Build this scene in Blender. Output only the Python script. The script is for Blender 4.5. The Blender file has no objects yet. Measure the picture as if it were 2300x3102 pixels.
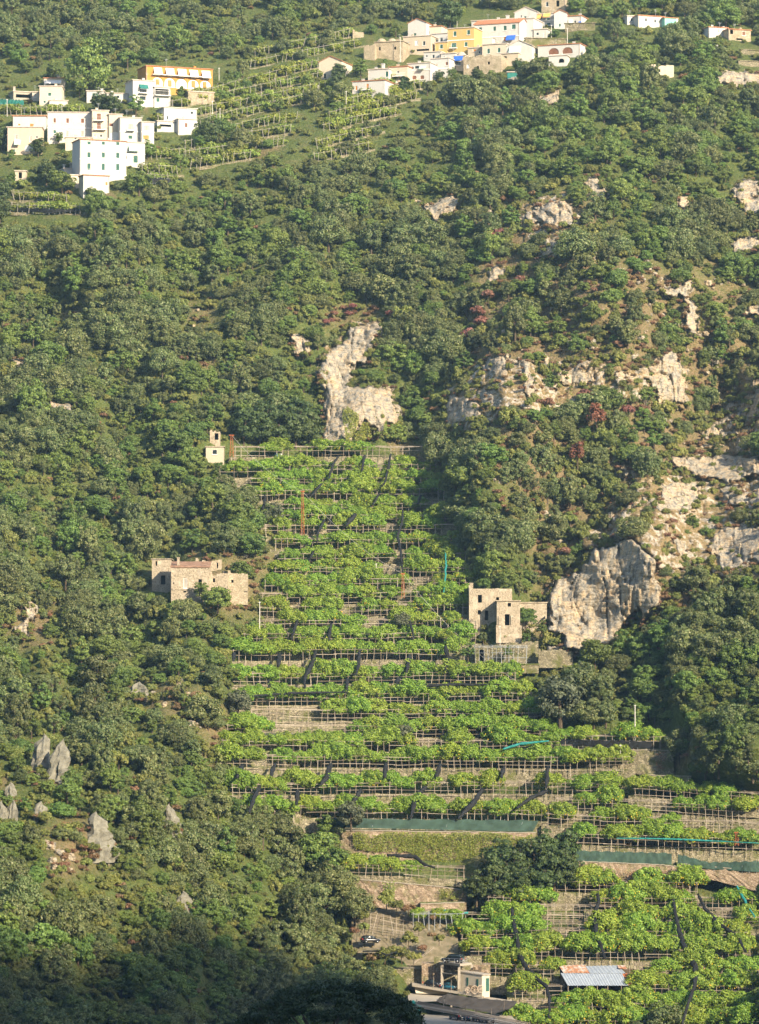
import bpy, math, random
import numpy as np
from mathutils import Vector, Matrix, Quaternion

rad = math.radians
random.seed(7)
RNG = np.random.default_rng(7)

# ------------------------------------------------------------------ camera, sky, sun, exposure
F, CX, CY = 12632.0, 1150.0, 1551.0          # focal length and centre, in photograph pixels
PITCH, CAMZ = rad(3.0), 60.0
SUN_EL, SUN_AZ = rad(25), rad(38)            # sun behind the viewer, to the right
scene = bpy.context.scene
col = scene.collection
cam_d = bpy.data.cameras.new('camera'); cam = bpy.data.objects.new('camera', cam_d); col.objects.link(cam)
cam.location = (0, 0, CAMZ); cam.rotation_euler = (rad(90) + PITCH, 0, 0)
cam_d.sensor_fit = 'VERTICAL'; cam_d.angle = 2 * math.atan(CY / F)
cam_d.clip_start = 1.0; cam_d.clip_end = 6000
scene.camera = cam
world = bpy.data.worlds.new('World'); scene.world = world; world.use_nodes = True
wn = world.node_tree.nodes; wl = world.node_tree.links
bg = wn['Background']; bg.inputs[1].default_value = 0.13
sky = wn.new('ShaderNodeTexSky'); sky.sky_type = 'NISHITA'; sky.sun_disc = False
sky.sun_elevation = SUN_EL; sky.sun_rotation = math.pi - SUN_AZ
sky.air_density = 1.0; sky.dust_density = 1.5; sky.ozone_density = 1.0
wl.new(sky.outputs[0], bg.inputs[0])
sd = bpy.data.lights.new('sun', 'SUN'); sd.energy = 5.0; sd.angle = rad(0.53); sd.color = (1.0, 0.85, 0.62)
sun = bpy.data.objects.new('sun', sd); col.objects.link(sun)
SUNV = Vector((math.sin(SUN_AZ) * math.cos(SUN_EL), -math.cos(SUN_AZ) * math.cos(SUN_EL), math.sin(SUN_EL)))
sun.rotation_euler = SUNV.to_track_quat('Z', 'Y').to_euler(); sun.location = (0, -50, 400)
vs = scene.view_settings
vs.view_transform = 'Standard'; vs.look = 'None'; vs.exposure = 1.2; vs.gamma = 1.0; vs.use_curve_mapping = False
scene.cycles.max_bounces = 4; scene.cycles.diffuse_bounces = 2; scene.cycles.transmission_bounces = 3
scene.cycles.transparent_max_bounces = 6; scene.cycles.volume_bounces = 0
scene.cycles.use_denoising = True; scene.cycles.denoiser = 'OPENIMAGEDENOISE'; scene.cycles.denoising_input_passes = 'RGB_ALBEDO_NORMAL'; scene.cycles.denoising_prefilter = 'ACCURATE'; scene.cycles.use_adaptive_sampling = True; scene.cycles.adaptive_threshold = 0.02

def P(px, py, Y):
    dx = (px - CX) / F; dz = (CY - py) / F
    dy = math.cos(PITCH) - math.sin(PITCH) * dz
    t = Y / dy
    return Vector((dx * t, Y, CAMZ + (math.sin(PITCH) + math.cos(PITCH) * dz) * t))
def Pn(px, py, Y):
    dx = (px - CX) / F; dz = (CY - py) / F
    t = Y / (math.cos(PITCH) - math.sin(PITCH) * dz)
    return np.stack([dx * t, Y + 0 * t, CAMZ + (math.sin(PITCH) + math.cos(PITCH) * dz) * t], -1)
def el(py): return PITCH + math.atan((CY - py) / F)
def ppm(Y): return F / Y
CROPS = {'a': (0, 180, 2.065), 'b': (900, 0, 1.8356), 'c': (1700, 0, 2.7533), 'd': (400, 1250, 1.652), 'e': (1250, 1650, 1.5733),
         'f': (650, 1950, 1.5733), 'g': (950, 2500, 1.9435), 'h': (1500, 2450, 2.065), 'p': (800, 850, 2.7533), 'r': (1200, 500, 1.5018),
         'q': (1650, 1200, 2.5415), 'l': (0, 1700, 2.065), 'm': (0, 620, 2.065), 'z': (1200, 2780, 4.13), 'n': (0, 0, 1.0), 'o': (0, 0, 0.7183)}
def N(c, *pts):
    ox, oy, s = CROPS[c]
    r = [(ox + x / s, oy + y / s) for x, y in pts]
    return r if len(r) > 1 else r[0]

# ------------------------------------------------------------------ noise and masks
def vnoise(x, y, seed):
    r = np.random.default_rng(seed); T = r.random((257, 257))
    xi = np.floor(x).astype(int); yi = np.floor(y).astype(int); fx = x - xi; fy = y - yi
    fx = fx * fx * (3 - 2 * fx); fy = fy * fy * (3 - 2 * fy)
    a = T[xi % 256, yi % 256]; b = T[(xi + 1) % 256, yi % 256]; c = T[xi % 256, (yi + 1) % 256]; d = T[(xi + 1) % 256, (yi + 1) % 256]
    return (a * (1 - fx) + b * fx) * (1 - fy) + (c * (1 - fx) + d * fx) * fy - 0.5
def fbm(x, y, seed, n=4):
    s = 0; a = 1.0
    for i in range(n): s = s + a * vnoise(x * 2 ** i + 17 * i, y * 2 ** i + 31 * i, seed + i); a *= 0.5
    return s
def inpoly(px, py, poly):
    px = np.asarray(px, float); py = np.asarray(py, float); r = np.zeros(px.shape, bool)
    j = len(poly) - 1
    for i in range(len(poly)):
        xi, yi = poly[i]; xj, yj = poly[j]
        if yi != yj:
            r ^= ((yi > py) != (yj > py)) & (px < (xj - xi) * (py - yi) / (yj - yi) + xi)
        j = i
    return r
def polydist(px, py, poly):
    d = np.full(np.shape(px), 1e9)
    for i in range(len(poly)):
        ax, ay = poly[i - 1]; bx, by = poly[i]
        vx, vy = bx - ax, by - ay; L = vx * vx + vy * vy + 1e-9
        t = np.clip(((px - ax) * vx + (py - ay) * vy) / L, 0, 1)
        d = np.minimum(d, np.hypot(px - ax - t * vx, py - ay - t * vy))
    return d

FIELD = [(700, 1345), (1315, 1345), (1345, 1500), (1400, 1650), (1435, 1800), (1450, 1960), (1600, 2040), (1660, 2200), (2040, 2200), (2060, 2330),
         (2320, 2380), (2320, 3140), (1560, 3140), (1560, 2960), (1400, 2900), (1330, 2780), (1110, 2790), (1060, 2730), (1010, 2560), (960, 2500), (710, 2490),
         (665, 2330), (690, 2180), (705, 2000), (780, 1920), (800, 1790), (840, 1700), (800, 1600), (740, 1500), (665, 1460)]
PARK = [(1235, 2770), (1480, 2790), (1640, 3020), (1720, 3150), (1240, 3150), (1230, 2990)]
GROVE = N('g', (900, 260), (1010, 120), (1330, 60), (1560, 60), (1540, 360), (1400, 440), (1000, 470))
PATIO = N('g', (240, 480), (880, 480), (860, 640), (640, 800), (240, 780))
CLIFFS = [   # (outline, forward bulge in metres, label)
    (N('p', (690, 385), (830, 350), (950, 335), (990, 440), (930, 470), (900, 580), (860, 640), (870, 690), (770, 700), (735, 800), (745, 890), (790, 880), (870, 860), (1000, 880), (1130, 870), (1060, 1010), (1150, 1050), (1150, 1150), (1080, 1250), (1010, 1200), (990, 1280), (930, 1310), (890, 1210), (820, 1180), (780, 1300), (740, 1340), (700, 1375), (560, 1385), (470, 1370), (500, 1300), (500, 1100), (470, 1000), (485, 890), (450, 760), (490, 650), (530, 580), (630, 520), (690, 470)), 3.2, 'tall pale limestone cliff rising directly above the top lemon terrace'),
    (N('p', (205, 460), (300, 425), (400, 560), (390, 610), (310, 640), (265, 640)), 2.0, 'small notched limestone crag beside the tall cliff above the lemon terraces'),
    (N('r', (575, 200), (690, 160), (780, 150), (820, 210), (815, 275), (740, 285), (610, 278), (575, 240)), 2.6, 'blocky layered limestone bluff with dry grass on its top'),
    (N('r', (860, 50), (905, 35), (960, 130), (950, 160), (880, 150), (850, 90)), 1.6, 'pale stepped rock above and right of the layered bluff'),
    (N('r', (75, 150), (150, 175), (235, 120), (300, 160), (275, 220), (210, 240), (180, 300), (155, 240), (120, 190)), 1.8, 'forked cream rock face among dark trees under the upper woods'),
    (N('r', (650, 380), (745, 335), (745, 420), (650, 430)), 1.6, 'low grey rock step beneath the layered bluff'),
    (N('r', (880, 350), (912, 345), (915, 430), (878, 435)), 1.8, 'thin upright grey rock tooth standing in the bushes'),
    (N('r', (415, 470), (500, 440), (490, 520), (410, 545)), 1.5, 'small leaning grey rock slab at the edge of the gully'),
    (N('r', (1200, 560), (1280, 550), (1350, 495), (1365, 540), (1330, 590), (1385, 650), (1390, 760), (1345, 795), (1312, 740), (1318, 650), (1290, 595), (1230, 600)), 2.2, 'hook shaped pale limestone rib in the upper woods'),
    (N('r', (375, 900), (500, 835), (525, 985), (460, 995), (390, 955)), 2.0, 'grey broken crag over the mouth of the gully'),
    (N('r', (360, 1020), (510, 1005), (520, 1060), (480, 1115), (380, 1095)), 1.6, 'middle step of the crag beside the gully'),
    (N('r', (222, 1035), (270, 1035), (330, 1060), (390, 1085), (385, 1150), (320, 1175), (225, 1205)), 2.4, 'blunt cream buttress at the foot of the gully trees'),
    (N('r', (565, 880), (600, 880), (650, 1040), (600, 1095), (575, 1000)), 1.4, 'narrow rock chimney between shrubs in the cliff belt'),
    (N('r', (668, 860), (712, 865), (705, 935), (668, 930)), 1.4, 'small square rock block in the cliff belt'),
    (N('r', (725, 940), (790, 925), (850, 880), (905, 890), (915, 985), (800, 1005), (730, 1000)), 1.8, 'broad grey ledge in the middle of the cliff belt'),
    (N('r', (975, 945), (1100, 930), (1190, 890), (1250, 820), (1285, 880), (1335, 930), (1325, 1095), (1190, 1095), (1150, 985), (1000, 1000)), 2.4, 'large cream crag at the upper end of the cliff belt'),
    (N('r', (1515, 110), (1600, 60), (1670, 50), (1670, 240), (1590, 225), (1530, 150)), 2.2, 'grey layered cliff at the frame edge below the far cottage'),
    (N('r', (1515, 345), (1670, 305), (1670, 385), (1520, 405)), 2.0, 'dark streaked rock band under the grey layered cliff'),
    (N('r', (1585, 640), (1670, 625), (1670, 690), (1590, 685)), 1.6, 'small pale outcrop at the frame edge among dark trees'),
    (N('r', (1490, 1080), (1670, 1015), (1670, 1150), (1400, 1205), (1480, 1140)), 1.6, 'rubbly pale outcrop above the long overhanging ledge'),
    (N('r', (1160, 20), (1225, 5), (1228, 55), (1170, 72)), 1.4, 'small bright outcrop high in the green woods'),
    (N('r', (1285, 140), (1345, 135), (1345, 190), (1310, 215), (1290, 215)), 1.4, 'slim pale outcrop beside the gully below the far cottage'),
    (N('q', (975, 465), (1240, 455), (1440, 445), (1680, 480), (1680, 610), (1550, 645), (1400, 695), (1260, 645), (1080, 585), (985, 520)), 3.2, 'long overhanging limestone ledge with dark cave slots'),
    (N('q', (890, 655), (1200, 645), (1210, 780), (1110, 905), (900, 905), (830, 850), (880, 780)), 2.0, 'cracked cream slab beneath the long overhanging ledge'),
    (N('q', (735, 765), (805, 755), (805, 835), (735, 835)), 1.5, 'square boulder step on the dry grassy slope'),
    (N('q', (870, 970), (980, 975), (1005, 1080), (1105, 1095), (1100, 1255), (1010, 1235), (960, 1100)), 1.8, 'sloping grey rock tongue over the big cliff'),
    (N('q', (1320, 1010), (1500, 980), (1680, 990), (1680, 1300), (1560, 1285), (1430, 1345), (1420, 1405), (1340, 1335), (1260, 1170)), 2.6, 'rugged stepped crag above the lower woods at the frame edge'),
    (N('q', (330, 1190), (470, 1150), (560, 1130), (640, 1085), (700, 1105), (780, 1180), (870, 1260), (860, 1400), (905, 1500), (905, 1600), (850, 1650), (800, 1700), (760, 1765), (720, 1650), (600, 1770), (520, 1905), (400, 1940), (250, 1970), (140, 1940), (120, 1830), (20, 1800), (20, 1650), (50, 1450), (130, 1400), (270, 1330), (330, 1280)), 4.2, 'big grey streaked limestone cliff beside the ruined house'),
    (N('q', (1210, 200), (1330, 165), (1385, 240), (1515, 230), (1505, 290), (1330, 345), (1250, 385), (1235, 260)), 1.8, 'split boulder outcrop over the overhanging ledge'),
    (N('q', (1370, 55), (1500, 25), (1680, 90), (1680, 140), (1420, 90)), 1.4, 'thin rock shelf high on the frame edge'),
    (N('l', (135, 260), (235, 238), (258, 320), (205, 365), (192, 470), (150, 485), (75, 410), (160, 340)), 1.8, 'white scarred rock in the woods below the roofed ruin'),
    (N('l', (272, 230), (328, 235), (300, 300)), 1.3, 'tiny white rock beside the scarred rock'),
    (N('m', (320, 1220), (450, 1215), (455, 1285), (380, 1315), (305, 1285)), 1.5, 'pale layered outcrop in the dense evergreen woods'),
    (N('m', (82, 965), (152, 955), (155, 1005), (92, 1055)), 1.4, 'small split outcrop near the frame edge in the evergreen woods'),
    (N('c', (1205, 650), (1340, 595), (1500, 590), (1680, 590), (1680, 725), (1500, 725), (1300, 695)), 2.0, 'white hollowed rock band below the stone cottage'),
    (N('b', (1420, 495), (1478, 465), (1470, 592), (1400, 588), (1330, 560)), 1.6, 'bright rock scar under the large oak by the hamlet'),
    (N('b', (1230, 395), (1235, 440), (1210, 470), (1130, 440)), 1.2, 'small earthy bank below the stone hamlet houses'),
    (N('q', (560, 480), (660, 560), (650, 620), (590, 620)), 1.3, 'little cream rock in the trees under the overhanging ledge'),
    (N('q', (1330, 700), (1500, 740), (1680, 720), (1680, 840), (1420, 860)), 1.3, 'crumbling pale bank below the overhanging ledge'),
]
CLIFFS = [(p, f, l) for p, f, l in CLIFFS]
EXTRA_ROCKY = [(2120, 1180), (2230, 1260), (2060, 1120), (1980, 1180)]

# ------------------------------------------------------------------ the slope as a depth field
rows = [-3200, -1600, -600, 0, 150, 300, 450, 600, 800, 1000, 1200, 1370, 1700, 2000, 2300, 2550, 2750, 2900, 3102, 3600, 4200]
cols = {-900: [1760, 1480, 1290, 1165, 1138, 1105, 1055, 1028, 996, 968, 948, 928, 890, 855, 815, 782, 762, 742, 715, 655, 590],
        0:   [1780, 1500, 1300, 1170, 1142, 1105, 1058, 1030, 1000, 974, 955, 936, 902, 866, 828, 795, 775, 756, 730, 670, 600],
        600: [1780, 1500, 1300, 1168, 1132, 1092, 1058, 1030, 1003, 980, 962, 946, 914, 880, 846, 815, 796, 778, 752, 690, 620],
        900: [1780, 1500, 1300, 1165, 1126, 1084, 1052, 1026, 1001, 980, 966, 954, 926, 898, 870, 846, 828, 812, 790, 730, 660],
        1150: [1780, 1500, 1300, 1165, 1120, 1078, 1048, 1022, 996, 976, 966, 955, 927, 900, 873, 852, 838, 822, 800, 740, 670],
        1330: [1780, 1500, 1300, 1162, 1112, 1074, 1046, 1024, 1004, 990, 976, 956, 927, 900, 873, 852, 838, 822, 800, 740, 670],
        1650: [1780, 1500, 1300, 1158, 1106, 1064, 1030, 1004, 978, 958, 945, 933, 918, 896, 872, 852, 838, 822, 800, 740, 670],
        1900: [1780, 1500, 1300, 1158, 1108, 1064, 1032, 1006, 978, 957, 942, 930, 908, 888, 868, 851, 838, 822, 800, 740, 670],
        2300: [1780, 1500, 1300, 1155, 1108, 1068, 1040, 1018, 996, 974, 956, 940, 908, 884, 864, 850, 838, 822, 800, 740, 670],
        3200: [1780, 1500, 1300, 1150, 1104, 1066, 1038, 1014, 988, 966, 946, 928, 894, 870, 852, 838, 826, 810, 788, 728, 660]}
GS = 10.0
gx = np.arange(-900, 3201, GS); gy = np.arange(-1000, 4201, GS)
ck = sorted(cols)
colv = np.array([np.interp(gy, rows, cols[k]) for k in ck])
YG = np.array([np.interp(gx, ck, colv[:, j]) for j in range(len(gy))]).T.copy()      # [ix, iy]
def blur(A, n, it=2):
    k = np.ones(2 * n + 1) / (2 * n + 1)
    for _ in range(it):
        A = np.apply_along_axis(lambda v: np.convolve(np.pad(v, n, mode='edge'), k, 'valid'), 0, A)
        A = np.apply_along_axis(lambda v: np.convolve(np.pad(v, n, mode='edge'), k, 'valid'), 1, A)
    return A
YG = blur(YG, 6)
GX, GY = np.meshgrid(gx, gy, indexing='ij')
fieldm = blur((inpoly(GX, GY, FIELD) & ~inpoly(GX, GY, GROVE)).astype(float), 2)
wild = 1 - blur(np.clip(inpoly(GX, GY, FIELD) + inpoly(GX, GY, PARK) + inpoly(GX, GY, PATIO), 0, 1).astype(float), 6)
up = np.clip((GY - 650) / 250, 0, 1)                       # calmer ground around the hamlets
rel = wild * (0.35 + 0.65 * up)
YG += rel * (32 * fbm(GX / 360, GY / 640, 3, 2) + 9 * fbm(GX / 130 + 3, GY / 210, 9, 3))
# the gully beside the tall cliff and the spur left of the lemon field
YS = YG.copy()                                             # smooth slope: what walls and rows follow
parkm = blur(np.clip(inpoly(GX, GY, PARK) + 0.6 * inpoly(GX, GY, PATIO), 0, 1).astype(float), 2)
YT = YG + 3.2 * fieldm + 9 * parkm
DRYP = [[(1450, 850), (1800, 760), (2320, 880), (2320, 1720), (2050, 1850), (1780, 1980), (1640, 1900), (1640, 1700), (1560, 1500), (1380, 1300)],
        N('p', (480, 230), (700, 200), (960, 200), (1000, 330), (700, 390), (500, 400)), N('r', (350, 220), (900, 120), (1000, 240), (760, 440), (350, 800)),
        N('l', (1000, 760), (1440, 900), (1440, 1250), (1200, 1000), (820, 860)), N('l', (300, 1650), (560, 1560), (700, 1900), (300, 2000)),
        [(560, 960), (640, 880), (660, 960), (600, 1000)], [(0, 1000), (60, 1000), (60, 1150), (0, 1150)], [(830, 1640), (900, 1640), (830, 1750), (780, 1720)],
        N('d', (280, 700), (640, 720), (640, 1000), (400, 1040)), N('l', (60, 180), (340, 180), (340, 520), (60, 520)), N('q', (0, 1900), (330, 1950), (200, 2050), (0, 2050)),
        N('e', (1040, 980), (1340, 940), (1340, 1100), (1000, 1100)), N('e', (520, 370), (720, 380), (760, 520), (560, 480)), GROVE]
dry = np.zeros_like(YG)
for i, p in enumerate(DRYP): dry = np.maximum(dry, inpoly(GX, GY, p).astype(float))
dry = np.clip(blur(dry, 3) + 0.0, 0, 1)
VIL = [[(-50, 200), (480, 200), (700, 180), (1000, 100), (1750, 20), (1760, 170), (1650, 260), (1240, 330), (1180, 430), (960, 500), (760, 530), (520, 600), (320, 660), (-50, 700)]]
vil = blur(inpoly(GX, GY, VIL[0]).astype(float), 3)
def samp(A, px, py):
    x = np.clip((np.asarray(px, float) - gx[0]) / GS, 0, len(gx) - 1.001); y = np.clip((np.asarray(py, float) - gy[0]) / GS, 0, len(gy) - 1.001)
    i = x.astype(int); j = y.astype(int); fx = x - i; fy = y - j
    return (A[i, j] * (1 - fx) + A[i + 1, j] * fx) * (1 - fy) + (A[i, j + 1] * (1 - fx) + A[i + 1, j + 1] * fx) * fy
def Yt(px, py): return float(samp(YT, px, py))
def Ys(px, py): return float(samp(YS, px, py))

# ------------------------------------------------------------------ materials
MATS = {}
def newmat(name):
    m = bpy.data.materials.new(name); m.use_nodes = True; MATS[name] = m
    nt = m.node_tree; b = nt.nodes['Principled BSDF']
    return m, nt, b
def nd(nt, t, **kw):
    n = nt.nodes.new(t)
    for k, v in kw.items():
        if k in ('operation', 'blend_type', 'data_type', 'feature', 'attribute_name', 'noise_dimensions', 'wave_type', 'bands_direction'): setattr(n, k, v)
        else: n.inputs[k].default_value = v
    return n
def ramp(nt, fac, stops):
    r = nt.nodes.new('ShaderNodeValToRGB'); e = r.color_ramp.elements
    while len(e) > 1: e.remove(e[-1])
    e[0].position = stops[0][0]; e[0].color = (*stops[0][1], 1)
    for p, c in stops[1:]:
        x = e.new(p); x.color = (*c, 1)
    nt.links.new(fac, r.inputs[0]); return r.outputs[0]
def mix(nt, fac, a, b, mode='MIX'):
    n = nt.nodes.new('ShaderNodeMix'); n.data_type = 'RGBA'; n.blend_type = mode
    for s, v in ((0, fac), (6, a), (7, b)):
        if isinstance(v, (int, float)): n.inputs[s].default_value = v
        elif isinstance(v, tuple): n.inputs[s].default_value = (*v, 1)
        else: nt.links.new(v, n.inputs[s])
    return n.outputs[2]
def objcoord(nt, scale=(1, 1, 1), world=False):
    if world:
        g = nt.nodes.new('ShaderNodeNewGeometry'); o = g.outputs['Position']
    else:
        g = nt.nodes.new('ShaderNodeTexCoord'); o = g.outputs['Object']
    m = nt.nodes.new('ShaderNodeMapping'); m.inputs['Scale'].default_value = scale; nt.links.new(o, m.inputs['Vector']); return m.outputs[0]
def noise(nt, vec, scale, detail=3, rough=0.55):
    n = nt.nodes.new('ShaderNodeTexNoise'); n.inputs['Scale'].default_value = scale; n.inputs['Detail'].default_value = detail; n.inputs['Roughness'].default_value = rough
    nt.links.new(vec, n.inputs['Vector']); return n.outputs['Fac']
def bump(nt, b, h, dist, strength=1.0):
    n = nt.nodes.new('ShaderNodeBump'); n.inputs['Distance'].default_value = dist; n.inputs['Strength'].default_value = strength
    nt.links.new(h, n.inputs['Height']); nt.links.new(n.outputs[0], b.inputs['Normal'])

def leafmat(name, dark, midc, light, trans=0.25, var=0.35):
    m, nt, b = newmat(name)
    g = nt.nodes.new('ShaderNodeNewGeometry'); oi = nt.nodes.new('ShaderNodeObjectInfo')
    c = ramp(nt, g.outputs['Random Per Island'], [(0, dark), (0.55, midc), (1, light)])
    hs = nt.nodes.new('ShaderNodeHueSaturation')
    a = nd(nt, 'ShaderNodeMath', operation='MULTIPLY_ADD'); nt.links.new(oi.outputs['Random'], a.inputs[0]); a.inputs[1].default_value = var; a.inputs[2].default_value = 1 - var * 0.55
    h = nd(nt, 'ShaderNodeMath', operation='MULTIPLY'); nt.links.new(oi.outputs['Random'], h.inputs[0]); h.inputs[1].default_value = 7.31
    fr = nd(nt, 'ShaderNodeMath', operation='FRACT'); nt.links.new(h.outputs[0], fr.inputs[0])
    hh = nd(nt, 'ShaderNodeMath', operation='MULTIPLY_ADD'); nt.links.new(fr.outputs[0], hh.inputs[0]); hh.inputs[1].default_value = 0.038; hh.inputs[2].default_value = 0.460
    nt.links.new(a.outputs[0], hs.inputs['Value']); nt.links.new(hh.outputs[0], hs.inputs['Hue']); nt.links.new(c, hs.inputs['Color'])
    nt.links.new(hs.outputs[0], b.inputs['Base Color']); b.inputs['Roughness'].default_value = 0.55; b.inputs['Specular IOR Level'].default_value = 0.35
    if trans:
        t = nt.nodes.new('ShaderNodeBsdfTranslucent'); tc = mix(nt, 1.0, hs.outputs[0], (1.25, 1.2, 0.5), 'MULTIPLY'); nt.links.new(tc, t.inputs[0])
        ms = nt.nodes.new('ShaderNodeMixShader'); ms.inputs[0].default_value = trans
        nt.links.new(b.outputs[0], ms.inputs[1]); nt.links.new(t.outputs[0], ms.inputs[2]); nt.links.new(ms.outputs[0], nt.nodes['Material Output'].inputs[0])
    return m
leafmat('oak_leaf', (0.066, 0.108, 0.032), (0.124, 0.176, 0.055), (0.240, 0.270, 0.125), 0.22, 0.50)
leafmat('broad_leaf', (0.070, 0.138, 0.030), (0.122, 0.212, 0.044), (0.188, 0.280, 0.068), 0.26, 0.45)
leafmat('bush_leaf', (0.105, 0.150, 0.034), (0.180, 0.228, 0.052), (0.260, 0.285, 0.092), 0.24, 0.50)
leafmat('lemon_leaf', (0.100, 0.215, 0.026), (0.185, 0.335, 0.040), (0.290, 0.430, 0.070), 0.28, 0.20)
leafmat('vine_leaf', (0.120, 0.190, 0.030), (0.200, 0.285, 0.046), (0.285, 0.355, 0.070), 0.25, 0.30)
leafmat('olive_leaf', (0.060, 0.080, 0.045), (0.105, 0.130, 0.070), (0.190, 0.215, 0.130), 0.20, 0.20)
leafmat('pine_leaf', (0.022, 0.045, 0.016), (0.036, 0.068, 0.022), (0.060, 0.095, 0.034), 0.15, 0.10)
leafmat('grove_leaf', (0.036, 0.070, 0.022), (0.060, 0.108, 0.032), (0.100, 0.160, 0.048), 0.22, 0.20)
leafmat('ivy_leaf', (0.095, 0.155, 0.024), (0.165, 0.240, 0.036), (0.250, 0.310, 0.055), 0.20, 0.15)
leafmat('dry_leaf', (0.150, 0.095, 0.045), (0.240, 0.165, 0.075), (0.340, 0.250, 0.125), 0.25, 0.35)
leafmat('red_leaf', (0.180, 0.095, 0.060), (0.270, 0.140, 0.090), (0.340, 0.200, 0.140), 0.25, 0.20)
leafmat('rust_leaf', (0.150, 0.075, 0.035), (0.215, 0.108, 0.050), (0.285, 0.150, 0.075), 0.2, 0.2)

def plain(name, c, rough=0.7, metal=0.0, var=0.18, scale=1.2, spec=0.3, bumpd=0.0):
    m, nt, b = newmat(name); v = objcoord(nt, world=True)
    f = noise(nt, v, scale, 4)
    d = tuple(x * (1 - var) for x in c); l = tuple(min(1, x * (1 + var * 0.6)) for x in c)
    nt.links.new(ramp(nt, f, [(0.3, d), (0.7, l)]), b.inputs['Base Color'])
    b.inputs['Roughness'].default_value = rough; b.inputs['Metallic'].default_value = metal; b.inputs['Specular IOR Level'].default_value = spec
    if bumpd: bump(nt, b, noise(nt, v, scale * 5, 3), bumpd)
    return m
def plaster(name, c, stain=(0.35, 0.31, 0.25), amt=0.35):
    m, nt, b = newmat(name); v = objcoord(nt, (1, 1, 0.35), world=True); v2 = objcoord(nt, world=True)
    f = noise(nt, v, 0.9, 5, 0.6); f2 = noise(nt, v2, 4.0, 3)
    a = ramp(nt, f, [(0.52, (0, 0, 0)), (0.78, (amt, amt, amt))])
    cc = mix(nt, a, c, stain); cc = mix(nt, 0.18, cc, ramp(nt, f2, [(0.3, (0.45, 0.43, 0.4)), (0.7, (1, 1, 1))]), 'MULTIPLY')
    nt.links.new(cc, b.inputs['Base Color']); b.inputs['Roughness'].default_value = 0.85; b.inputs['Specular IOR Level'].default_value = 0.2
    bump(nt, b, f2, 0.02); return m
plaster('white_plaster', (0.52, 0.51, 0.49), amt=0.45)
plaster('cream_plaster', (0.58, 0.51, 0.40), amt=0.4)
plaster('beige_plaster', (0.50, 0.43, 0.33), amt=0.5)
plaster('pink_plaster', (0.60, 0.47, 0.36), amt=0.35)
plaster('yellow_plaster', (0.52, 0.37, 0.14), amt=0.2)
plaster('orange_plaster', (0.50, 0.25, 0.06), amt=0.15)
plaster('teal_plaster', (0.25, 0.60, 0.52), amt=0.15)
def ruinmat():
    m, nt, b = newmat('ruin_plaster'); v = objcoord(nt, world=True); vs_ = objcoord(nt, (1.3, 1.3, 0.22), world=True)
    f = noise(nt, v, 0.55, 6, 0.7); f2 = noise(nt, v, 3.5, 4, 0.7); f3 = noise(nt, vs_, 0.9, 4)
    pl = mix(nt, ramp(nt, f3, [(0.42, (0, 0, 0)), (0.66, (.75, .75, .75))]), (0.50, 0.425, 0.32), (0.25, 0.215, 0.175))
    st = ramp(nt, f2, [(0.35, (0.16, 0.13, 0.095)), (0.5, (0.36, 0.30, 0.22)), (0.65, (0.46, 0.39, 0.29))])
    k = ramp(nt, f, [(0.44, (0, 0, 0)), (0.50, (1, 1, 1))]); nt.links.new(mix(nt, k, pl, st), b.inputs['Base Color']); b.inputs['Roughness'].default_value = 0.9; b.inputs['Specular IOR Level'].default_value = 0.15
    bump(nt, b, f2, 0.12)
ruinmat()
plaster('concrete', (0.38, 0.335, 0.275), (0.28, 0.26, 0.23), 0.5)
plaster('road_concrete', (0.42, 0.37, 0.30), (0.28, 0.25, 0.21), 0.5)
def stonewall(name, c1, c2, mortar, scale, moss=0.25):
    m, nt, b = newmat(name); v = objcoord(nt, (1, 1, 1.6), world=True); v2 = objcoord(nt, world=True)
    vo = nt.nodes.new('ShaderNodeTexVoronoi'); vo.inputs['Scale'].default_value = scale; nt.links.new(v, vo.inputs['Vector'])
    ve = nt.nodes.new('ShaderNodeTexVoronoi'); ve.feature = 'DISTANCE_TO_EDGE'; ve.inputs['Scale'].default_value = scale; nt.links.new(v, ve.inputs['Vector'])
    sx = nt.nodes.new('ShaderNodeSeparateColor'); nt.links.new(vo.outputs['Color'], sx.inputs[0])
    c = ramp(nt, sx.outputs[0], [(0, c1), (1, c2)])
    e = ramp(nt, ve.outputs['Distance'], [(0.0, (0, 0, 0)), (0.09, (1, 1, 1))])
    c = mix(nt, e, mortar, c)
    f = noise(nt, v2, 0.35, 4, 0.65); g = ramp(nt, f, [(0.50, (0, 0, 0)), (0.66, (moss, moss, moss))])
    c = mix(nt, g, c, (0.14, 0.15, 0.05))
    f3 = noise(nt, v2, 0.6, 3); c = mix(nt, 0.5, c, ramp(nt, f3, [(0.3, (0.6, 0.55, 0.5)), (0.7, (1, 1, 1))]), 'MULTIPLY')
    nt.links.new(c, b.inputs['Base Color']); b.inputs['Roughness'].default_value = 0.9; b.inputs['Specular IOR Level'].default_value = 0.15
    bump(nt, b, e, 0.06); return m
stonewall('dry_stone', (0.20, 0.18, 0.115), (0.40, 0.355, 0.25), (0.07, 0.06, 0.045), 2.2, 0.95)
stonewall('mossy_stone', (0.20, 0.18, 0.11), (0.36, 0.32, 0.22), (0.08, 0.08, 0.04), 2.6, 1.0)
stonewall('old_masonry', (0.42, 0.35, 0.25), (0.58, 0.49, 0.36), (0.36, 0.30, 0.22), 2.2, 0.35)
stonewall('retaining_stone', (0.27, 0.20, 0.14), (0.44, 0.35, 0.26), (0.22, 0.16, 0.11), 1.8, 0.8)
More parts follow.
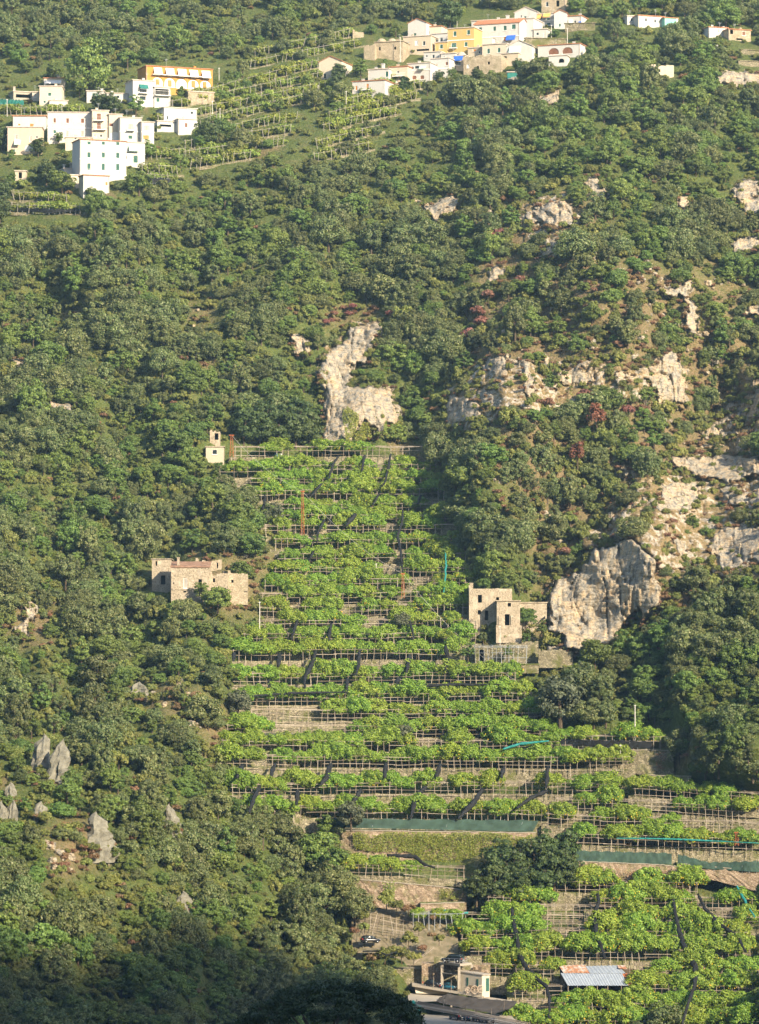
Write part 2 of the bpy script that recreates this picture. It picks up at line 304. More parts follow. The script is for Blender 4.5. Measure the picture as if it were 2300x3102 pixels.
def rockmat():
    m, nt, b = newmat('limestone'); v = objcoord(nt, (1.7, 1.7, 0.16), world=True); v2 = objcoord(nt, world=True); v3 = objcoord(nt, (0.5, 0.5, 2.2), world=True)
    f = noise(nt, v, 0.55, 5, 0.6); f2 = noise(nt, v2, 0.22, 4); f3 = noise(nt, v2, 1.6, 6, 0.7); f4 = noise(nt, v3, 0.8, 4)
    c = ramp(nt, f, [(0.32, (0.57, 0.43, 0.27)), (0.44, (0.50, 0.42, 0.31)), (0.54, (0.41, 0.38, 0.325)), (0.66, (0.20, 0.195, 0.185))])  # grey stain streaks, contrast raised so the colour stands in for weak shadows
    o = ramp(nt, f2, [(0.52, (0, 0, 0)), (0.66, (0.8, 0.8, 0.8))])
    c = mix(nt, o, c, mix(nt, f, (0.66, 0.48, 0.28), (0.50, 0.42, 0.32)))
    w = ramp(nt, f4, [(0.34, (0.5, 0.47, 0.44)), (0.5, (1, 1, 1))]); c = mix(nt, 0.6, c, w, 'MULTIPLY')
    g = ramp(nt, f3, [(0.62, (0, 0, 0)), (0.70, (0.7, 0.7, 0.7))]); c = mix(nt, g, c, (0.17, 0.15, 0.06)); c = mix(nt, 1.0, c, (1.12, 1.10, 1.06), 'MULTIPLY')
    nt.links.new(c, b.inputs['Base Color']); b.inputs['Roughness'].default_value = 0.92; b.inputs['Specular IOR Level'].default_value = 0.15
    vc = nt.nodes.new('ShaderNodeTexVoronoi'); vc.feature = 'DISTANCE_TO_EDGE'; vc.inputs['Scale'].default_value = 0.55; nt.links.new(objcoord(nt, (1, 1, 1.4), world=True), vc.inputs['Vector'])
    cr = ramp(nt, vc.outputs['Distance'], [(0.0, (0.30, 0.27, 0.25)), (0.035, (1, 1, 1))]); nt.links.new(mix(nt, 0.75, c, cr, 'MULTIPLY'), b.inputs['Base Color'])
    s = nt.nodes.new('ShaderNodeMath'); s.operation = 'ADD'; nt.links.new(f3, s.inputs[0]); nt.links.new(f4, s.inputs[1]); bump(nt, b, s.outputs[0], 0.9); return m
rockmat()
plain('shaded_limestone', (0.215, 0.203, 0.160), rough=0.9, var=0.35, scale=1.2, bumpd=0.15)  # darker copy of the limestone, the pinnacles' relative shade put into its colour
def rockyslope():
    m, nt, b = newmat('rocky_slope'); v = objcoord(nt, world=True); v2 = objcoord(nt, (1, 1, 2.4), world=True); f = noise(nt, v, 0.35, 6, 0.72); f2 = noise(nt, v2, 1.3, 5, 0.7); f3 = noise(nt, v, 2.5, 3)
    rk = ramp(nt, f2, [(0.34, (0.20, 0.19, 0.175)), (0.46, (0.42, 0.375, 0.31)), (0.6, (0.55, 0.48, 0.385))])
    gr = ramp(nt, f3, [(0.3, (0.13, 0.125, 0.045)), (0.5, (0.24, 0.175, 0.09)), (0.7, (0.33, 0.24, 0.14))])
    k = ramp(nt, f, [(0.50, (0, 0, 0)), (0.57, (1, 1, 1))]); nt.links.new(mix(nt, k, gr, rk), b.inputs['Base Color']); b.inputs['Roughness'].default_value = 0.95; b.inputs['Specular IOR Level'].default_value = 0.1; bump(nt, b, f2, 0.5)
rockyslope()
def groundmat():
    m, nt, b = newmat('hillside'); v = objcoord(nt, world=True)
    a = nt.nodes.new('ShaderNodeAttribute'); a.attribute_name = 'dry'
    f = noise(nt, v, 0.25, 5, 0.65); f2 = noise(nt, v, 1.5, 4, 0.7)
    green = ramp(nt, f2, [(0.3, (0.055, 0.075, 0.022)), (0.5, (0.095, 0.125, 0.034)), (0.7, (0.150, 0.165, 0.055))])
    tan = ramp(nt, f2, [(0.30, (0.095, 0.100, 0.035)), (0.42, (0.16, 0.135, 0.060)), (0.55, (0.25, 0.185, 0.105)), (0.66, (0.20, 0.135, 0.075)), (0.74, (0.42, 0.37, 0.30))])
    k = nt.nodes.new('ShaderNodeMath'); k.operation = 'MULTIPLY_ADD'; nt.links.new(f, k.inputs[0]); k.inputs[1].default_value = 1.6; k.inputs[2].default_value = -0.8
    k2 = nt.nodes.new('ShaderNodeMath'); k2.operation = 'ADD'; k2.use_clamp = True; nt.links.new(a.outputs['Fac'], k2.inputs[0]); nt.links.new(k.outputs[0], k2.inputs[1])
    nt.links.new(mix(nt, k2.outputs[0], green, tan), b.inputs['Base Color']); b.inputs['Roughness'].default_value = 0.95; b.inputs['Specular IOR Level'].default_value = 0.1
    bump(nt, b, f2, 0.8); return m
groundmat()
m, nt, b = newmat('grass_tread'); v = objcoord(nt, world=True)
nt.links.new(ramp(nt, noise(nt, v, 0.8, 4, 0.65), [(0.32, (0.060, 0.085, 0.020)), (0.5, (0.12, 0.15, 0.035)), (0.68, (0.22, 0.18, 0.08))]), b.inputs['Base Color']); b.inputs['Roughness'].default_value = 0.95
m, nt, b = newmat('bare_soil'); v = objcoord(nt, world=True)
nt.links.new(ramp(nt, noise(nt, v, 0.9, 4, 0.65), [(0.3, (0.10, 0.095, 0.045)), (0.5, (0.17, 0.14, 0.085)), (0.7, (0.25, 0.205, 0.14))]), b.inputs['Base Color']); b.inputs['Roughness'].default_value = 0.95
def polemat():
    m, nt, b = newmat('chestnut_pole'); oi = nt.nodes.new('ShaderNodeObjectInfo')
    nt.links.new(ramp(nt, oi.outputs['Random'], [(0, (0.17, 0.135, 0.10)), (0.5, (0.30, 0.245, 0.185)), (1, (0.45, 0.39, 0.32))]), b.inputs['Base Color']); b.inputs['Roughness'].default_value = 0.85
polemat()
plain('green_shutter', (0.035, 0.11, 0.085)); plain('brown_shutter', (0.20, 0.09, 0.05)); plain('orange_shutter', (0.55, 0.22, 0.06)); plain('grey_shutter', (0.42, 0.38, 0.33))
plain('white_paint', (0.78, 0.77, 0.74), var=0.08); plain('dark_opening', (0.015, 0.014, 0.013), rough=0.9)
m, nt, b = newmat('window_glass'); b.inputs['Base Color'].default_value = (0.02, 0.03, 0.035, 1); b.inputs['Roughness'].default_value = 0.12
plain('faded_tile', (0.34, 0.20, 0.13), var=0.5, scale=1.2, bumpd=0.03)
plain('clay_tile', (0.42, 0.18, 0.09), var=0.35, scale=2.5, bumpd=0.03)
plain('roof_slab', (0.55, 0.47, 0.40), var=0.2)
plain('black_net', (0.014, 0.015, 0.016), rough=0.8, var=0.4)
plain('teal_net', (0.02, 0.20, 0.19), rough=0.7); plain('green_screen', (0.045, 0.085, 0.065), rough=0.75, var=0.35, scale=0.6)
plain('tarp', (0.062, 0.054, 0.046), rough=0.8, var=0.35, scale=0.5)
plain('rust', (0.36, 0.115, 0.040), rough=0.8, var=0.35, scale=2); plain('grey_metal', (0.36, 0.38, 0.40), rough=0.55, metal=0.3)
plain('pale_pole', (0.62, 0.60, 0.56)); plain('bark', (0.10, 0.075, 0.05), rough=0.9, var=0.3, scale=3)
plain('blue_cloth', (0.035, 0.13, 0.55)); plain('white_cloth', (0.78, 0.76, 0.72)); plain('orange_cloth', (0.80, 0.42, 0.12)); plain('mint_cloth', (0.45, 0.62, 0.52)); plain('green_cloth', (0.02, 0.16, 0.14))
plain('pale_yellow_cloth', (0.75, 0.55, 0.2)); plain('lemon_rind', (0.80, 0.52, 0.05), rough=0.45)
m, nt, b = newmat('grey_mesh'); b.inputs['Base Color'].default_value = (0.06, 0.065, 0.06, 1); b.inputs['Roughness'].default_value = 0.9; b.inputs['Alpha'].default_value = 0.55
def carpaint(name, c):
    m, nt, b = newmat(name); b.inputs['Base Color'].default_value = (*c, 1); b.inputs['Roughness'].default_value = 0.28; b.inputs['Coat Weight'].default_value = 0.6; b.inputs['Coat Roughness'].default_value = 0.08
carpaint('paint_black', (0.010, 0.011, 0.013)); carpaint('paint_blue', (0.02, 0.09, 0.16)); carpaint('paint_silver', (0.32, 0.33, 0.35)); carpaint('paint_navy', (0.012, 0.022, 0.05)); carpaint('paint_teal', (0.015, 0.12, 0.18))
plain('tyre', (0.015, 0.015, 0.015), rough=0.85); plain('chrome', (0.55, 0.55, 0.56), rough=0.25, metal=0.8); plain('tail_red', (0.5, 0.02, 0.015), rough=0.3); plain('plate', (0.75, 0.75, 0.72))
def rooftin():
    m, nt, b = newmat('tin_roof'); v = objcoord(nt, world=True)
    nt.links.new(ramp(nt, noise(nt, v, 0.6, 4), [(0.3, (0.29, 0.33, 0.38)), (0.7, (0.38, 0.42, 0.47))]), b.inputs['Base Color']); b.inputs['Roughness'].default_value = 0.5; b.inputs['Metallic'].default_value = 0.15
    m, nt, b = newmat('rusty_tin'); v = objcoord(nt, world=True)
    nt.links.new(ramp(nt, noise(nt, v, 0.8, 5, 0.7), [(0.40, (0.50, 0.46, 0.42)), (0.52, (0.42, 0.22, 0.12)), (0.65, (0.30, 0.11, 0.05))]), b.inputs['Base Color']); b.inputs['Roughness'].default_value = 0.75
rooftin()

# ------------------------------------------------------------------ mesh helpers
class MB:
    def __init__(s): s.v = []; s.f = []
    def quad(s, a, b, c, d):
        n = len(s.v); s.v += [tuple(a), tuple(b), tuple(c), tuple(d)]; s.f.append((n, n + 1, n + 2, n + 3)); return s
    def box(s, o, x, y, z):           # corner + three edge vectors
        o, x, y, z = Vector(o), Vector(x), Vector(y), Vector(z); n = len(s.v)
        s.v += [tuple(p) for p in (o, o + x, o + x + y, o + y, o + z, o + x + z, o + x + y + z, o + y + z)]
        for q in ((0, 3, 2, 1), (4, 5, 6, 7), (0, 1, 5, 4), (1, 2, 6, 5), (2, 3, 7, 6), (3, 0, 4, 7)): s.f.append(tuple(n + i for i in q))
        return s
    def bar(s, a, b, r, k=4, r2=None):
        a, b = Vector(a), Vector(b); d = (b - a).normalized(); u = d.orthogonal().normalized(); w = d.cross(u); n = len(s.v); r2 = r if r2 is None else r2
        for c, q in ((a, r), (b, r2)):
            for i in range(k):
                t = 2 * math.pi * i / k; s.v.append(tuple(c + (u * math.cos(t) + w * math.sin(t)) * q))
        for i in range(k): s.f.append((n + i, n + (i + 1) % k, n + k + (i + 1) % k, n + k + i))
        s.f.append(tuple(n + i for i in range(k))[::-1]); s.f.append(tuple(n + k + i for i in range(k))); return s
    def tube(s, pts, rs, k=6):
        for i in range(len(pts) - 1): s.bar(pts[i], pts[i + 1], rs[i], k, rs[i + 1])
        return s
    def mesh(s, name, mat):
        me = bpy.data.meshes.new(name); me.from_pydata(s.v, [], s.f)
        if mat: me.materials.append(MATS[mat])
        return me
    def build(s, name, mat, parent=None, smooth=False):
        me = s.mesh(name, mat)
        if smooth: me.polygons.foreach_set('use_smooth', [True] * len(me.polygons))
        return link(name, me, parent)
def link(name, me, parent=None):
    o = bpy.data.objects.new(name, me); col.objects.link(o)
    if parent is not None:
        o.parent = parent; o.matrix_parent_inverse = Matrix.Translation(-parent.location) if parent.rotation_euler[2] == 0 else parent_inv(parent)
    return o
def parent_inv(p):
    return (Matrix.Translation(p.location) @ p.rotation_euler.to_matrix().to_4x4()).inverted()
def tag(o, label=None, cat=None, group=None, kind=None):
    for k, v in (('label', label), ('category', cat), ('group', group), ('kind', kind)):
        if v: o[k] = v
    return o
def empty(name, loc, label=None, cat=None, group=None):
    o = bpy.data.objects.new(name, None); o.location = loc; o.empty_display_size = 0.2; col.objects.link(o); return tag(o, label, cat, group)
def np_mesh(name, V, Fq, mat):
    me = bpy.data.meshes.new(name); V = np.asarray(V, np.float32); Fq = np.asarray(Fq, np.int32); k = Fq.shape[1]
    me.vertices.add(len(V)); me.vertices.foreach_set('co', V.ravel())
    me.loops.add(Fq.size); me.loops.foreach_set('vertex_index', Fq.ravel())
    me.polygons.add(len(Fq)); me.polygons.foreach_set('loop_start', np.arange(0, Fq.size, k, dtype=np.int32)); me.polygons.foreach_set('loop_total', np.full(len(Fq), k, np.int32))
    me.update(calc_edges=True); me.validate()
    if mat: me.materials.append(MATS[mat])
    return me
UNIT = {}
def unit_pole(mat):
    if mat not in UNIT:
        UNIT[mat] = MB().bar((0, 0, 0), (0, 0, 1), 1, 5, 0.8).mesh('pole', mat)
    return UNIT[mat]
def pole(name, a, b, r, mat, parent=None):
    a, b = Vector(a), Vector(b); d = b - a
    o = bpy.data.objects.new(name, unit_pole(mat)); col.objects.link(o)
    M = Matrix.Translation(a) @ d.to_track_quat('Z', 'Y').to_matrix().to_4x4() @ Matrix.Diagonal((r, r, d.length, 1))
    if parent is not None:
        o.parent = parent; M = Matrix.Translation(-parent.location) @ M
    o.matrix_basis = M
    return o

# ------------------------------------------------------------------ the hillside sheet
tx = np.concatenate([np.arange(-900, -60, 42), np.arange(-60, 2361, 12), np.arange(2372, 3201, 42)]); ty = np.concatenate([np.arange(-1000, -40, 40), np.arange(-40, 3161, 12), np.arange(3172, 4200, 40)])
TX, TY = np.meshgrid(tx, ty, indexing='ij')
TD = samp(YT, TX, TY) + 1.6 * fbm(TX / 45, TY / 45, 41, 3) * samp(wild, TX, TY)
V = Pn(TX, TY, TD).reshape(-1, 3)
nx, ny = TX.shape; idx = np.arange(nx * ny).reshape(nx, ny)
Fq = np.stack([idx[:-1, :-1], idx[:-1, 1:], idx[1:, 1:], idx[1:, :-1]], -1).reshape(-1, 4)
me = np_mesh('hillside', V, Fq, 'hillside')
at = me.attributes.new('dry', 'FLOAT', 'POINT')
DV = np.clip(samp(dry, TX, TY) * 0.95 + samp(vil, TX, TY) * (0.0 + 0.5 * fbm(TX / 40, TY / 26, 78, 3)) + 0.6 * (fbm(TX / 160, TY / 160, 77, 3) > 0.38), 0, 1)
at.data.foreach_set('value', DV.ravel().astype(np.float32))
me.polygons.foreach_set('use_smooth', [True] * len(me.polygons))
tag(link('hillside', me), 'steep wooded limestone hillside with patches of dry grass', None, None, 'structure')
# upper mountain above the frame, valley floor and the viewer's own hillside (its crest throws the evening shade on the valley bottom)
mb = MB(); prof = [(-900, 4260), (-900, 4260)]
def sheet(name, grid, mat, label):
    n = len(grid); k = len(grid[0]); v = [tuple(p) for r in grid for p in r]
    f = [(i * k + j, i * k + j + 1, (i + 1) * k + j + 1, (i + 1) * k + j) for i in range(n - 1) for j in range(k - 1)]
    mm = MB(); mm.v = v; mm.f = f; o = mm.build(name, mat, None, True); return tag(o, label, None, None, 'structure')
xs = np.linspace(-1500, 1500, 41)
top = lambda x, t: (x, 1385 + t * 260 + 20 * math.sin(x / 140), 412 + t * 120 - 0.00006 * x * x * t + 14 * math.sin(x / 170 + 2) * t)
sheet('mountain', [[top(x, t) for x in xs] for t in np.linspace(-0.12, 1.0, 12)], 'hillside', 'upper mountain slope above the hamlets')
sheet('valley_floor', [[(x, y, -70 + (8 * math.sin(x / 90))) for x in xs] for y in np.linspace(900, 60, 12)], 'hillside', 'valley floor below the terraces')
YC = -380.0
def crossing(px, py):
    # where the sun's ray from a point of the slope crosses the line of the opposite ridge
    q = P(px, py, Yt(px, py)); t = (YC - q.y) / SUNV.y; return q.x + SUNV.x * t, q.z + SUNV.z * t
_cr = sorted(crossing(px, py) for px, py in ((-300, 2910), (0, 2920), (300, 2915), (600, 2870), (850, 2910), (1050, 2990), (1180, 3110)))
_cx = [c[0] for c in _cr]; _cz = [c[1] for c in _cr]
def crest(x):
    # the ridge behind the viewer: its shade lies on the foot of the left spur only and it sinks towards the right
    return float(np.interp(x, [-1600] + _cx + [_cx[-1] + 60, _cx[-1] + 300, 3200], [_cz[0]] + _cz + [_cz[-1] - 70, _cz[-1] - 200, _cz[-1] - 380]))
prof = lambda x: [(60, -60.0), (6, 56), (-4, 57), (-50, 95), (-240, crest(x) * 0.62), (YC, crest(x)), (YC - 80, crest(x) * 0.93), (YC - 700, crest(x) * 0.4)]
xs2 = np.linspace(-1600, 3200, 241)
sheet('opposite_hill', [[(x, prof(x)[i][0], prof(x)[i][1] + (4 * math.sin(x / 31 + i) + 3 * math.sin(x / 17.0) if i > 3 else 0)) for x in xs2] for i in range(8)], 'hillside', 'hillside on the near side of the valley')

# ------------------------------------------------------------------ cliffs
def cliff(poly, fwd, label, i, mat='limestone'):
    P_ = np.array(poly); x0, y0 = P_.min(0) - 6; x1, y1 = P_.max(0) + 6; st = 3.0 if (x1 - x0) * (y1 - y0) < 90000 else 4.0
    X, Y_ = np.meshgrid(np.arange(x0, x1 + st, st), np.arange(y0, y1 + st, st), indexing='ij')
    jx = X + 18 * fbm(X / 22, Y_ / 22, 100 + i, 4); jy = Y_ + 16 * fbm(X / 22, Y_ / 22, 200 + i, 4)
    ins = inpoly(jx, jy, poly); d = polydist(jx, jy, poly); s = np.clip(d / 9, 0, 1); s = s * s * (3 - 2 * s)
    wx = fbm(X / 60, Y_ / 90, 5 + i, 3); lay = Y_ / 15 + 1.6 * wx + 0.012 * X * (1 if i % 2 else -1); li = np.floor(lay); lf = lay - li
    blk = np.floor(X / 24 + 7.3 * vnoise(li * 1.7, li * 0 + i, 60 + i) + 1.5 * wx)
    hsh = lambda a, b: (np.abs(np.sin(a * 12.9898 + b * 78.233 + i) * 43758.5453)) % 1.0
    steps = 1.7 * (hsh(li, blk) - 0.4) + 0.5 * (1 - lf)                       # bedded blocks, each a little proud or recessed
    fiss = np.abs(vnoise(X / 19 + 1.8 * fbm(X / 40, Y_ / 120, 7 + i, 2), Y_ / 150, 400 + i)) * 2
    big = fbm(X / 80, Y_ / 150, 500 + i, 3)
    flute = vnoise(X / 8 + 1.2 * wx, Y_ / 90, 800 + i)
    massive = np.clip(0.5 + 2.2 * fbm(X / 150, Y_ / 150, 900 + i, 2), 0, 1)    # 0 bedded, 1 fluted wall
    disp = (1 - massive) * steps + massive * (0.55 * flute + 0.45 * steps) - 1.2 * np.clip(0.10 - fiss, 0, 1) / 0.10 + 1.6 * big + 0.22 * fbm(X / 7, Y_ / 7, 700 + i, 2)
    disp = np.clip(disp, -0.8 * fwd, 3.6); D = samp(YT, X, Y_) + 0.5 - s * (fwd + 1.1 + disp)
    # a cliff is steeper than the slope: the top leans back less than the ground does
    V = Pn(X, Y_, D); n0, n1 = X.shape; idx = np.arange(n0 * n1).reshape(n0, n1)
    keep = ins[:-1, :-1] | ins[1:, 1:] | ins[1:, :-1] | ins[:-1, 1:]
    Fq = np.stack([idx[:-1, :-1], idx[:-1, 1:], idx[1:, 1:], idx[1:, :-1]], -1)[keep]
    used = np.unique(Fq); mp = np.zeros(n0 * n1, int); mp[used] = np.arange(len(used))
    me = np_mesh('limestone_cliff', V.reshape(-1, 3)[used], mp[Fq], mat)
    tag(link('limestone_cliff', me), label, 'cliff', 'limestone outcrops on the hillside')
for i, (p, f, l) in enumerate(CLIFFS): cliff(p, f, l, i)
for i, (p, f, l) in enumerate(((N('q', (640, 560), (980, 600), (1200, 640), (1680, 640), (1680, 1420), (1420, 1430), (1240, 1330), (1100, 1330), (900, 1330), (780, 1200), (640, 1080), (480, 1130), (300, 1200), (180, 1230), (330, 1010), (600, 880), (690, 740)), 0.9, 'broad broken slope of rock and dry grass above the big grey cliff'),
        (N('r', (225, 1030), (380, 890), (520, 900), (720, 900), (900, 890), (1120, 920), (1330, 1000), (1320, 1120), (1000, 1060), (860, 1110), (640, 1130), (520, 1110), (390, 1200), (230, 1230)), 0.7, 'belt of broken ledges linking the crags across the slope'), (N('q', (1180, 140), (1680, 20), (1680, 470), (1280, 450), (1180, 380)), 0.7, 'rubbly bank over the overhanging ledge at the frame edge'), (N('r', (540, 190), (640, 140), (800, 120), (860, 250), (780, 360), (740, 440), (600, 440)), 0.6, 'dry rocky knoll around the layered bluff'), (N('p', (470, 560), (560, 520), (690, 330), (960, 320), (1000, 440), (930, 600), (700, 700), (560, 640)), .6, 'grassy head of the tall cliff'), (N('q', (20, 1900), (280, 1930), (330, 2010), (120, 2050), (-40, 2000)), .6, 'rubble apron between the ruin and the big grey cliff'))): cliff(p, f, l, 60 + i, 'rocky_slope')

PINN = [(115, 2338, 95, 52, 'tall grey pinnacle, the one farther from the lemon field of the twin pair'), (174, 2372, 108, 56, 'tall grey pinnacle, the one nearer the lemon field of the twin pair'),
        (300, 2572, 92, 72, 'broad slanting pale grey pinnacle on a dry grassy clearing'), (522, 2512, 62, 44, 'grey pinnacle on the spur, nearest to the lemon terraces'),
        (556, 2752, 42, 46, 'low weathered boulder poking out of the lower woods'), (36, 2430, 50, 34, 'small grey rock tooth above a pale twin rock at the frame edge'),
        (8, 2500, 60, 40, 'pale rock cut by the frame edge on the lower spur'), (34, 2508, 70, 36, 'pale rock beside the one cut by the frame edge'), (118, 2478, 40, 40, 'low grey rock half hidden under a sage green shrub'),
        (425, 2115, 40, 60, 'flat topped grey boulder in the scrub below the roofed ruin')]
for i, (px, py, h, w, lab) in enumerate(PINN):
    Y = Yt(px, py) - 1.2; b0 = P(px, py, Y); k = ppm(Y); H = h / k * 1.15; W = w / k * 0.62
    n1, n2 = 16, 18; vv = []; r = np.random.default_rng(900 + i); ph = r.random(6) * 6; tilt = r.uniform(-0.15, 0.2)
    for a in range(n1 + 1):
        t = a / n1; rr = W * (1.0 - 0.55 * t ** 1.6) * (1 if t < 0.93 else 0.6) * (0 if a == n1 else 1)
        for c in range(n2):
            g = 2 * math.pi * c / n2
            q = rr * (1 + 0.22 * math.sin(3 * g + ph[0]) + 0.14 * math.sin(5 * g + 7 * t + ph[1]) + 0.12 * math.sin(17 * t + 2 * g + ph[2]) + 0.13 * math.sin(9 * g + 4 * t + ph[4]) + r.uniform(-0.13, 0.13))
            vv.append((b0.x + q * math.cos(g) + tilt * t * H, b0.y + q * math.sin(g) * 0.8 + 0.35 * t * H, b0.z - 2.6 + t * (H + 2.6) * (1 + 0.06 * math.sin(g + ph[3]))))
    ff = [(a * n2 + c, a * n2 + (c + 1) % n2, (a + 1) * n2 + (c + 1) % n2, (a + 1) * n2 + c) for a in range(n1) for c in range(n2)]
    mm = MB(); mm.v = vv; mm.f = ff; tag(mm.build('rock_pinnacle', 'shaded_limestone'), lab, 'rock', 'free-standing rocks on the lower spur')

# ------------------------------------------------------------------ plants: one crown and trunk mesh per variant, shared by all copies
def leaf_quads(C, Nn, size, r):
    n = len(C); Nn = Nn / (np.linalg.norm(Nn, axis=1, keepdims=True) + 1e-9)
    A = np.cross(Nn, r.normal(size=(n, 3))); A /= np.linalg.norm(A, axis=1, keepdims=True) + 1e-9; B = np.cross(Nn, A)
    s = size * r.uniform(0.65, 1.35, (n, 1)); t = s * r.uniform(0.45, 0.8, (n, 1))
    V = np.stack([C - A * s, C - B * t + Nn * s * 0.12, C + A * s, C + B * t + Nn * s * 0.12], 1).reshape(-1, 3)
    return V, np.arange(4 * n).reshape(n, 4)
def crown_mesh(seed, rx, rz, zc, clumps, per, leaf, mat, low=-0.35, rc=(0.26, 0.42), flat=0.8, yfac=1.0):
    r = np.random.default_rng(seed)
    d = r.normal(size=(clumps * 4, 3)); d /= np.linalg.norm(d, axis=1, keepdims=True); d = d[d[:, 2] > low][:clumps]
    rad_ = r.uniform(0.42, 0.86, (len(d), 1)) * (1 + 0.12 * np.sin(3 * np.arctan2(d[:, 1:2], d[:, 0:1]) + seed))
    C = d * rad_ * np.array([rx, rx * yfac, rz]); cr = r.uniform(rc[0], rc[1], len(C)) * rx
    allC, allN = [], []
    for c, q in zip(C, cr):
        u = r.normal(size=(per, 3)); u += 0.55 * c / (np.linalg.norm(c) + 1e-6) + np.array([0, 0, 0.35]); u /= np.linalg.norm(u, axis=1, keepdims=True)
        allC.append(c + u * q * r.uniform(0.72, 1.08, (per, 1)) * np.array([1, 1, flat])); allN.append(u + 0.42 * r.normal(size=(per, 3)) + np.array([0, 0, 0.2]))
    V, Fq = leaf_quads(np.concatenate(allC) + np.array([0, 0, zc]), np.concatenate(allN), leaf, r)
    return np_mesh('crown', V, Fq, mat)
def trunk_mesh(seed, h, r0, spread, limbs=4, mat='bark'):
    r = random.Random(seed); m = MB(); top = Vector((r.uniform(-.2, .2), r.uniform(-.2, .2), h * 0.55)); m.tube([(0, 0, -0.8), (r.uniform(-.1, .1), 0, h * 0.25), top], [r0, r0 * 0.8, r0 * 0.6], 6)
    for i in range(limbs):
        a = 2 * math.pi * (i + r.random() * 0.6) / limbs; e = top + Vector((math.cos(a) * spread, math.sin(a) * spread, h * r.uniform(0.2, 0.42))); mid = (top + e) / 2 + Vector((0, 0, -0.1 * h * r.random()))
        m.tube([top, mid, e], [r0 * 0.5, r0 * 0.32, r0 * 0.12], 5)
    return m.mesh('trunk', mat)
KINDS = {}
def kind(name, n, f):
    KINDS[name] = [f(i) for i in range(n)]
_orx = [2.0, 2.6, 3.0, 2.3, 2.8, 1.8, 2.5, 3.2]; _orz = [2.6, 2.3, 2.1, 3.1, 2.6, 2.2, 1.8, 2.5]
kind('oak', 8, lambda i: (crown_mesh(10 + i, _orx[i], _orz[i], _orz[i] * .95, int(24 * _orx[i]), 78, 0.15, 'oak_leaf', low=-0.8, rc=(0.15 + .02 * (i % 3), 0.27 + .04 * (i % 3))), trunk_mesh(10 + i, _orz[i] * 1.7, 0.2, 1.1)))
_brx = [2.2, 2.9, 2.5, 3.3, 1.9, 2.6, 2.4]; _brz = [2.9, 2.3, 3.4, 2.6, 2.5, 1.9, 2.4]
kind('broad', 7, lambda i: (crown_mesh(40 + i, _brx[i], _brz[i], _brz[i] * .98, int(21 * _brx[i]), 80, 0.165, 'broad_leaf', low=-0.75, rc=(0.17 + .02 * (i % 3), 0.30 + .05 * (i % 3)), flat=0.5 + .08 * (i % 3)), trunk_mesh(40 + i, _brz[i] * 1.75, 0.2, 1.2)))
kind('bush', 4, lambda i: (crown_mesh(70 + i, 1.6, 1.1 + 0.3 * (i % 2), 0.8, 34, 60, 0.14, 'bush_leaf', low=-0.3, rc=(.18, .34)), trunk_mesh(70 + i, 1.5, 0.09, 0.7)))
kind('lemon', 6, lambda i: (crown_mesh(90 + i, 2.9 + 0.2 * (i % 3), 1.6 + 0.2 * (i % 2), 2.15, 74, 84, 0.145, 'lemon_leaf', low=-0.5, rc=(0.17, 0.28), flat=0.8, yfac=0.6), trunk_mesh(90 + i, 3.2, 0.09, 1.0)))
kind('vine', 3, lambda i: (crown_mesh(110 + i, 1.9, 0.7, 1.3, 30, 50, 0.17, 'vine_leaf', low=-0.9, yfac=0.5), trunk_mesh(110 + i, 2.4, 0.06, 0.8)))
kind('olive', 3, lambda i: (crown_mesh(130 + i, 2.6, 2.5, 2.6, 56, 75, 0.16, 'olive_leaf', low=-0.85, rc=(0.2, 0.32)), trunk_mesh(130 + i, 4.6, 0.22, 1.3)))
kind('grove', 4, lambda i: (crown_mesh(150 + i, 2.6, 3.0, 2.9, 60, 80, 0.19, 'grove_leaf', low=-0.9, rc=(0.22, 0.36), flat=0.6), trunk_mesh(150 + i, 5.6, 0.2, 1.3)))
kind('dry', 3, lambda i: (crown_mesh(170 + i, 1.3, 0.7, 0.5, 18, 45, 0.16, 'dry_leaf', low=-0.1), trunk_mesh(170 + i, 1.0, 0.05, 0.5)))
kind('red', 2, lambda i: (crown_mesh(180 + i, 1.4, 0.9, 0.8, 20, 50, 0.16, 'red_leaf', low=-0.1), trunk_mesh(180 + i, 1.2, 0.06, 0.6)))
kind('rust', 2, lambda i: (crown_mesh(190 + i, 1.5, 2.6, 2.6, 26, 50, 0.17, 'rust_leaf'), trunk_mesh(190 + i, 4.0, 0.12, 0.7)))
def plant(kd, name, label, cat, loc, sc, rot, group=None, var=None, scz=None, extra=None):
    v = KINDS[kd]; c, t = v[(random.randrange(len(v)) if var is None else var) % len(v)]
    o = bpy.data.objects.new(name, None); o.empty_display_size = 0.2; o.location = loc; o.rotation_euler = (0, 0, rot); o.scale = (sc, sc, scz or sc); col.objects.link(o); tag(o, label, cat, group)
    for nm, me in (('crown', c), ('trunk', t)) + ((extra,) if extra else ()):
        q = bpy.data.objects.new(nm, me); col.objects.link(q); q.parent = o
        if nm == 'fruit': q['kind'] = 'stuff'
    return o
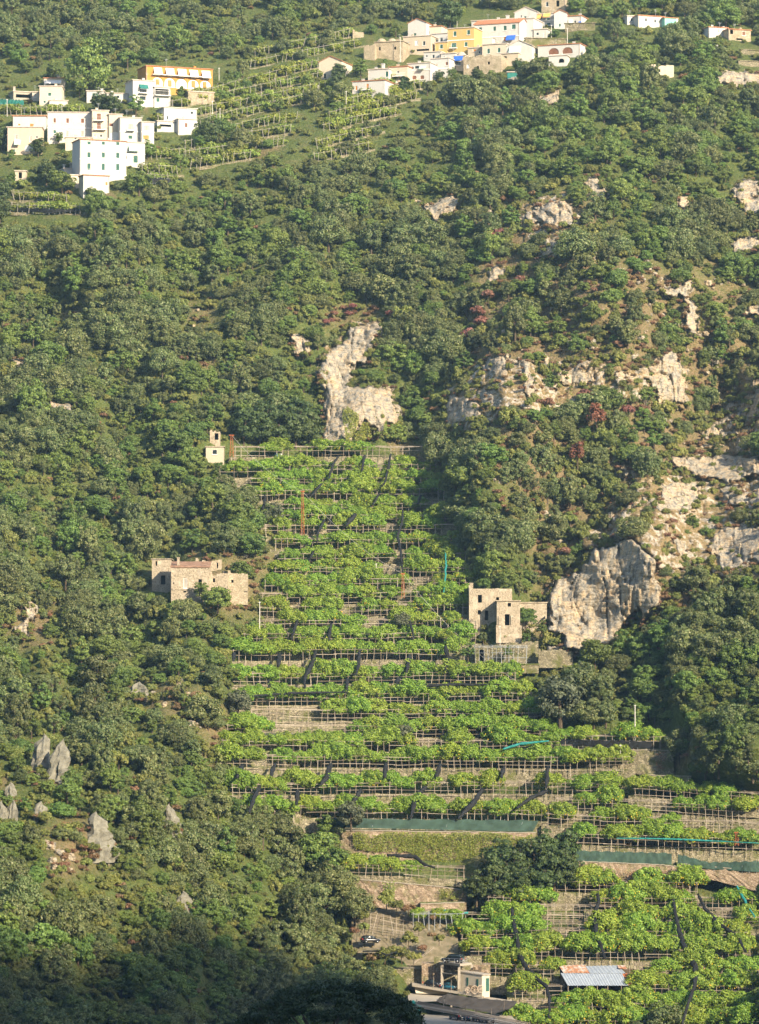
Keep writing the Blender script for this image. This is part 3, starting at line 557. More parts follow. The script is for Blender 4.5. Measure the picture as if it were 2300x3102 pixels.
def fruit_mesh(seed):
    r = np.random.default_rng(seed); m = MB()
    for _ in range(26):
        a = r.uniform(0, 6.28); e = r.uniform(-0.9, 0.7); c = np.array([2.7 * math.cos(a) * math.cos(e), 1.75 * math.sin(a) * math.cos(e), 2.15 + 1.5 * math.sin(max(e, -.5))]); s = 0.085; n = len(m.v)
        m.v += [tuple(c + np.array(k) * s) for k in ((1, 0, 0), (0, 1, 0), (-1, 0, 0), (0, -1, 0), (0, 0, 1.3), (0, 0, -1.3))]
        m.f += [(n, n + 1, n + 4), (n + 1, n + 2, n + 4), (n + 2, n + 3, n + 4), (n + 3, n, n + 4), (n + 1, n, n + 5), (n + 2, n + 1, n + 5), (n + 3, n + 2, n + 5), (n, n + 3, n + 5)]
    return m.mesh('fruit', 'lemon_rind')
FRUIT = [fruit_mesh(i) for i in range(3)]

# ------------------------------------------------------------------ lemon terraces
ORD = ['topmost', 'second', 'third', 'fourth', 'fifth', 'sixth', 'seventh', 'eighth', 'ninth', 'tenth', 'eleventh', 'twelfth', 'thirteenth', 'fourteenth', 'fifteenth', 'sixteenth', 'seventeenth', 'eighteenth', 'nineteenth', 'twentieth', 'twenty-first', 'twenty-second', 'twenty-third', 'twenty-fourth', 'twenty-fifth']
PROTECT = []        # image areas that trees must not hide: buildings and the like
def row_curve(pts, step_m=1.3, off=-1.0):
    px = np.array([p[0] for p in pts], float); py = np.array([p[1] for p in pts], float)
    Ymid = Ys(px.mean(), py.mean()); L = (px[-1] - px[0]) / ppm(Ymid); n = max(3, int(L / step_m) + 1)
    X = np.linspace(px[0], px[-1], n); Yp = np.interp(X, px, py) + 3.0 * fbm(X / 110, X * 0 + py[0] / 7, 55, 2)
    D = samp(YS, X, Yp) + off
    k = np.ones(9) / 9; D = np.convolve(np.pad(D, 4, mode='edge'), k, 'valid')
    return X, Yp, [P(x, y, d) for x, y, d in zip(X, Yp, D)]
def terrace(W, hw, label, cat='terrace', group='lemon terraces', wall='dry_stone', tread='grass_tread', back=7.0, name='terrace', rnd=None):
    r = rnd or random; W = [Vector(w) for w in W]; root = empty(name, W[len(W) // 2] - Vector((0, 0, hw)), label, cat, group)
    g = MB(); n = len(W); ext = [W[0] - (W[1] - W[0])] + W + [W[-1] + (W[-1] - W[-2])]
    lev = 5; vv = []
    for w in ext:
        jt = r.uniform(-0.10, 0.10)
        for a in range(lev):
            t = a / (lev - 1); vv.append(w + Vector((0, -0.35 * t + r.uniform(-0.09, 0.09), (jt if a == 0 else 0) - hw * t)))
    g.v = [tuple(v) for v in vv]; g.f = [(i * lev + a, i * lev + a + 1, (i + 1) * lev + a + 1, (i + 1) * lev + a) for i in range(len(ext) - 1) for a in range(lev - 1)]
    nb = len(g.v)
    for i, w in enumerate(ext):
        g.v.append(tuple(vv[i * lev] + Vector((0, 0.45, 0.0))))
    g.f += [(i * lev, (i + 1) * lev, nb + i + 1, nb + i) for i in range(len(ext) - 1)]
    g.build('stone_wall', wall, root)
    g = MB()
    for i, w in enumerate(ext):
        b = vv[i * lev] + Vector((0, 0.4, -0.03)); g.v += [tuple(b), tuple(b + Vector((0, back * 0.5, 0.12 + r.uniform(-.08, .08)))), tuple(b + Vector((0, back, 0.5)))]
    g.f = [(3 * i + a, 3 * i + 3 + a, 3 * i + 4 + a, 3 * i + 1 + a) for i in range(len(ext) - 1) for a in (0, 1)]
    g.build('grass_strip', tread, root)
    return root
def pergola(W, label, top=2.3, down=(0.0, 0.9), rails=(2.25, 1.5, 0.2), miss=0.12, group='pole pergolas over the lemon trees', rr=0.062, cross=2, depth=2.8, rnd=None, mat='chestnut_pole', fwd=0.42, name='pergola', lean=0.10, roofpoles=3):
    r = rnd or random; W = [Vector(w) for w in W]; root = empty(name, W[len(W) // 2], label, 'pergola', group)
    n = len(W); tops = []
    for i, w in enumerate(W):
        t = w + Vector((r.uniform(-lean, lean) * 2, -fwd + r.uniform(-0.12, 0.12), top + r.uniform(-0.15, 0.45)))
        tops.append(w + Vector((0, -fwd - 0.08, 0)))
        if r.random() > miss:
            pole('post', w + Vector((r.uniform(-lean, lean) * 2, -fwd - 0.1 - 0.1 * down[1], -r.uniform(*down))), t, rr * r.uniform(0.85, 1.25), mat, root)
        if i % cross == 0:
            z = top - 0.05 + r.uniform(-0.1, 0.1)
            pole('crossbeam', w + Vector((0, -fwd - 0.35, z)), w + Vector((r.uniform(-0.2, 0.2), depth, z + 0.5)), rr * 0.9, mat, root)
            if i % (cross * 2) == 0: pole('post', w + Vector((0, depth * 0.75, 0.1)), w + Vector((0.1, depth * 0.75, z + 0.5)), rr, mat, root)
    for h in rails:
        i = 0
        while i < n - 1:
            k = min(n - 1, i + r.randint(3, 5)); hh = h + r.uniform(-0.14, 0.14)
            if r.random() > 0.10: pole('rail', tops[i] + Vector((-0.3, -0.03, hh)), tops[k] + Vector((0.3, -0.03, hh + r.uniform(-0.16, 0.16))), rr * r.uniform(0.75, 1.05), mat, root)
            i = k
    for a in range(roofpoles):                           # roof poles running along the row behind the front edge
        i = 0
        while i < n - 1:
            k = min(n - 1, i + r.randint(4, 6)); y = fwd + depth * (a + 1) / 3.4; hh = top + 0.08 + 0.15 * a
            pole('roof_pole', tops[i] + Vector((-0.3, y, hh + r.uniform(-.1, .1))), tops[k] + Vector((0.3, y, hh + r.uniform(-.1, .1))), rr * 0.8, mat, root); i = k
    return root
NLEM = [0]
NTH = lambda i: (['first', 'second', 'third', 'fourth', 'fifth', 'sixth', 'seventh', 'eighth', 'ninth', 'tenth', 'eleventh', 'twelfth', 'thirteenth', 'fourteenth', 'fifteenth', 'sixteenth', 'seventeenth', 'eighteenth', 'nineteenth', 'twentieth', 'twenty-first', 'twenty-second', 'twenty-third', 'twenty-fourth', 'twenty-fifth', 'twenty-sixth'][min(i, 25)])
def lemons(W, X, label, group, dens=0.9, step=3.2, gaps=(), sc=(0.85, 1.2), fruit=0.5, zoff=0.0, kd='lemon', rnd=None, cat='lemon tree', name='lemon_tree', seedoff=0):
    r = rnd or random; L = sum((Vector(W[i + 1]) - Vector(W[i])).length for i in range(len(W) - 1)); n = max(1, int(L / step)); cnt = 0
    for i in range(n):
        t = (i + 0.5 + r.uniform(-0.3, 0.3)) / n * (len(W) - 1); a = min(int(t), len(W) - 2); p = Vector(W[a]).lerp(Vector(W[a + 1]), t - a); x = np.interp(t, range(len(X)), X)
        if any(g0 < x < g1 for g0, g1 in gaps) or r.random() > dens: continue
        s = r.uniform(*sc); NLEM[0] += 1; cnt += 1
        plant(kd, name, label.replace('NTH', NTH(cnt - 1)), cat, p + Vector((0, r.uniform(0.9, 1.9), zoff + r.uniform(-0.15, 0.15))), s * r.uniform(0.95, 1.2), r.uniform(-0.5, 0.5) + (math.pi if r.random() < .5 else 0), group, None, s * r.uniform(0.9, 1.15), ('fruit', random.choice(FRUIT)) if r.random() < fruit else None)
ROWS = [  # tread line (x, y) points; density of lemon trees; gaps; posts reach down; wooden rails
    ([(712, 1384), (1312, 1384)], .85, [(880, 935), (1190, 1310)]), ([(668, 1446), (830, 1446)], 1, ()), ([(840, 1440), (1320, 1438)], .9, ()), ([(760, 1480), (1328, 1477)], 1, ()), ([(735, 1518), (1345, 1512)], .95, ()),
    ([(800, 1558), (1365, 1556)], .9, [(805, 860)]), ([(800, 1590), (1385, 1590)], .95, ()), ([(805, 1624), (1392, 1620)], .95, [(870, 905)]), ([(835, 1664), (1402, 1662)], 1, ()),
    ([(845, 1710), (1412, 1706)], 1, [(1180, 1230)]), ([(835, 1750), (1425, 1750)], .9, [(1110, 1240)]), ([(805, 1792), (1430, 1782)], .95, [(1230, 1275)]), ([(795, 1832), (1432, 1824)], .8, [(1225, 1265)]), ([(790, 1872), (1440, 1862)], .75, [(1230, 1265)]),
    ([(785, 1912), (1450, 1908)], .85, ()), ([(740, 1952), (1440, 1950)], .9, ()), ([(705, 2002), (1405, 1998)], 1, ()), ([(710, 2074), (1560, 2070)], .95, ()),
    ([(700, 2138), (1610, 2132)], .85, ()), ([(760, 2184), (1640, 2182)], .8, [(760, 900)]), ([(690, 2232), (1655, 2234)], .85, [(800, 1080)]), ([(675, 2276), (1690, 2280)], .85, [(1300, 1380)]),
    ([(668, 2324), (1905, 2330)], .75, [(760, 830)]), ([(705, 2410), (1300, 2404), (1850, 2408)], .75, ()), ([(730, 2476), (1640, 2488)], .85, ())]
ROWGEO = []
for i, (pts, dens, gaps) in enumerate(ROWS):
    r = random.Random(500 + i); X, Yp, W = row_curve(pts, 1.35)
    nxt = [q for q, _, _ in ROWS[i + 1:i + 3]]; ny_ = min([np.mean([p[1] for p in q]) for q in nxt if np.mean([p[1] for p in q]) > np.mean([p[1] for p in pts]) + 15] or [pts[0][1] + 40])
    hw = (ny_ - np.mean([p[1] for p in pts])) / ppm(920) + 0.5
    od = ORD[i] if i else 'topmost'
    terrace(W, hw, f'dry-stone walled grassy terrace, {od} step of the central lemon slope', rnd=r)
    wood = i in (0, 10, 12, 13, 14, 17, 18, 19, 20, 22, 23)
    pergola(W, f'weathered pole pergola on the {od} step of the central lemon slope', down=(0.2, 1.9) if i > 16 else (0.0, 1.0), rails=(2.3, 1.55, 0.75, -0.3) if i in (17, 18, 19, 20, 22, 23) else ((2.2, 1.4, 0.3) if wood else (2.2, 1.3)), miss=0.1 if wood else 0.25, rnd=r)
    lemons(W, X, f'NTH lemon tree from the left on the {od} step of the central slope', 'lemon trees on the central slope', dens if i < 16 else min(.97, dens + .1), 4.2 if i < 16 else 4.0, gaps, (0.9, 1.25) if i < 16 else (0.95, 1.3), 0.3, rnd=r)
    ROWGEO.append((X, Yp, W))
LOWER = [([(1670, 2262), (2020, 2268)], .9, [(1830, 1850)], 'terrace under the tall white pole', 3.6), ([(1925, 2412), (2300, 2440)], 1, [(2250, 2300)], 'terrace below the frame edge trees', 2.6), ([(1690, 2456), (2000, 2462), (2300, 2482)], .7, [(1900, 2010)], 'terrace just above the rusty mast', 3.0),
         ([(1660, 2500), (2300, 2530)], .75, [(2150, 2260)], 'terrace just above the teal roped nets', 2.8), ([(1750, 2560), (2300, 2580)], .95, (), 'terrace right above the green screens', 3.4)]
for i, (pts, dens, gaps, what, hw) in enumerate(LOWER):
    r = random.Random(600 + i); X, Yp, W = row_curve(pts, 1.35)
    terrace(W, hw, f'dry-stone {what}', rnd=r); pergola(W, f'weathered pole pergola on the {what}', down=(0.1, 1.4), rails=(2.3, 1.5, 0.4), rnd=r)
    lemons(W, X, f'NTH lemon tree from the left, {what}', 'lemon trees on the lower terraces', min(1, dens + .15), 4.2, gaps, (0.95, 1.25), 0.6, rnd=r)
ORCH = [([(1690, 2704), (2110, 2712)], .95, [(1700, 1740), (1850, 1900)], 'orchard row under the dry grassy wall'), ([(1480, 2752), (1650, 2752)], .8, [(1480, 1520)], 'short orchard row under the dark grove'), ([(1790, 2756), (2280, 2760)], 1, [(1860, 1880), (2110, 2200)], 'orchard row beside the bare pole frames'),
        ([(1410, 2806), (2300, 2815)], .85, [(1640, 1850), (2120, 2240)], 'orchard row crossing the bare pole frames'), ([(1400, 2852), (2260, 2858)], .9, [(1660, 1820)], 'orchard row above the metal roofed shed'), ([(1430, 2906), (2270, 2914)], 1, [(1660, 1690), (2200, 2240)], 'orchard row behind the metal roofed shed'),
        ([(1480, 2956), (1690, 2960)], 1, (), 'orchard row between garage and tin shed'), ([(1925, 2960), (2300, 2975)], .95, [(1925, 2000)], 'orchard row beside the open end of the shed'), ([(1940, 3018), (2300, 3030)], 1, (), 'orchard row below the open end of the shed'), ([(1560, 3022), (1700, 3026)], .5, (), 'short orchard row beside the shed steps'),
        ([(1600, 3072), (2300, 3080)], .95, [(1640, 1700)], 'lowest full orchard row under the shed'), ([(1540, 3125), (2300, 3132)], 1, (), 'orchard row cut by the bottom frame edge')]
for i, (pts, dens, gaps, what) in enumerate(ORCH):
    r = random.Random(700 + i); X, Yp, W = row_curve(pts, 1.35)
    terrace(W, 3.6, f'stone edged {what}', group='lower orchard terraces', rnd=r); pergola(W, f'rough pole frame over the {what}', down=(0.1, 1.2), rails=(2.3, 1.5, 0.7), miss=0.2, group='pole frames in the lower orchard', rnd=r)
    lemons(W, X, f'NTH lemon tree from the left, {what}', 'lemon trees in the lower orchard', min(1, dens + .1), 3.7, gaps, (1.05, 1.4), 0.95, rnd=r)
# bare pole frames in the orchard
for a, (x0, x1, y0) in enumerate(((1640, 1850, 2780), (1660, 1830, 2830), (2110, 2230, 2790))):
    X, Yp, W = row_curve([(x0, y0), (x1, y0 + 3)], 1.2, -2.2)
    pergola(W, ['bare pole frame in the orchard, upper of two between the black net strips', 'bare pole frame in the orchard, lower of two between the black net strips', 'bare leaning pole frame in the orchard near the frame edge'][a], down=(1.0, 1.8), rails=(2.2, 1.5, 0.8, 0.1, -0.6), miss=0.05, group='bare pole frames', rnd=random.Random(740 + a))

plain('grey_pole', (0.34, 0.31, 0.27), rough=.85)
# vine and vegetable terraces around the hamlets
VROWS = [[(520, 330), (980, 240)], [(480, 372), (1000, 268)], [(560, 392), (960, 300)], [(600, 420), (900, 360)], [(560, 452), (880, 402)], [(560, 482), (860, 440)], [(560, 512), (760, 480)], [(600, 300), (960, 205)], [(760, 205), (1090, 140)], [(770, 170), (1060, 110)],
         [(1060, 290), (1260, 235)], [(1020, 330), (1290, 262)], [(1000, 362), (1260, 300)], [(980, 400), (1200, 345)], [(960, 450), (1150, 400)], [(950, 490), (1120, 455)], [(0, 348), (240, 345)], [(40, 605), (200, 612)], [(35, 642), (245, 648)], [(430, 525), (540, 530)], [(435, 550), (530, 556)], [(455, 485), (560, 470)]]
for i, pts in enumerate(VROWS):
    r = random.Random(800 + i); X, Yp, W = row_curve(pts, 1.35, -0.8)
    where = ['between the two hamlets', 'under the white hamlet on the crest', 'around the lower hamlet'][0 if i < 10 else (1 if i < 16 else 2)]
    no = ORD[i] if i < 10 else (ORD[i - 10] if i < 16 else ORD[i - 16]); no = 'first' if no == 'topmost' else no
    terrace(W, 0.9, f'low stone garden terrace {where}, {no} of its flight', group='garden terraces of the hamlets', rnd=r, back=5, wall='mossy_stone')
    pergola(W, f'row of vine poles {where}, {no} of its flight', top=2.2, down=(0.0, 0.5), rails=(1.85,), miss=0.15, group='vine rows of the hamlets', rr=0.06, mat='grey_pole', cross=30, depth=1.6, rnd=r, name='vine_trellis', roofpoles=0, lean=.2)
    lemons(W, X, f'NTH vine from the left, {no} garden terrace {where}', 'vines on the garden terraces', 1 if i not in (0, 8, 9) else .9, 2.9, (), (1.0, 1.45), 0, -0.1, 'vine', rnd=r, cat='vine', name='grape_vine')

# ------------------------------------------------------------------ rolled nets, screens, masts
def net(pts, w, label, mat='black_net', group='rolled shade nets', name='shade_net', off=5.8):
    px = [p[0] for p in pts]; py = [p[1] for p in pts]; d = np.cumsum([0] + [math.hypot(px[i + 1] - px[i], py[i + 1] - py[i]) for i in range(len(px) - 1)])
    w *= 1.35; n = max(4, int(d[-1] / 6)); t = np.linspace(0, d[-1], n); X = np.interp(t, d, px); Yp = np.interp(t, d, py); r = random.Random(int(px[0] * 7 + py[0]))
    g = MB(); k = 6; c = [P(x + r.uniform(-1.2, 1.2), y, Ys(x, y) - off + r.uniform(-.15, .15)) for x, y in zip(X, Yp)]
    ww = [w * (0.55 + 0.45 * math.sin(math.pi * min(1, (i + 0.6) / n * 1.15))) * r.uniform(0.75, 1.2) for i in range(n)]
    for i in range(n):
        a = (c[min(n - 1, i + 1)] - c[max(0, i - 1)]).normalized(); s = a.cross(Vector((0, 1, 0))).normalized(); q = Vector((0, 1, 0))
        for j in range(k):
            g_ = 2 * math.pi * j / k; g.v.append(tuple(c[i] + s * math.cos(g_) * ww[i] + q * math.sin(g_) * ww[i] * 0.55))
    g.f = [(i * k + j, i * k + (j + 1) % k, (i + 1) * k + (j + 1) % k, (i + 1) * k + j) for i in range(n - 1) for j in range(k)]
    g.f += [tuple(range(k))[::-1], tuple((n - 1) * k + j for j in range(k))]
    return tag(g.build(name, mat, None, True), label, 'shade net', group)
NETS = [('d', [(1035, 215), (1010, 250), (985, 330)], .22), ('d', [(1165, 210), (1150, 295)], .22), ('d', [(1295, 205), (1285, 270), (1270, 340), (1250, 370)], .24), ('d', [(1240, 400), (1205, 465)], .2), ('d', [(950, 355), (895, 420)], .22), ('d', [(1445, 410), (1430, 460)], .24),
        ('d', [(1355, 485), (1355, 540), (1330, 620), (1345, 690), (1355, 800)], .24), ('d', [(965, 535), (930, 600), (925, 650)], .22), ('d', [(1120, 505), (1070, 570)], .36), ('d', [(668, 410), (655, 490)], .22), ('d', [(910, 690), (890, 735)], .24), ('d', [(830, 1035), (795, 1145)], .24), ('d', [(998, 1055), (985, 1140)], .26), ('d', [(1390, 1040), (1415, 1140)], .2),
        ('f', [(95, 40), (90, 85)], .3), ('f', [(312, 45), (303, 110)], .36), ('f', [(485, 35), (460, 110), (430, 160), (430, 225)], .34), ('f', [(692, 30), (685, 110), (672, 150)], .3), ('f', [(930, 50), (915, 140)], .36), ('f', [(1100, 10), (1115, 70), (1100, 125)], .38), ('f', [(635, 165), (630, 220)], .3), ('f', [(875, 160), (870, 210)], .36), ('f', [(260, 170), (260, 210)], .3),
        ('f', [(135, 575), (105, 640)], .42), ('f', [(290, 570), (260, 650)], .36), ('f', [(555, 570), (535, 635), (505, 675)], .42), ('f', [(818, 565), (810, 640)], .38), ('f', [(1080, 570), (1055, 635)], .4), ('f', [(1380, 580), (1368, 640)], .34), ('f', [(1590, 580), (1580, 690)], .36), ('f', [(220, 675), (185, 740), (165, 805)], .36), ('f', [(398, 695), (390, 770)], .38), ('f', [(700, 690), (650, 775)], .36),
        ('f', [(1010, 680), (960, 730), (935, 830)], .42), ('f', [(1280, 690), (1235, 760), (1160, 835)], .42), ('f', [(1590, 700), (1500, 740), (1440, 785)], .34), ('f', [(180, 250), (350, 235), (640, 230)], .2), ('f', [(870, 205), (1150, 195), (1360, 195)], .26),
        ('h', [(105, 620), (115, 700), (135, 800), (155, 920), (205, 1010), (270, 1070), (320, 1110), (340, 1180), (340, 1310)], .36), ('h', [(640, 530), (650, 580), (628, 650), (630, 760), (660, 850), (688, 940)], .36), ('h', [(1112, 565), (1130, 660), (1150, 760), (1190, 880), (1255, 990), (1250, 1100), (1215, 1200), (1170, 1346)], .38), ('h', [(1270, 530), (1310, 620), (1380, 700), (1450, 755), (1520, 800), (1570, 900)], .32),
        ('g', [(430, 175), (600, 185), (650, 230), (715, 250)], .3)]
NETL = {}
for i, (c, pts, w) in enumerate(NETS):
    q = N(c, *pts); my = np.mean([p[1] for p in q]); near = min(range(len(ROWS)), key=lambda k: abs(np.mean([a[1] for a in ROWS[k][0]]) - my))
    if c == 'h': lab = ['long black net roll snaking down the orchard beside the garage', 'black net roll hanging over the bare pole frames of the orchard', 'longest black net roll, curving down the orchard to the bottom frame edge', 'black net roll crossing the orchard corner by the frame edge'][i - 38]
    elif c == 'g': lab = 'black net draped over the short pergola under the ivy wall'
    else:
        mx = np.mean([p[0] for p in q]); horiz = abs(q[0][0] - q[-1][0]) > 3 * abs(q[0][1] - q[-1][1]); zone = 'roofed ruin side' if mx < 880 else ('middle' if mx < 1180 else 'roofless ruin side')
        zone = ('outer ' if (mx < 790 or mx > 1420) else '') + zone
        lab = f'black net {"laid along" if horiz else "roll hanging over"} the {ORD[near]} lemon step, {zone}'; NETL[lab] = NETL.get(lab, 0) + 1; lab += '' if NETL[lab] == 1 else f', {NTH(NETL[lab] - 1)} one'
    net(q, w, lab, off=8.4 if c == 'h' else 6.5)
net(N('e', (152, 0), (160, 100), (148, 240)), .16, 'teal net rope hanging on the central lemon slope', 'teal_net', 'teal nets'); net(N('h', (1510, 480), (1560, 570), (1625, 680)), .2, 'teal net roll lying on the orchard corner trees', 'teal_net', 'teal nets')
net(N('e', (430, 975), (510, 950), (650, 935)), .22, 'teal net roll lying along the twenty-first lemon step', 'teal_net', 'teal nets'); net(N('h', (760, 185), (870, 185), (1120, 190), (1652, 215)), .14, 'thin teal net rope strung along the lower terraces', 'teal_net', 'teal nets')
net(N('g', (680, 520), (760, 505), (810, 525), (910, 515)), .35, 'crumpled teal net on the vine roof above the garage', 'teal_net', 'teal nets'); net(N('g', (300, 835), (360, 860), (430, 890)), .25, 'teal net bundled in the shrubs left of the garage', 'teal_net', 'teal nets', off=4)
net(N('z', (200, 1040), (250, 1090), (290, 1120), (350, 1140)), .3, 'teal net knotted over shrubs beside the umbrella pine', 'teal_net', 'teal nets', off=9); net(N('z', (285, 1130), (270, 1220), (265, 1320)), .22, 'teal net strand hanging below the knotted one', 'teal_net', 'teal nets', off=9)
def screen(top, bot, label, mat='green_screen', off=-3.0, posts=True, group='windbreak screens', name='windbreak_screen'):
    n = 60; tx_ = np.linspace(top[0][0], top[-1][0], n); t_ = np.interp(tx_, [p[0] for p in top], [p[1] for p in top]); bx = np.linspace(bot[0][0], bot[-1][0], n); b_ = np.interp(bx, [p[0] for p in bot], [p[1] for p in bot])
    r = random.Random(int(top[0][0])); g = MB(); D = np.array([Ys(x, y) for x, y in zip(bx, b_)]) + off; D = np.convolve(np.pad(D, 8, mode='edge'), np.ones(17) / 17, 'valid')
    root = empty(name, P(bx[n // 2], b_[n // 2], D[n // 2]), label, 'screen', group)
    for i in range(n):
        for a in range(5):
            t = a / 4; sag = 1.6 * math.sin(i * 0.9) * (1 if a == 0 else 0); g.v.append(tuple(P(tx_[i] * (1 - t) + bx[i] * t, t_[i] * (1 - t) + b_[i] * t + sag, D[i] + 0.10 * math.sin(i * 0.7 + a) + 0.10 * r.uniform(-1, 1))))
    g.f = [(i * 5 + a, i * 5 + a + 1, i * 5 + 6 + a, i * 5 + 5 + a) for i in range(n - 1) for a in range(4)]
    g.build('net_cloth', mat, root, True)
    if posts:
        for i in range(0, n, 5): pole('post', P(bx[i], b_[i] + 5, D[i] + 0.16), P(tx_[i], t_[i] - 3, D[i] + 0.16), 0.05, 'grey_metal', root)
    return root
screen(N('f', (490, 832), (1545, 842)), N('f', (490, 874), (1518, 896)), 'long dark green windbreak screen on top of the ivy covered wall')
screen(N('h', (505, 262), (1105, 278)), N('h', (505, 325), (1105, 348)), 'dark green windbreak screen above the dry grassy wall', off=-3.6)
screen(N('h', (1145, 283), (1330, 335), (1670, 328)), N('h', (1145, 346), (1330, 376), (1670, 397)), 'sagging dark green windbreak screen reaching the frame edge', off=-3.6)
screen(N('f', (205, 424), (860, 432)), N('f', (185, 470), (850, 472)), 'thin grey mesh screen along the twenty-first lemon step', 'grey_mesh', -2.0)
screen(N('e', (700, 926), (1140, 938)), N('e', (700, 955), (1140, 972)), 'black netting strip beneath the tall white pole', 'black_net', -2.0)
screen(N('a', (895, 738), (1072, 748)), N('a', (900, 765), (1070, 777)), 'black netting strip right of the tall white three-storey house', 'black_net', -2.0)
screen(N('a', (105, 925), (300, 935), (505, 930)), N('a', (110, 945), (300, 962), (500, 948)), 'black netting strip along the garden below the lower hamlet', 'black_net', -2.0)
screen(N('a', (0, 248), (150, 255)), N('a', (0, 280), (150, 285)), 'dark green netting beside the cream tower house', 'green_cloth', -2.0)

def mast(px, pb, pt, w, label, off=-2.5, mat='rust'):
    Y = Ys(px, pb) + off; a = P(px, pb, Y); h = (pb - pt) / ppm(Y); root = empty('lattice_mast', a, label, 'mast', 'rusty lattice masts of the cableway'); q = w / 2
    cs = [Vector((sx * q, sy * q, 0)) for sx, sy in ((-1, -1), (1, -1), (1, 1), (-1, 1))]
    for c in cs: pole('leg', a + c * 1.5, a + c * 0.8 + Vector((0, 0, h)), 0.06, mat, root)
    n = max(3, int(h / 0.9)); g = MB()
    for k in range(n):
        z0, z1 = h * k / n, h * (k + 1) / n
        for j in range(4):
            c0, c1 = cs[j], cs[(j + 1) % 4]; f0 = 1.5 - 0.7 * k / n; f1 = 1.5 - 0.7 * (k + 1) / n
            g.bar(a + c0 * f0 + Vector((0, 0, z0)), a + c1 * f1 + Vector((0, 0, z1)), 0.035); g.bar(a + c0 * f1 + Vector((0, 0, z1)), a + c1 * f1 + Vector((0, 0, z1)), 0.03)
    g.build('lattice', mat, root)
    MB().box(a + Vector((-q * 2, -0.1, h - 0.15)), (q * 4, 0, 0), (0, 0.2, 0), (0, 0, 0.25)).build('head_plate', mat, root); return a + Vector((0, 0, h))
tops = [mast(702, 1384, 1318, 0.55, 'rusty orange lattice mast beside the small tower hut'), mast(917, 1622, 1488, 0.45, 'tall rusty orange lattice mast among the upper lemon steps'), mast(1221, 1812, 1738, 0.45, 'rusty orange lattice mast in the middle of the lemon slope'), mast(2232, 2562, 2522, 0.5, 'short rusty lattice mast on the lower terraces by the frame edge')]
def cable(a, b, sag, label, group='cables strung over the slope', r=0.022):
    g = MB(); n = 10; pts = []
    for i in range(n + 1):
        t = i / n; p = Vector(a).lerp(Vector(b), t); p.z -= sag * 4 * t * (1 - t); pts.append(p)
    g.tube(pts, [r] * (n + 1), 4); return tag(g.build('cable', 'pale_pole'), label, 'cable', group)
cable(tops[0], tops[1], 1.5, 'sagging cable between the tower hut mast and the tall lattice mast'); cable(tops[1], tops[2], 1.8, 'sagging cable between the two lower lattice masts')
cable(tops[2], P(1560, 2060, Ys(1560, 2060) - 4), 2.0, 'sagging cable running from the middle mast to the trees')
def white_pole(px, pb, pt, label, off=-2.2, r=0.09, mat='pale_pole'):
    Y = Ys(px, pb) + off; a = P(px, pb, Y); b = P(px, pt, Y); root = empty('utility_pole', a, label, 'pole', 'poles on the slope')
    pole('shaft', a + Vector((0, 0, -0.3)), b, r, mat, root); MB().box(b + Vector((-0.25, -0.06, -0.25)), (0.5, 0, 0), (0, 0.12, 0), (0, 0, 0.1)).build('cross_arm', mat, root)
POLES = [(787, 1940, 1822, 'tall pale pole at the edge of the lemon slope near the roofed ruin', .1), (1924, 2250, 2135, 'tall white pole above the black netting', .11), (1140, 1760, 1706, 'short pale pole among the middle lemon steps', .08), (1515, 1975, 1895, 'slim pale pole in front of the roofless ruin', .07),
         (1733, 2010, 1980, 'short white post at the end of the ruin terrace wall', .1), (664, 240, 205, 'pale pole right of the orange building', .08), (644, 365, 305, 'pale pole beside the vine terraces', .08), (667, 380, 328, 'wooden pole beside the pale pole at the vine terraces', .08),
         (1719, 132, 84, 'pale pole above the arched house', .09), (1646, 135, 100, 'pale pole left of the arched house', .08), (1671, 110, 75, 'pale pole by the stone garden wall on the crest', .08), (1385, 90, 62, 'antenna pole behind the yellow house', .06), (964, 300, 258, 'pole below the isolated cream house', .08), (1049, 325, 275, 'pole below the small white house with orange shutters', .08), (2173, 170, 135, 'pole in the woods left of the stone cottage', .07), (1880, 2300, 2255, 'pole of the net frame below the tall white pole', .06), (22, 350, 300, 'pole at the frame edge beside the green netting', .08), (1213, 185, 112, 'pole in front of the domed stone house', .08)]
for px, pb, pt, lab, r in POLES: white_pole(px, pb, pt, lab, -1.8, r)

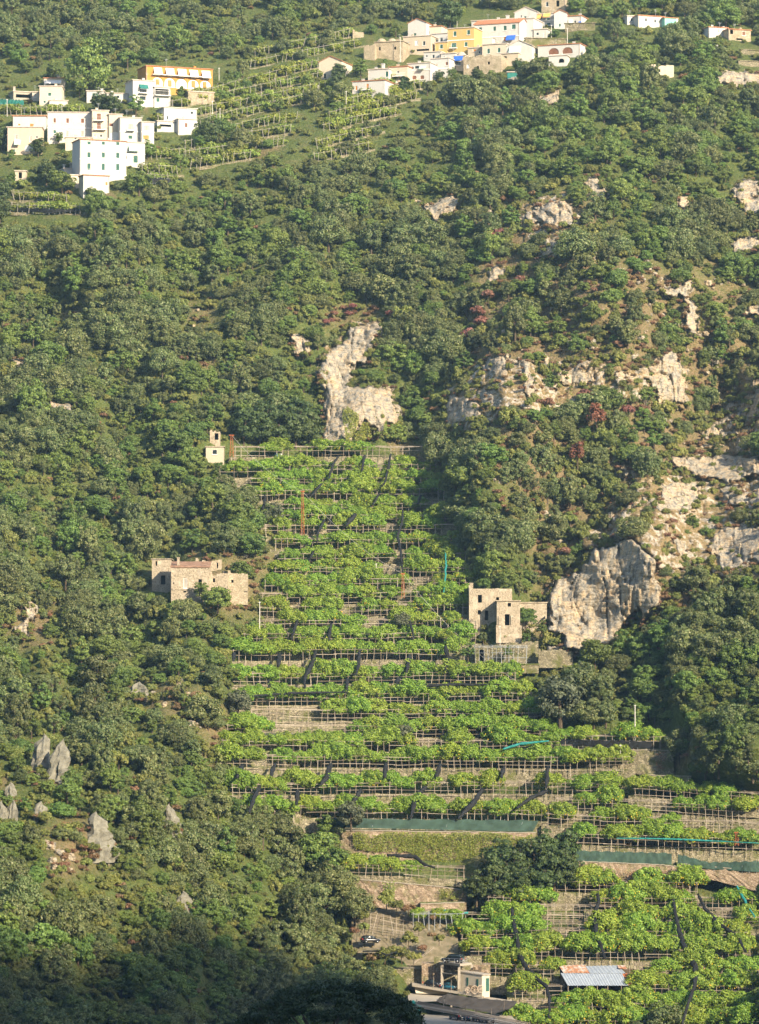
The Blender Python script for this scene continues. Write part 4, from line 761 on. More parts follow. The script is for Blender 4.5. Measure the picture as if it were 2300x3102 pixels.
# ------------------------------------------------------------------ buildings
WMAT = {'g': 'green_shutter', 'b': 'brown_shutter', 'o': 'orange_shutter', 'y': 'grey_shutter', 'k': 'window_glass', 'w': 'white_paint'}
class Frame:
    def __init__(s, O, th): s.O = Vector(O); s.ex = Vector((math.cos(th), math.sin(th), 0)); s.n = Vector((math.sin(th), -math.cos(th), 0)); s.z = Vector((0, 0, 1))
    def p(s, u, v, w=0): return s.O + s.ex * u + s.z * v + s.n * w       # w > 0 sticks out towards the viewer
    def box(s, g, u0, u1, v0, v1, w0, w1): g.box(s.p(u0, v0, w0), s.ex * (u1 - u0), s.n * (w1 - w0), s.z * (v1 - v0)); return g
def facade(g, fr, L, v0, H, holes, rev, topfn=None):
    us = sorted({0, L, *[h[0] for h in holes], *[h[2] for h in holes]}); vs_ = sorted({v0, H, *[h[1] for h in holes], *[h[3] for h in holes]})
    us = [u for u in us if 0 <= u <= L]; vs_ = [v for v in vs_ if v0 <= v <= H]
    for a, b in zip(us, us[1:]):
        for c, d in zip(vs_, vs_[1:]):
            if any(h[0] <= (a + b) / 2 <= h[2] and h[1] <= (c + d) / 2 <= h[3] for h in holes): continue
            g.quad(fr.p(a, c), fr.p(b, c), fr.p(b, d), fr.p(a, d))
    for h in holes:
        a, c, b, d = h[:4]
        for q in (((a, c), (b, c)), ((b, c), (b, d)), ((b, d), (a, d)), ((a, d), (a, c))): g.quad(fr.p(*q[0]), fr.p(*q[1]), fr.p(*q[1], -rev), fr.p(*q[0], -rev))
def arch_fill(g, fr, a, c, b, d, w0=0.012, w1=-0.25):
    r = (b - a) / 2; m = (a + b) / 2; s = d - r * 0.9; n = 8; prev = None
    for i in range(n + 1):
        t = math.pi * i / n; u = m - r * math.cos(t); v = s + r * 0.9 * math.sin(t)
        if prev:
            g.quad(fr.p(prev[0], prev[1], w0), fr.p(u, v, w0), fr.p(u, d, w0), fr.p(prev[0], d, w0)); g.quad(fr.p(prev[0], prev[1], w0), fr.p(u, v, w0), fr.p(u, v, w1), fr.p(prev[0], prev[1], w1))
        prev = (u, v)
BUILT = []
def building(label, c, x0, yt, x1, yb, drop=0, mat='white_plaster', wins=(), roof='flat', depth=7.0, extras=(), cat='house', name='house', group=None, base=2.5, yoff=-0.6, edge='roof_slab', maxyaw=20, prot=True, slope=0.0):
    ox, oy, s = CROPS[c]; X0, X1, T, B = ox + x0 / s, ox + x1 / s, oy + yt / s, oy + yb / s; dr = drop / s
    Ym = Ys((X0 + X1) / 2, B); k = ppm(Ym); w = (X1 - X0) / k; e = math.tan(el(B)); e = e if abs(e) > 0.03 else math.copysign(0.03, e or 1)
    th = max(-rad(maxyaw), min(rad(maxyaw), math.atan2(dr / k / e, w))) if drop and abs(el(B)) > rad(4.5) else 0.0
    L = w / math.cos(th); dd = L * math.sin(th); Y0 = min(Ys(X0, B), Ys(X1, B) - dd) + yoff
    fr = Frame(P(X0, B, Y0), th); H = (B - T) / k
    root = empty(name, fr.p(L / 2, 0), label, cat, group)
    U = lambda x: (ox + x / s - X0) / (X1 - X0) * L
    Vv = lambda x, y: (B + dr * (ox + x / s - X0) / (X1 - X0) - (oy + y / s)) / k
    holes = []
    for q in wins:
        a, b_, c_, d_, st = q; v1, v0 = Vv((a + c_) / 2, b_), Vv((a + c_) / 2, d_); holes.append((max(.06, U(a)), max(0.03, v0), min(L - .06, U(c_)), min(H - .08, v1), st))
    g = MB(); facade(g, fr, L, -base, H, holes, 0.22)
    D = depth
    hb = H + (slope * D)
    for u, fl in ((0, 1), (L, -1)):
        q = [fr.p(u, -base), fr.p(u, H), fr.p(u, hb, -D), fr.p(u, -base, -D)]; g.quad(*(q if fl > 0 else q[::-1]))
    g.quad(fr.p(L, -base, -D), fr.p(0, -base, -D), fr.p(0, hb, -D), fr.p(L, hb, -D))
    if roof in ('none',): pass
    elif slope == 0: g.quad(fr.p(0, H), fr.p(L, H), fr.p(L, H, -D), fr.p(0, H, -D))
    g.build('wall', mat, root)
    for (a, v0, b_, v1, st) in holes:
        if v1 - v0 < 0.1 or b_ - a < 0.1: continue
        arch = len(st) > 1 and st[1] == 'a'; t = st[0]
        if arch: h = MB(); arch_fill(h, fr, a, v0, b_, v1); h.build('arch', mat, root)
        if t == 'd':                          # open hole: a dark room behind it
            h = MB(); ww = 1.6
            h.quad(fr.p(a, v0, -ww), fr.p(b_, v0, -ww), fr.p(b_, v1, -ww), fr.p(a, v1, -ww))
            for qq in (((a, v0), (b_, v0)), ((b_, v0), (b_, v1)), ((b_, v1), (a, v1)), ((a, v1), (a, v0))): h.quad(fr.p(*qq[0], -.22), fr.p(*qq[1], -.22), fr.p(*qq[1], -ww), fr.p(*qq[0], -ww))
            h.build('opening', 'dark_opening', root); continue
        h = MB()
        if t in 'gboy':                       # a pair of shutters with a slit between them
            m_ = (a + b_) / 2; fr.box(h, a + .05, m_ - .025, v0 + .04, v1 - .04, -0.16, -0.10); fr.box(h, m_ + .025, b_ - .05, v0 + .04, v1 - .04, -0.16, -0.10); fr.box(h, a, b_, v0, v1, -0.215, -0.19)
        else: fr.box(h, a, b_, v0, v1, -0.215, -0.16)
        win = h.build('window', WMAT[t], root)
        h = MB()
        for q in ((a, a + .06, v0, v1), (b_ - .06, b_, v0, v1), (a + .06, b_ - .06, v1 - .06, v1), (a + .06, b_ - .06, v0, v0 + .06)): fr.box(h, *q, -0.09, -0.02)
        h.build('frame', 'white_paint', win)
        h = MB(); fr.box(h, a - .1, b_ + .1, v0 - .1, v0 - .005, -0.05, 0.12); h.build('sill', 'white_paint', win)
    ov = 0.22
    if roof in ('flat', 'red'):
        h = MB(); z = lambda q: H + slope * q
        A = [fr.p(-ov, H - slope * ov + .012, ov), fr.p(L + ov, H - slope * ov + .012, ov), fr.p(L + ov, hb + slope * ov + .012, -D - ov), fr.p(-ov, hb + slope * ov + .012, -D - ov)]
        tk = Vector((0, 0, 0.2)); n = len(h.v); h.v += [tuple(p) for p in A] + [tuple(p + tk) for p in A]
        for q in ((0, 3, 2, 1), (4, 5, 6, 7), (0, 1, 5, 4), (1, 2, 6, 5), (2, 3, 7, 6), (3, 0, 4, 7)): h.f.append(q)
        h.build('roof', 'clay_tile' if roof == 'red' else edge, root)
    elif roof == 'gable':                     # gable end towards the viewer
        pk = slope and 0 or L * 0.22; h = MB(); h.quad(fr.p(0, H), fr.p(L, H), fr.p(L / 2, H + pk), fr.p(L / 2, H + pk)); h.v = h.v[:3]; h.f = [(0, 1, 2)]; h.build('gable', mat, root)
        h = MB()
        for a, b_ in ((-ov, L / 2), (L + ov, L / 2)):
            va = H - pk * ov * 2 / L; A = [fr.p(a, va + .01, ov), fr.p(b_, H + pk + .01, ov), fr.p(b_, H + pk + .01, -D), fr.p(a, va + .01, -D)]; n = len(h.v); h.v += [tuple(p) for p in A] + [tuple(p + Vector((0, 0, .16))) for p in A]
            for q in ((0, 3, 2, 1), (4, 5, 6, 7), (0, 1, 5, 4), (1, 2, 6, 5), (2, 3, 7, 6), (3, 0, 4, 7)): h.f.append(tuple(n + i for i in q))
        h.build('roof', 'clay_tile' if edge == 'clay' else edge, root)
    elif roof == 'tile':                      # tiles rising from the front wall to a ridge along the house
        h = MB(); rise = 0.42 * D * 0.5; n_ = max(4, int(L / 0.55))
        A = [fr.p(-ov, H - .05, ov), fr.p(L + ov, H - .05, ov), fr.p(L + ov, H + rise, -D / 2), fr.p(-ov, H + rise, -D / 2)]; B_ = [fr.p(-ov, H + rise, -D / 2), fr.p(L + ov, H + rise, -D / 2), fr.p(L + ov, H, -D), fr.p(-ov, H, -D)]
        for q in (A, B_): h.box(q[0], q[1] - q[0], q[3] - q[0], Vector((0, 0, .15)))
        for i in range(n_ + 1): h.bar(A[0].lerp(A[1], i / n_) + Vector((0, 0, .15)), A[3].lerp(A[2], i / n_) + Vector((0, 0, .15)), 0.09, 5)
        h.build('roof', 'clay_tile', root)
        h = MB(); h.v = [tuple(p) for p in (fr.p(0, H), fr.p(0, H, -D), fr.p(0, H + rise, -D / 2), fr.p(L, H), fr.p(L, H, -D), fr.p(L, H + rise, -D / 2))]; h.f = [(0, 1, 2), (3, 5, 4)]; h.build('gable', mat, root)
    elif roof == 'none':                      # broken wall head
        h = MB(); r = random.Random(int(X0)); n_ = max(5, int(L / 0.7)); hh = [0.3]
        for _ in range(n_): hh.append(min(1.2, max(0.02, hh[-1] + r.uniform(-.34, .34))))
        for i in range(n_): fr.box(h, L * i / n_, L * (i + 1) / n_, H + .002, H + hh[i] + .002, -0.55, -0.002)
        for i in range(6): fr.box(h, .002, .5, H + .002, H + r.uniform(0.02, .9), -D * (i + 1) / 6, -D * i / 6 - .56)
        h.build('broken_wall_head', mat, root)
    for ex in extras:
        if ex[0] == 'band':
            h = MB(); v = Vv(x0, ex[1]); v2 = v; fr.box(h, -.04, L + .04, v - .12, v + .12, 0.004, 0.1); h.build('string_course', mat if cat == 'ruin' else 'white_paint', root)
        elif ex[0] == 'balcony':
            a, b_ = U(ex[1]), U(ex[3]); v = Vv((ex[1] + ex[3]) / 2, ex[4]); bal = MB(); fr.box(bal, a, b_, v - .18, v, 0.004, 1.0); bo = bal.build('balcony', 'white_paint', root); hr = Vv((ex[1] + ex[3]) / 2, ex[2]) - v; hr = max(.7, min(1.1, hr)); h = MB()
            for q in np.linspace(a + .03, b_ - .03, max(4, int((b_ - a) / .3))): h.bar(fr.p(q, v, .95), fr.p(q, v + hr, .95), 0.02)
            h.bar(fr.p(a, v + hr, .95), fr.p(b_, v + hr, .95), .035); h.bar(fr.p(a + .03, v + hr, .95), fr.p(a + .03, v + hr, 0), .03); h.bar(fr.p(b_ - .03, v + hr, .95), fr.p(b_ - .03, v + hr, 0), .03); h.build('railing', 'grey_metal' if len(ex) < 6 else ex[5], bo)
        elif ex[0] == 'awning':
            a, b_ = U(ex[1]), U(ex[3]); v1, v0 = Vv((ex[1] + ex[3]) / 2, ex[2]), Vv((ex[1] + ex[3]) / 2, ex[4]); h = MB(); h.box(fr.p(a, v1 - .03, .02), fr.ex * (b_ - a), fr.p(a, v0, 1.1) - fr.p(a, v1, .02), Vector((0, 0, .05))); fr.box(h, a, b_, v0 - .18, v0 - .002, 1.06, 1.1); h.build('awning', ex[5], root)
        elif ex[0] == 'chimney':
            a, b_ = U(ex[1]), U(ex[3]); v1 = Vv((ex[1] + ex[3]) / 2, ex[2]); h = MB(); fr.box(h, a, b_, H - .1, v1, -2.2, -1.5); fr.box(h, a - .08, b_ + .08, v1 + .002, v1 + .15, -2.3, -1.4); h.build('chimney', mat, root)
        elif ex[0] == 'dome':
            a, b_ = U(ex[1]), U(ex[3]); hz = Vv((ex[1] + ex[3]) / 2, ex[2]) - H; h = MB(); n1, n2 = 6, 14; R_ = (b_ - a) / 2
            for i in range(n1 + 1):
                ph = math.pi / 2 * i / n1
                for j in range(n2):
                    q = 2 * math.pi * j / n2; h.v.append(tuple(fr.p((a + b_) / 2 + R_ * math.cos(ph) * math.cos(q), H - .05 + hz * math.sin(ph), -R_ - .1 + R_ * math.cos(ph) * math.sin(q))))
            h.f = [(i * n2 + j, i * n2 + (j + 1) % n2, (i + 1) * n2 + (j + 1) % n2, (i + 1) * n2 + j) for i in range(n1) for j in range(n2)]; h.build('dome', mat, root)
        elif ex[0] == 'box':                  # a plain panel standing proud of the wall: door hood, stair, buttress
            a, b_ = U(ex[1]), U(ex[3]); v1, v0 = Vv((ex[1] + ex[3]) / 2, ex[2]), Vv((ex[1] + ex[3]) / 2, ex[4]); h = MB(); fr.box(h, a, b_, v0, v1, .004, ex[6]); h.build(ex[7], ex[5], root)
    rc_ = random.Random(int(X0 * 13 + T)); 
    if cat in ('house', 'hotel') and roof in ('flat', 'red', 'tile'):
        h = MB(); q = rc_.uniform(.15, .85) * L; dz = rc_.uniform(1.4, 2.6); h.bar(fr.p(q, H, -2), fr.p(q, H + dz, -2), .035); h.bar(fr.p(q - .5, H + dz * .92, -2), fr.p(q + .5, H + dz * .92, -2), .025); h.bar(fr.p(q - .35, H + dz * .78, -2), fr.p(q + .35, H + dz * .78, -2), .025); h.build('aerial', 'grey_metal', root)
        h = MB(); q = rc_.choice((.12, L - .12)); h.bar(fr.p(q, -.5, .07), fr.p(q, H - .05, .07), .05, 6); h.build('downpipe', 'roof_slab', root)
        if L > 4 and rc_.random() < .6: h = MB(); q = rc_.uniform(.2, .8) * L; fr.box(h, q, q + .6, H - .1, H + .9, -2.6, -2.0); fr.box(h, q - .08, q + .68, H + .902, H + 1.02, -2.68, -1.92); h.build('chimney', mat, root)
    BUILT.append((root, fr, L, H)); 
    if prot: PROTECT.append([(X0 - 4, T - 4 + min(0, dr)), (X1 + 4, T - 4 + min(0, dr)), (X1 + 4, B + max(0, dr) - 4), (X0 - 4, B + max(0, dr) - 4)])
    return fr, L, H
G1, G2, G3 = 'houses of the lower hamlet', 'houses of the hamlet on the crest', 'cottages at the top of the woods'
# lower hamlet
aw = [(960, 52, 1010, 95), (1033, 58, 1085, 102), (1107, 65, 1160, 110), (1180, 73, 1232, 117), (1255, 80, 1308, 125)]
building('long two-storey orange building with five white awnings and arches', 'a', 915, 40, 1325, 182, 34, 'orange_plaster', [(a + 12, b + 28, c - 12, d + 6, 'o') for a, b, c, d in aw] + [(x - 32, 112 + i * 7, x + 34, 170 + i * 8, 'wa') for i, x in enumerate((985, 1060, 1133, 1205, 1280))], 'red', 8,
         [('awning', *q, 'white_cloth') for q in aw] + [('box', x - 10, 125 + i * 8, x + 12, 165 + i * 8, 'orange_shutter', -0.1, 'door') for i, x in enumerate((985, 1060, 1205, 1275))] + [('balcony', 950, 88, 1310, 108, 'orange_plaster')], 'hotel', 'house', G1)
building('grey stone basement terrace under the orange building', 'a', 1178, 200, 1338, 252, 10, 'old_masonry', (), 'flat', 4, (), 'wall', 'retaining_wall', G1, yoff=-2.5)
building('modern white house with dark green awning below the orange building', 'a', 832, 128, 965, 285, 12, 'white_plaster', [(872, 162, 918, 208, 'k'), (873, 230, 912, 257, 'k')], 'flat', 7, [('awning', 870, 158, 922, 184, 'green_cloth'), ('balcony', 868, 190, 922, 212)], group=G1, yoff=-1.5)
building('white wing with open balcony joined to the modern white house', 'a', 967, 172, 1066, 282, 8, 'white_plaster', [(977, 240, 1000, 268, 'g'), (972, 185, 1055, 222, 'd')], 'flat', 6, [('balcony', 968, 200, 1062, 226, 'white_paint')], group=G1, yoff=-1.2)
building('cream tower house with small green shutters', 'a', 246, 168, 390, 300, 0, 'cream_plaster', [(300, 205, 323, 229, 'g'), (271, 256, 288, 273, 'g'), (340, 282, 352, 296, 'k')], 'flat', 7, group=G1, yoff=-1)
building('roof room with white awning on top of the cream tower house', 'a', 275, 118, 404, 166, 0, 'cream_plaster', [(316, 135, 350, 162, 'k')], 'red', 5, [('awning', 280, 130, 385, 152, 'white_cloth')], group=G1, yoff=-2.2, base=1.0)
building('low white annexe at the foot of the cream tower house', 'a', 310, 257, 424, 300, 2, 'white_plaster', [(336, 281, 353, 297, 'k')], 'flat', 4, group=G1, yoff=-3.2)
building('small cream lean-to left of the cream tower house', 'a', 200, 205, 246, 256, 0, 'cream_plaster', [(212, 212, 228, 236, 'y')], 'flat', 5, group=G1)
building('grey concrete shelter at the edge of the lower hamlet', 'a', 85, 200, 198, 246, 12, 'concrete', [(100, 222, 190, 243, 'd')], 'flat', 5, [('chimney', 92, 168, 106, 0)], 'shelter', 'shelter', G1)
building('little white cube with turquoise windows', 'a', 543, 198, 652, 246, 0, 'white_plaster', [(577, 209, 596, 229, 'g'), (598, 209, 616, 229, 'g')], 'flat', 5, group=G1)
building('low white cottage with one small window under the pines', 'a', 668, 212, 800, 262, 3, 'white_plaster', [(729, 225, 748, 243, 'k')], 'flat', 5, group=G1)
building('long white two-storey house with brown shutters', 'a', 298, 330, 575, 505, 2, 'white_plaster', [(333, 364, 351, 396, 'b'), (413, 365, 433, 398, 'b'), (505, 367, 528, 398, 'b'), (333, 440, 353, 463, 'g'), (412, 445, 431, 484, 'y'), (505, 446, 526, 484, 'y')], 'flat', 8, [('band', 427)], group=G1)
building('cream basement with a small door under the long white house', 'a', 410, 488, 575, 532, 2, 'cream_plaster', [(465, 490, 480, 502, 'k'), (387, 510, 408, 534, 'k')], 'flat', 3, group=G1, yoff=-3)
building('tall cream house with two balconies', 'a', 576, 318, 680, 505, 2, 'cream_plaster', [(604, 335, 633, 378, 'b'), (604, 396, 632, 436, 'b'), (585, 468, 605, 486, 'y'), (625, 468, 640, 486, 'k')], 'flat', 8, [('balcony', 588, 356, 650, 380), ('balcony', 588, 415, 662, 438)], group=G1, yoff=-0.9)
building('cream house with a big arch below its window', 'a', 681, 342, 766, 512, 2, 'cream_plaster', [(682, 397, 709, 420, 'b'), (688, 450, 748, 506, 'wa')], 'flat', 7, group=G1)
building('white house with balcony doors and brown lower shutters', 'a', 750, 362, 884, 530, 4, 'white_plaster', [(799, 402, 834, 440, 'y'), (802, 474, 829, 498, 'g')], 'flat', 8, [('band', 450), ('balcony', 793, 425, 840, 443)], group=G1, yoff=-1.6)
building('white corner house stepping down from the balcony house', 'a', 885, 390, 963, 542, 6, 'white_plaster', [(898, 412, 938, 448, 'y'), (894, 473, 933, 501, 'o')], 'flat', 7, [('band', 452)], group=G1, yoff=-1.6)
building('white cube house alone at the end of the lower hamlet', 'a', 1027, 300, 1230, 380, 14, 'white_plaster', [(1190, 327, 1208, 345, 'k'), (1042, 352, 1054, 378, 'k')], 'flat', 7, group=G1)
building('low white wing with a brown door below the lone cube house', 'a', 1115, 372, 1236, 448, 6, 'white_plaster', [(1155, 396, 1173, 426, 'b')], 'flat', 5, group=G1, yoff=-2.2)
building('white garage with a dark doorway beside the lone cube house', 'a', 985, 385, 1115, 440, 10, 'white_plaster', [(1000, 408, 1070, 422, 'd')], 'flat', 5, group=G1, yoff=-2)
building('white upper storey with orange shutters at the frame edge', 'a', 80, 355, 290, 432, 0, 'white_plaster', [(186, 400, 213, 429, 'o'), (112, 400, 130, 416, 'o')], 'red', 7, group=G1)
building('peach coloured house with arched cellar at the frame edge', 'a', 46, 424, 264, 578, 0, 'pink_plaster', [(94, 468, 113, 499, 'y'), (186, 478, 202, 516, 'y'), (226, 476, 238, 494, 'k'), (75, 560, 96, 578, 'g'), (155, 528, 232, 574, 'wa')], 'flat', 6, [('awning', 90, 502, 131, 533, 'mint_cloth')], group=G1, yoff=-2.4)
building('small peach shed beside the peach coloured house', 'a', 0, 450, 45, 500, 0, 'pink_plaster', [(12, 470, 26, 492, 'k')], 'red', 4, group=G1)
building('tall white three-storey house with green shutters and red roof', 'a', 500, 500, 784, 728, 22, 'white_plaster', [(x, y + i * 4, x2, y2 + i * 4, 'g') for y, y2 in ((512, 535), (580, 616), (650, 694)) for i, (x, x2) in enumerate(((544, 567), (632, 654), (720, 743)))], 'red', 7, [('band', 622), ('band', 712)], group=G1, yoff=-1.8)
building('white outbuilding under the tall three-storey house', 'a', 522, 724, 680, 805, 8, 'white_plaster', [(655, 765, 672, 790, 'o')], 'red', 4, group=G1, yoff=-3.2)
building('low white porch wall left of the tall three-storey house', 'a', 402, 683, 500, 718, 8, 'white_plaster', (), 'flat', 4, [('chimney', 408, 655, 416, 0)], group=G1, yoff=-1.4)
building('grey pitched porch beside the tall three-storey house', 'a', 446, 650, 500, 684, 4, 'concrete', (), 'flat', 4, (), 'porch', 'porch', G1, yoff=-1.1)
building('pale stone basement under the tall three-storey house', 'a', 412, 722, 520, 770, 6, 'cream_plaster', (), 'flat', 3, (), 'wall', 'retaining_wall', G1, yoff=-2.5)
building('white annexe with mint awning beside the three-storey house', 'a', 786, 518, 906, 650, 4, 'white_plaster', [(800, 538, 872, 575, 'k'), (833, 600, 863, 648, 'ga'), (786, 600, 796, 625, 'k')], 'flat', 6, [('awning', 803, 536, 870, 572, 'mint_cloth'), ('band', 590)], group=G1, yoff=-1.8)
building('little wooden and stone garden hut below the peach house', 'a', 95, 698, 165, 748, 0, 'beige_plaster', [(118, 705, 138, 744, 'd')], 'flat', 3, (), 'hut', 'hut', G1)
# hamlet on the crest
building('isolated cream house with red roof left of the crest hamlet', 'b', 122, 345, 250, 440, -12, 'cream_plaster', [(147, 406, 163, 436, 'k')], 'gable', 8, group=G2, edge='clay')
building('white gabled house standing highest in the crest hamlet', 'b', 617, 130, 720, 206, -10, 'white_plaster', [(647, 182, 664, 199, 'g')], 'gable', 8, group=G2, edge='clay')
building('cream side wing of the highest gabled house', 'b', 721, 150, 803, 200, -6, 'cream_plaster', [(713 + 12, 168, 740, 190, 'k')], 'red', 6, group=G2)
building('old stone house with two vaulted domes', 'b', 432, 236, 590, 322, -8, 'old_masonry', [(455, 260, 466, 280, 'd'), (540, 258, 552, 275, 'd')], 'flat', 6, [('dome', 434, 206, 490, 0), ('dome', 495, 206, 548, 0), ('dome', 550, 216, 590, 0)], group=G2, edge='old_masonry')
building('ruined stone wall at the foot of the domed house', 'b', 372, 260, 434, 328, -4, 'old_masonry', (), 'none', 5, (), 'ruin', 'ruined_house', G2)
building('pinkish stone house beside the domed house', 'b', 590, 206, 745, 290, -12, 'beige_plaster', [(606, 230, 623, 262, 'w'), (656, 222, 673, 250, 'w'), (700, 225, 714, 250, 'k'), (665, 270, 735, 288, 'd')], 'flat', 6, group=G2)
building('white terrace house hung with laundry left of the yellow house', 'b', 745, 190, 836, 240, -10, 'white_plaster', [(760, 215, 780, 235, 'k'), (795, 205, 812, 228, 'k')], 'flat', 6, [('balcony', 748, 215, 830, 232), ('box', 745, 222, 765, 236, 'orange_cloth', 0.06, 'laundry')], group=G2)
building('pale yellow low wing beside the yellow house', 'b', 766, 238, 836, 292, -6, 'yellow_plaster', [(794, 245, 812, 270, 'g')], 'flat', 6, group=G2, yoff=-1.4)
building('bright yellow two-storey house with green shutters', 'b', 837, 160, 985, 292, -20, 'yellow_plaster', [(869, 169, 887, 197, 'g'), (945, 156, 963, 183, 'g'), (858, 235, 887, 263, 'g'), (931, 225, 949, 250, 'g')], 'flat', 8, [('band', 226), ('balcony', 852, 250, 892, 264)], group=G2, yoff=-1.2)
building('long white house with clay tiled roof next to the yellow house', 'b', 986, 138, 1236, 246, -28, 'white_plaster', [(1010, 148, 1030, 177, 'g'), (1090, 139, 1107, 166, 'g'), (1147, 132, 1166, 160, 'g'), (1193, 122, 1216, 150, 'g'), (1000, 216, 1016, 241, 'k'), (1085, 206, 1106, 236, 'wa'), (1148, 192, 1164, 221, 'o')], 'tile', 8, [('awning', 1166, 185, 1216, 212, 'blue_cloth'), ('band', 212)], group=G2, yoff=-1.0)
building('white house end with one green window right of the long white house', 'b', 1237, 105, 1315, 206, -10, 'white_plaster', [(1245, 175, 1270, 200, 'g'), (1242, 82, 1250, 95, 'k')], 'flat', 8, group=G2, yoff=-1.0)
building('tall white gabled house behind the long white house', 'b', 1210, 70, 1335, 120, -6, 'white_plaster', [(1242, 82, 1251, 98, 'k'), (1262, 88, 1276, 106, 'g')], 'gable', 8, [('chimney', 1258, 54, 1272, 0)], group=G2, yoff=-1.5, edge='roof_slab')
building('white upper wall rising behind the clay tiled roof', 'b', 970, 118, 1209, 150, -48, 'white_plaster', (), 'flat', 5, [('chimney', 1152, 55, 1168, 0)], group=G2, yoff=1.5)
building('white low house at the end of the long row on the crest', 'b', 1316, 165, 1388, 206, -4, 'white_plaster', [(1330, 180, 1345, 196, 'k')], 'flat', 6, group=G2, yoff=-1.2)
building('white house with two orange awnings on the crest', 'b', 1336, 78, 1452, 146, -14, 'white_plaster', [(1318 + 30, 88, 1362, 108, 'k'), (1386, 92, 1406, 112, 'g'), (1388, 122, 1410, 136, 'g')], 'flat', 7, [('awning', 1338, 78, 1362, 102, 'orange_cloth'), ('awning', 1372, 66, 1412, 92, 'orange_cloth'), ('band', 116)], group=G2)
building('white gabled end beside the two orange awnings', 'b', 1430, 72, 1500, 152, -2, 'white_plaster', [(1455, 130, 1468, 150, 'g')], 'gable', 7, group=G2, edge='clay')
building('small white house with blue laundry at the end of the crest', 'b', 1500, 92, 1580, 140, -6, 'white_plaster', [(1540, 112, 1552, 135, 'k')], 'red', 6, [('box', 1566, 118, 1580, 138, 'blue_cloth', 0.15, 'laundry'), ('box', 1512, 108, 1532, 128, 'white_paint', 0.3, 'satellite_dish')], group=G2)
building('bare stone tower house at the very top of the crest', 'b', 1360, -10, 1492, 60, -8, 'old_masonry', [(1384, 10, 1399, 36, 'k'), (1441, 2, 1458, 36, 'd')], 'flat', 6, group=G2)
building('white cottage with orange shutters lowest on the vine slope', 'b', 307, 455, 490, 545, -22, 'white_plaster', [(323, 474, 337, 501, 'o'), (385, 458, 401, 492, 'o'), (383, 515, 394, 532, 'k')], 'red', 7, [('balcony', 362, 480, 412, 494)], group=G2)
building('white house with a chimney behind the lowest cottage', 'b', 395, 388, 510, 472, -10, 'white_plaster', [(492, 392, 509, 425, 'g'), (490, 442, 506, 466, 'g')], 'flat', 7, [('chimney', 460, 348, 474, 0)], group=G2, yoff=-0.8)
building('pink terrace house with a white balcony under the red roof strip', 'b', 511, 374, 615, 464, -8, 'pink_plaster', [(556, 392, 570, 408, 'k'), (535, 435, 560, 458, 'wa'), (580, 425, 600, 452, 'k')], 'red', 7, [('balcony', 536, 405, 602, 422, 'white_paint')], group=G2, yoff=-0.8)
building('white arcaded house in the middle of the lower crest row', 'b', 616, 355, 742, 448, -12, 'white_plaster', [(622, 368, 650, 384, 'k'), (655, 362, 680, 380, 'k'), (640, 418, 665, 442, 'ba'), (685, 415, 708, 438, 'ba')], 'flat', 7, [('awning', 684, 362, 722, 380, 'mint_cloth'), ('band', 392)], group=G2, yoff=-1.0)
building('white house with an arched porch above the vine poles', 'b', 743, 328, 845, 418, -8, 'white_plaster', [(766, 352, 782, 378, 'k'), (795, 395, 822, 415, 'da'), (825, 340, 840, 362, 'b')], 'flat', 7, [('band', 384)], group=G2, yoff=-1.2)
building('upper white block between the yellow house and the arcaded house', 'b', 705, 292, 800, 336, -8, 'white_plaster', [(752, 302, 766, 322, 'k'), (715, 304, 728, 318, 'k')], 'flat', 7, group=G2, yoff=-0.4)
building('stepped white terrace under the yellow house', 'b', 800, 300, 880, 345, -10, 'white_plaster', [(830, 318, 850, 340, 'd')], 'flat', 6, group=G2, yoff=-0.6)
building('round topped house with a bright blue awning', 'b', 872, 312, 937, 385, -6, 'beige_plaster', [(884, 340, 912, 362, 'k')], 'flat', 6, [('awning', 877, 306, 926, 336, 'blue_cloth'), ('dome', 880, 280, 932, 0)], group=G2, yoff=-1.2)
building('old stone house with flat top in the lower crest row', 'b', 926, 322, 1136, 402, -14, 'old_masonry', [(944, 356, 958, 378, 'w'), (1000, 366, 1012, 384, 'd'), (1060, 340, 1072, 356, 'd')], 'none', 6, group=G2, yoff=-0.8)
building('cream house with two green windows above the stone house', 'b', 1030, 250, 1165, 316, -12, 'cream_plaster', [(1057, 268, 1073, 297, 'g'), (1115, 262, 1131, 290, 'g')], 'flat', 7, group=G2)
building('beige attic with an orange shutter under the yellow house', 'b', 950, 268, 1030, 314, -8, 'beige_plaster', [(979, 270, 998, 286, 'o'), (1010, 280, 1020, 295, 'k')], 'flat', 6, group=G2, yoff=-0.7)
building('white gabled house with a wide mint awning', 'b', 1166, 258, 1306, 335, -6, 'white_plaster', [(1190, 262, 1240, 300, 'k')], 'gable', 7, [('awning', 1182, 254, 1248, 295, 'mint_cloth')], group=G2, yoff=-0.8)
building('low beige store under the mint awning house', 'b', 1136, 300, 1230, 352, -6, 'beige_plaster', [(1150, 312, 1166, 340, 'd')], 'flat', 5, group=G2, yoff=-1.6)
building('white house with two large arches and brown doors', 'b', 1340, 256, 1572, 310, -14, 'white_plaster', [(1398, 266, 1456, 308, 'ba'), (1474, 261, 1532, 304, 'ba')], 'red', 7, group=G2, yoff=-1.2)
building('white arched stair under the house with two arches', 'b', 1400, 312, 1500, 352, -4, 'white_plaster', [(1455, 325, 1485, 350, 'da')], 'flat', 4, (), 'staircase', 'staircase', G2, yoff=-2.2)
building('dry-stone garden wall along the crest', 'b', 1490, 132, 1655, 166, -4, 'dry_stone', (), 'flat', 1.0, (), 'wall', 'garden_wall', G2, edge='dry_stone')
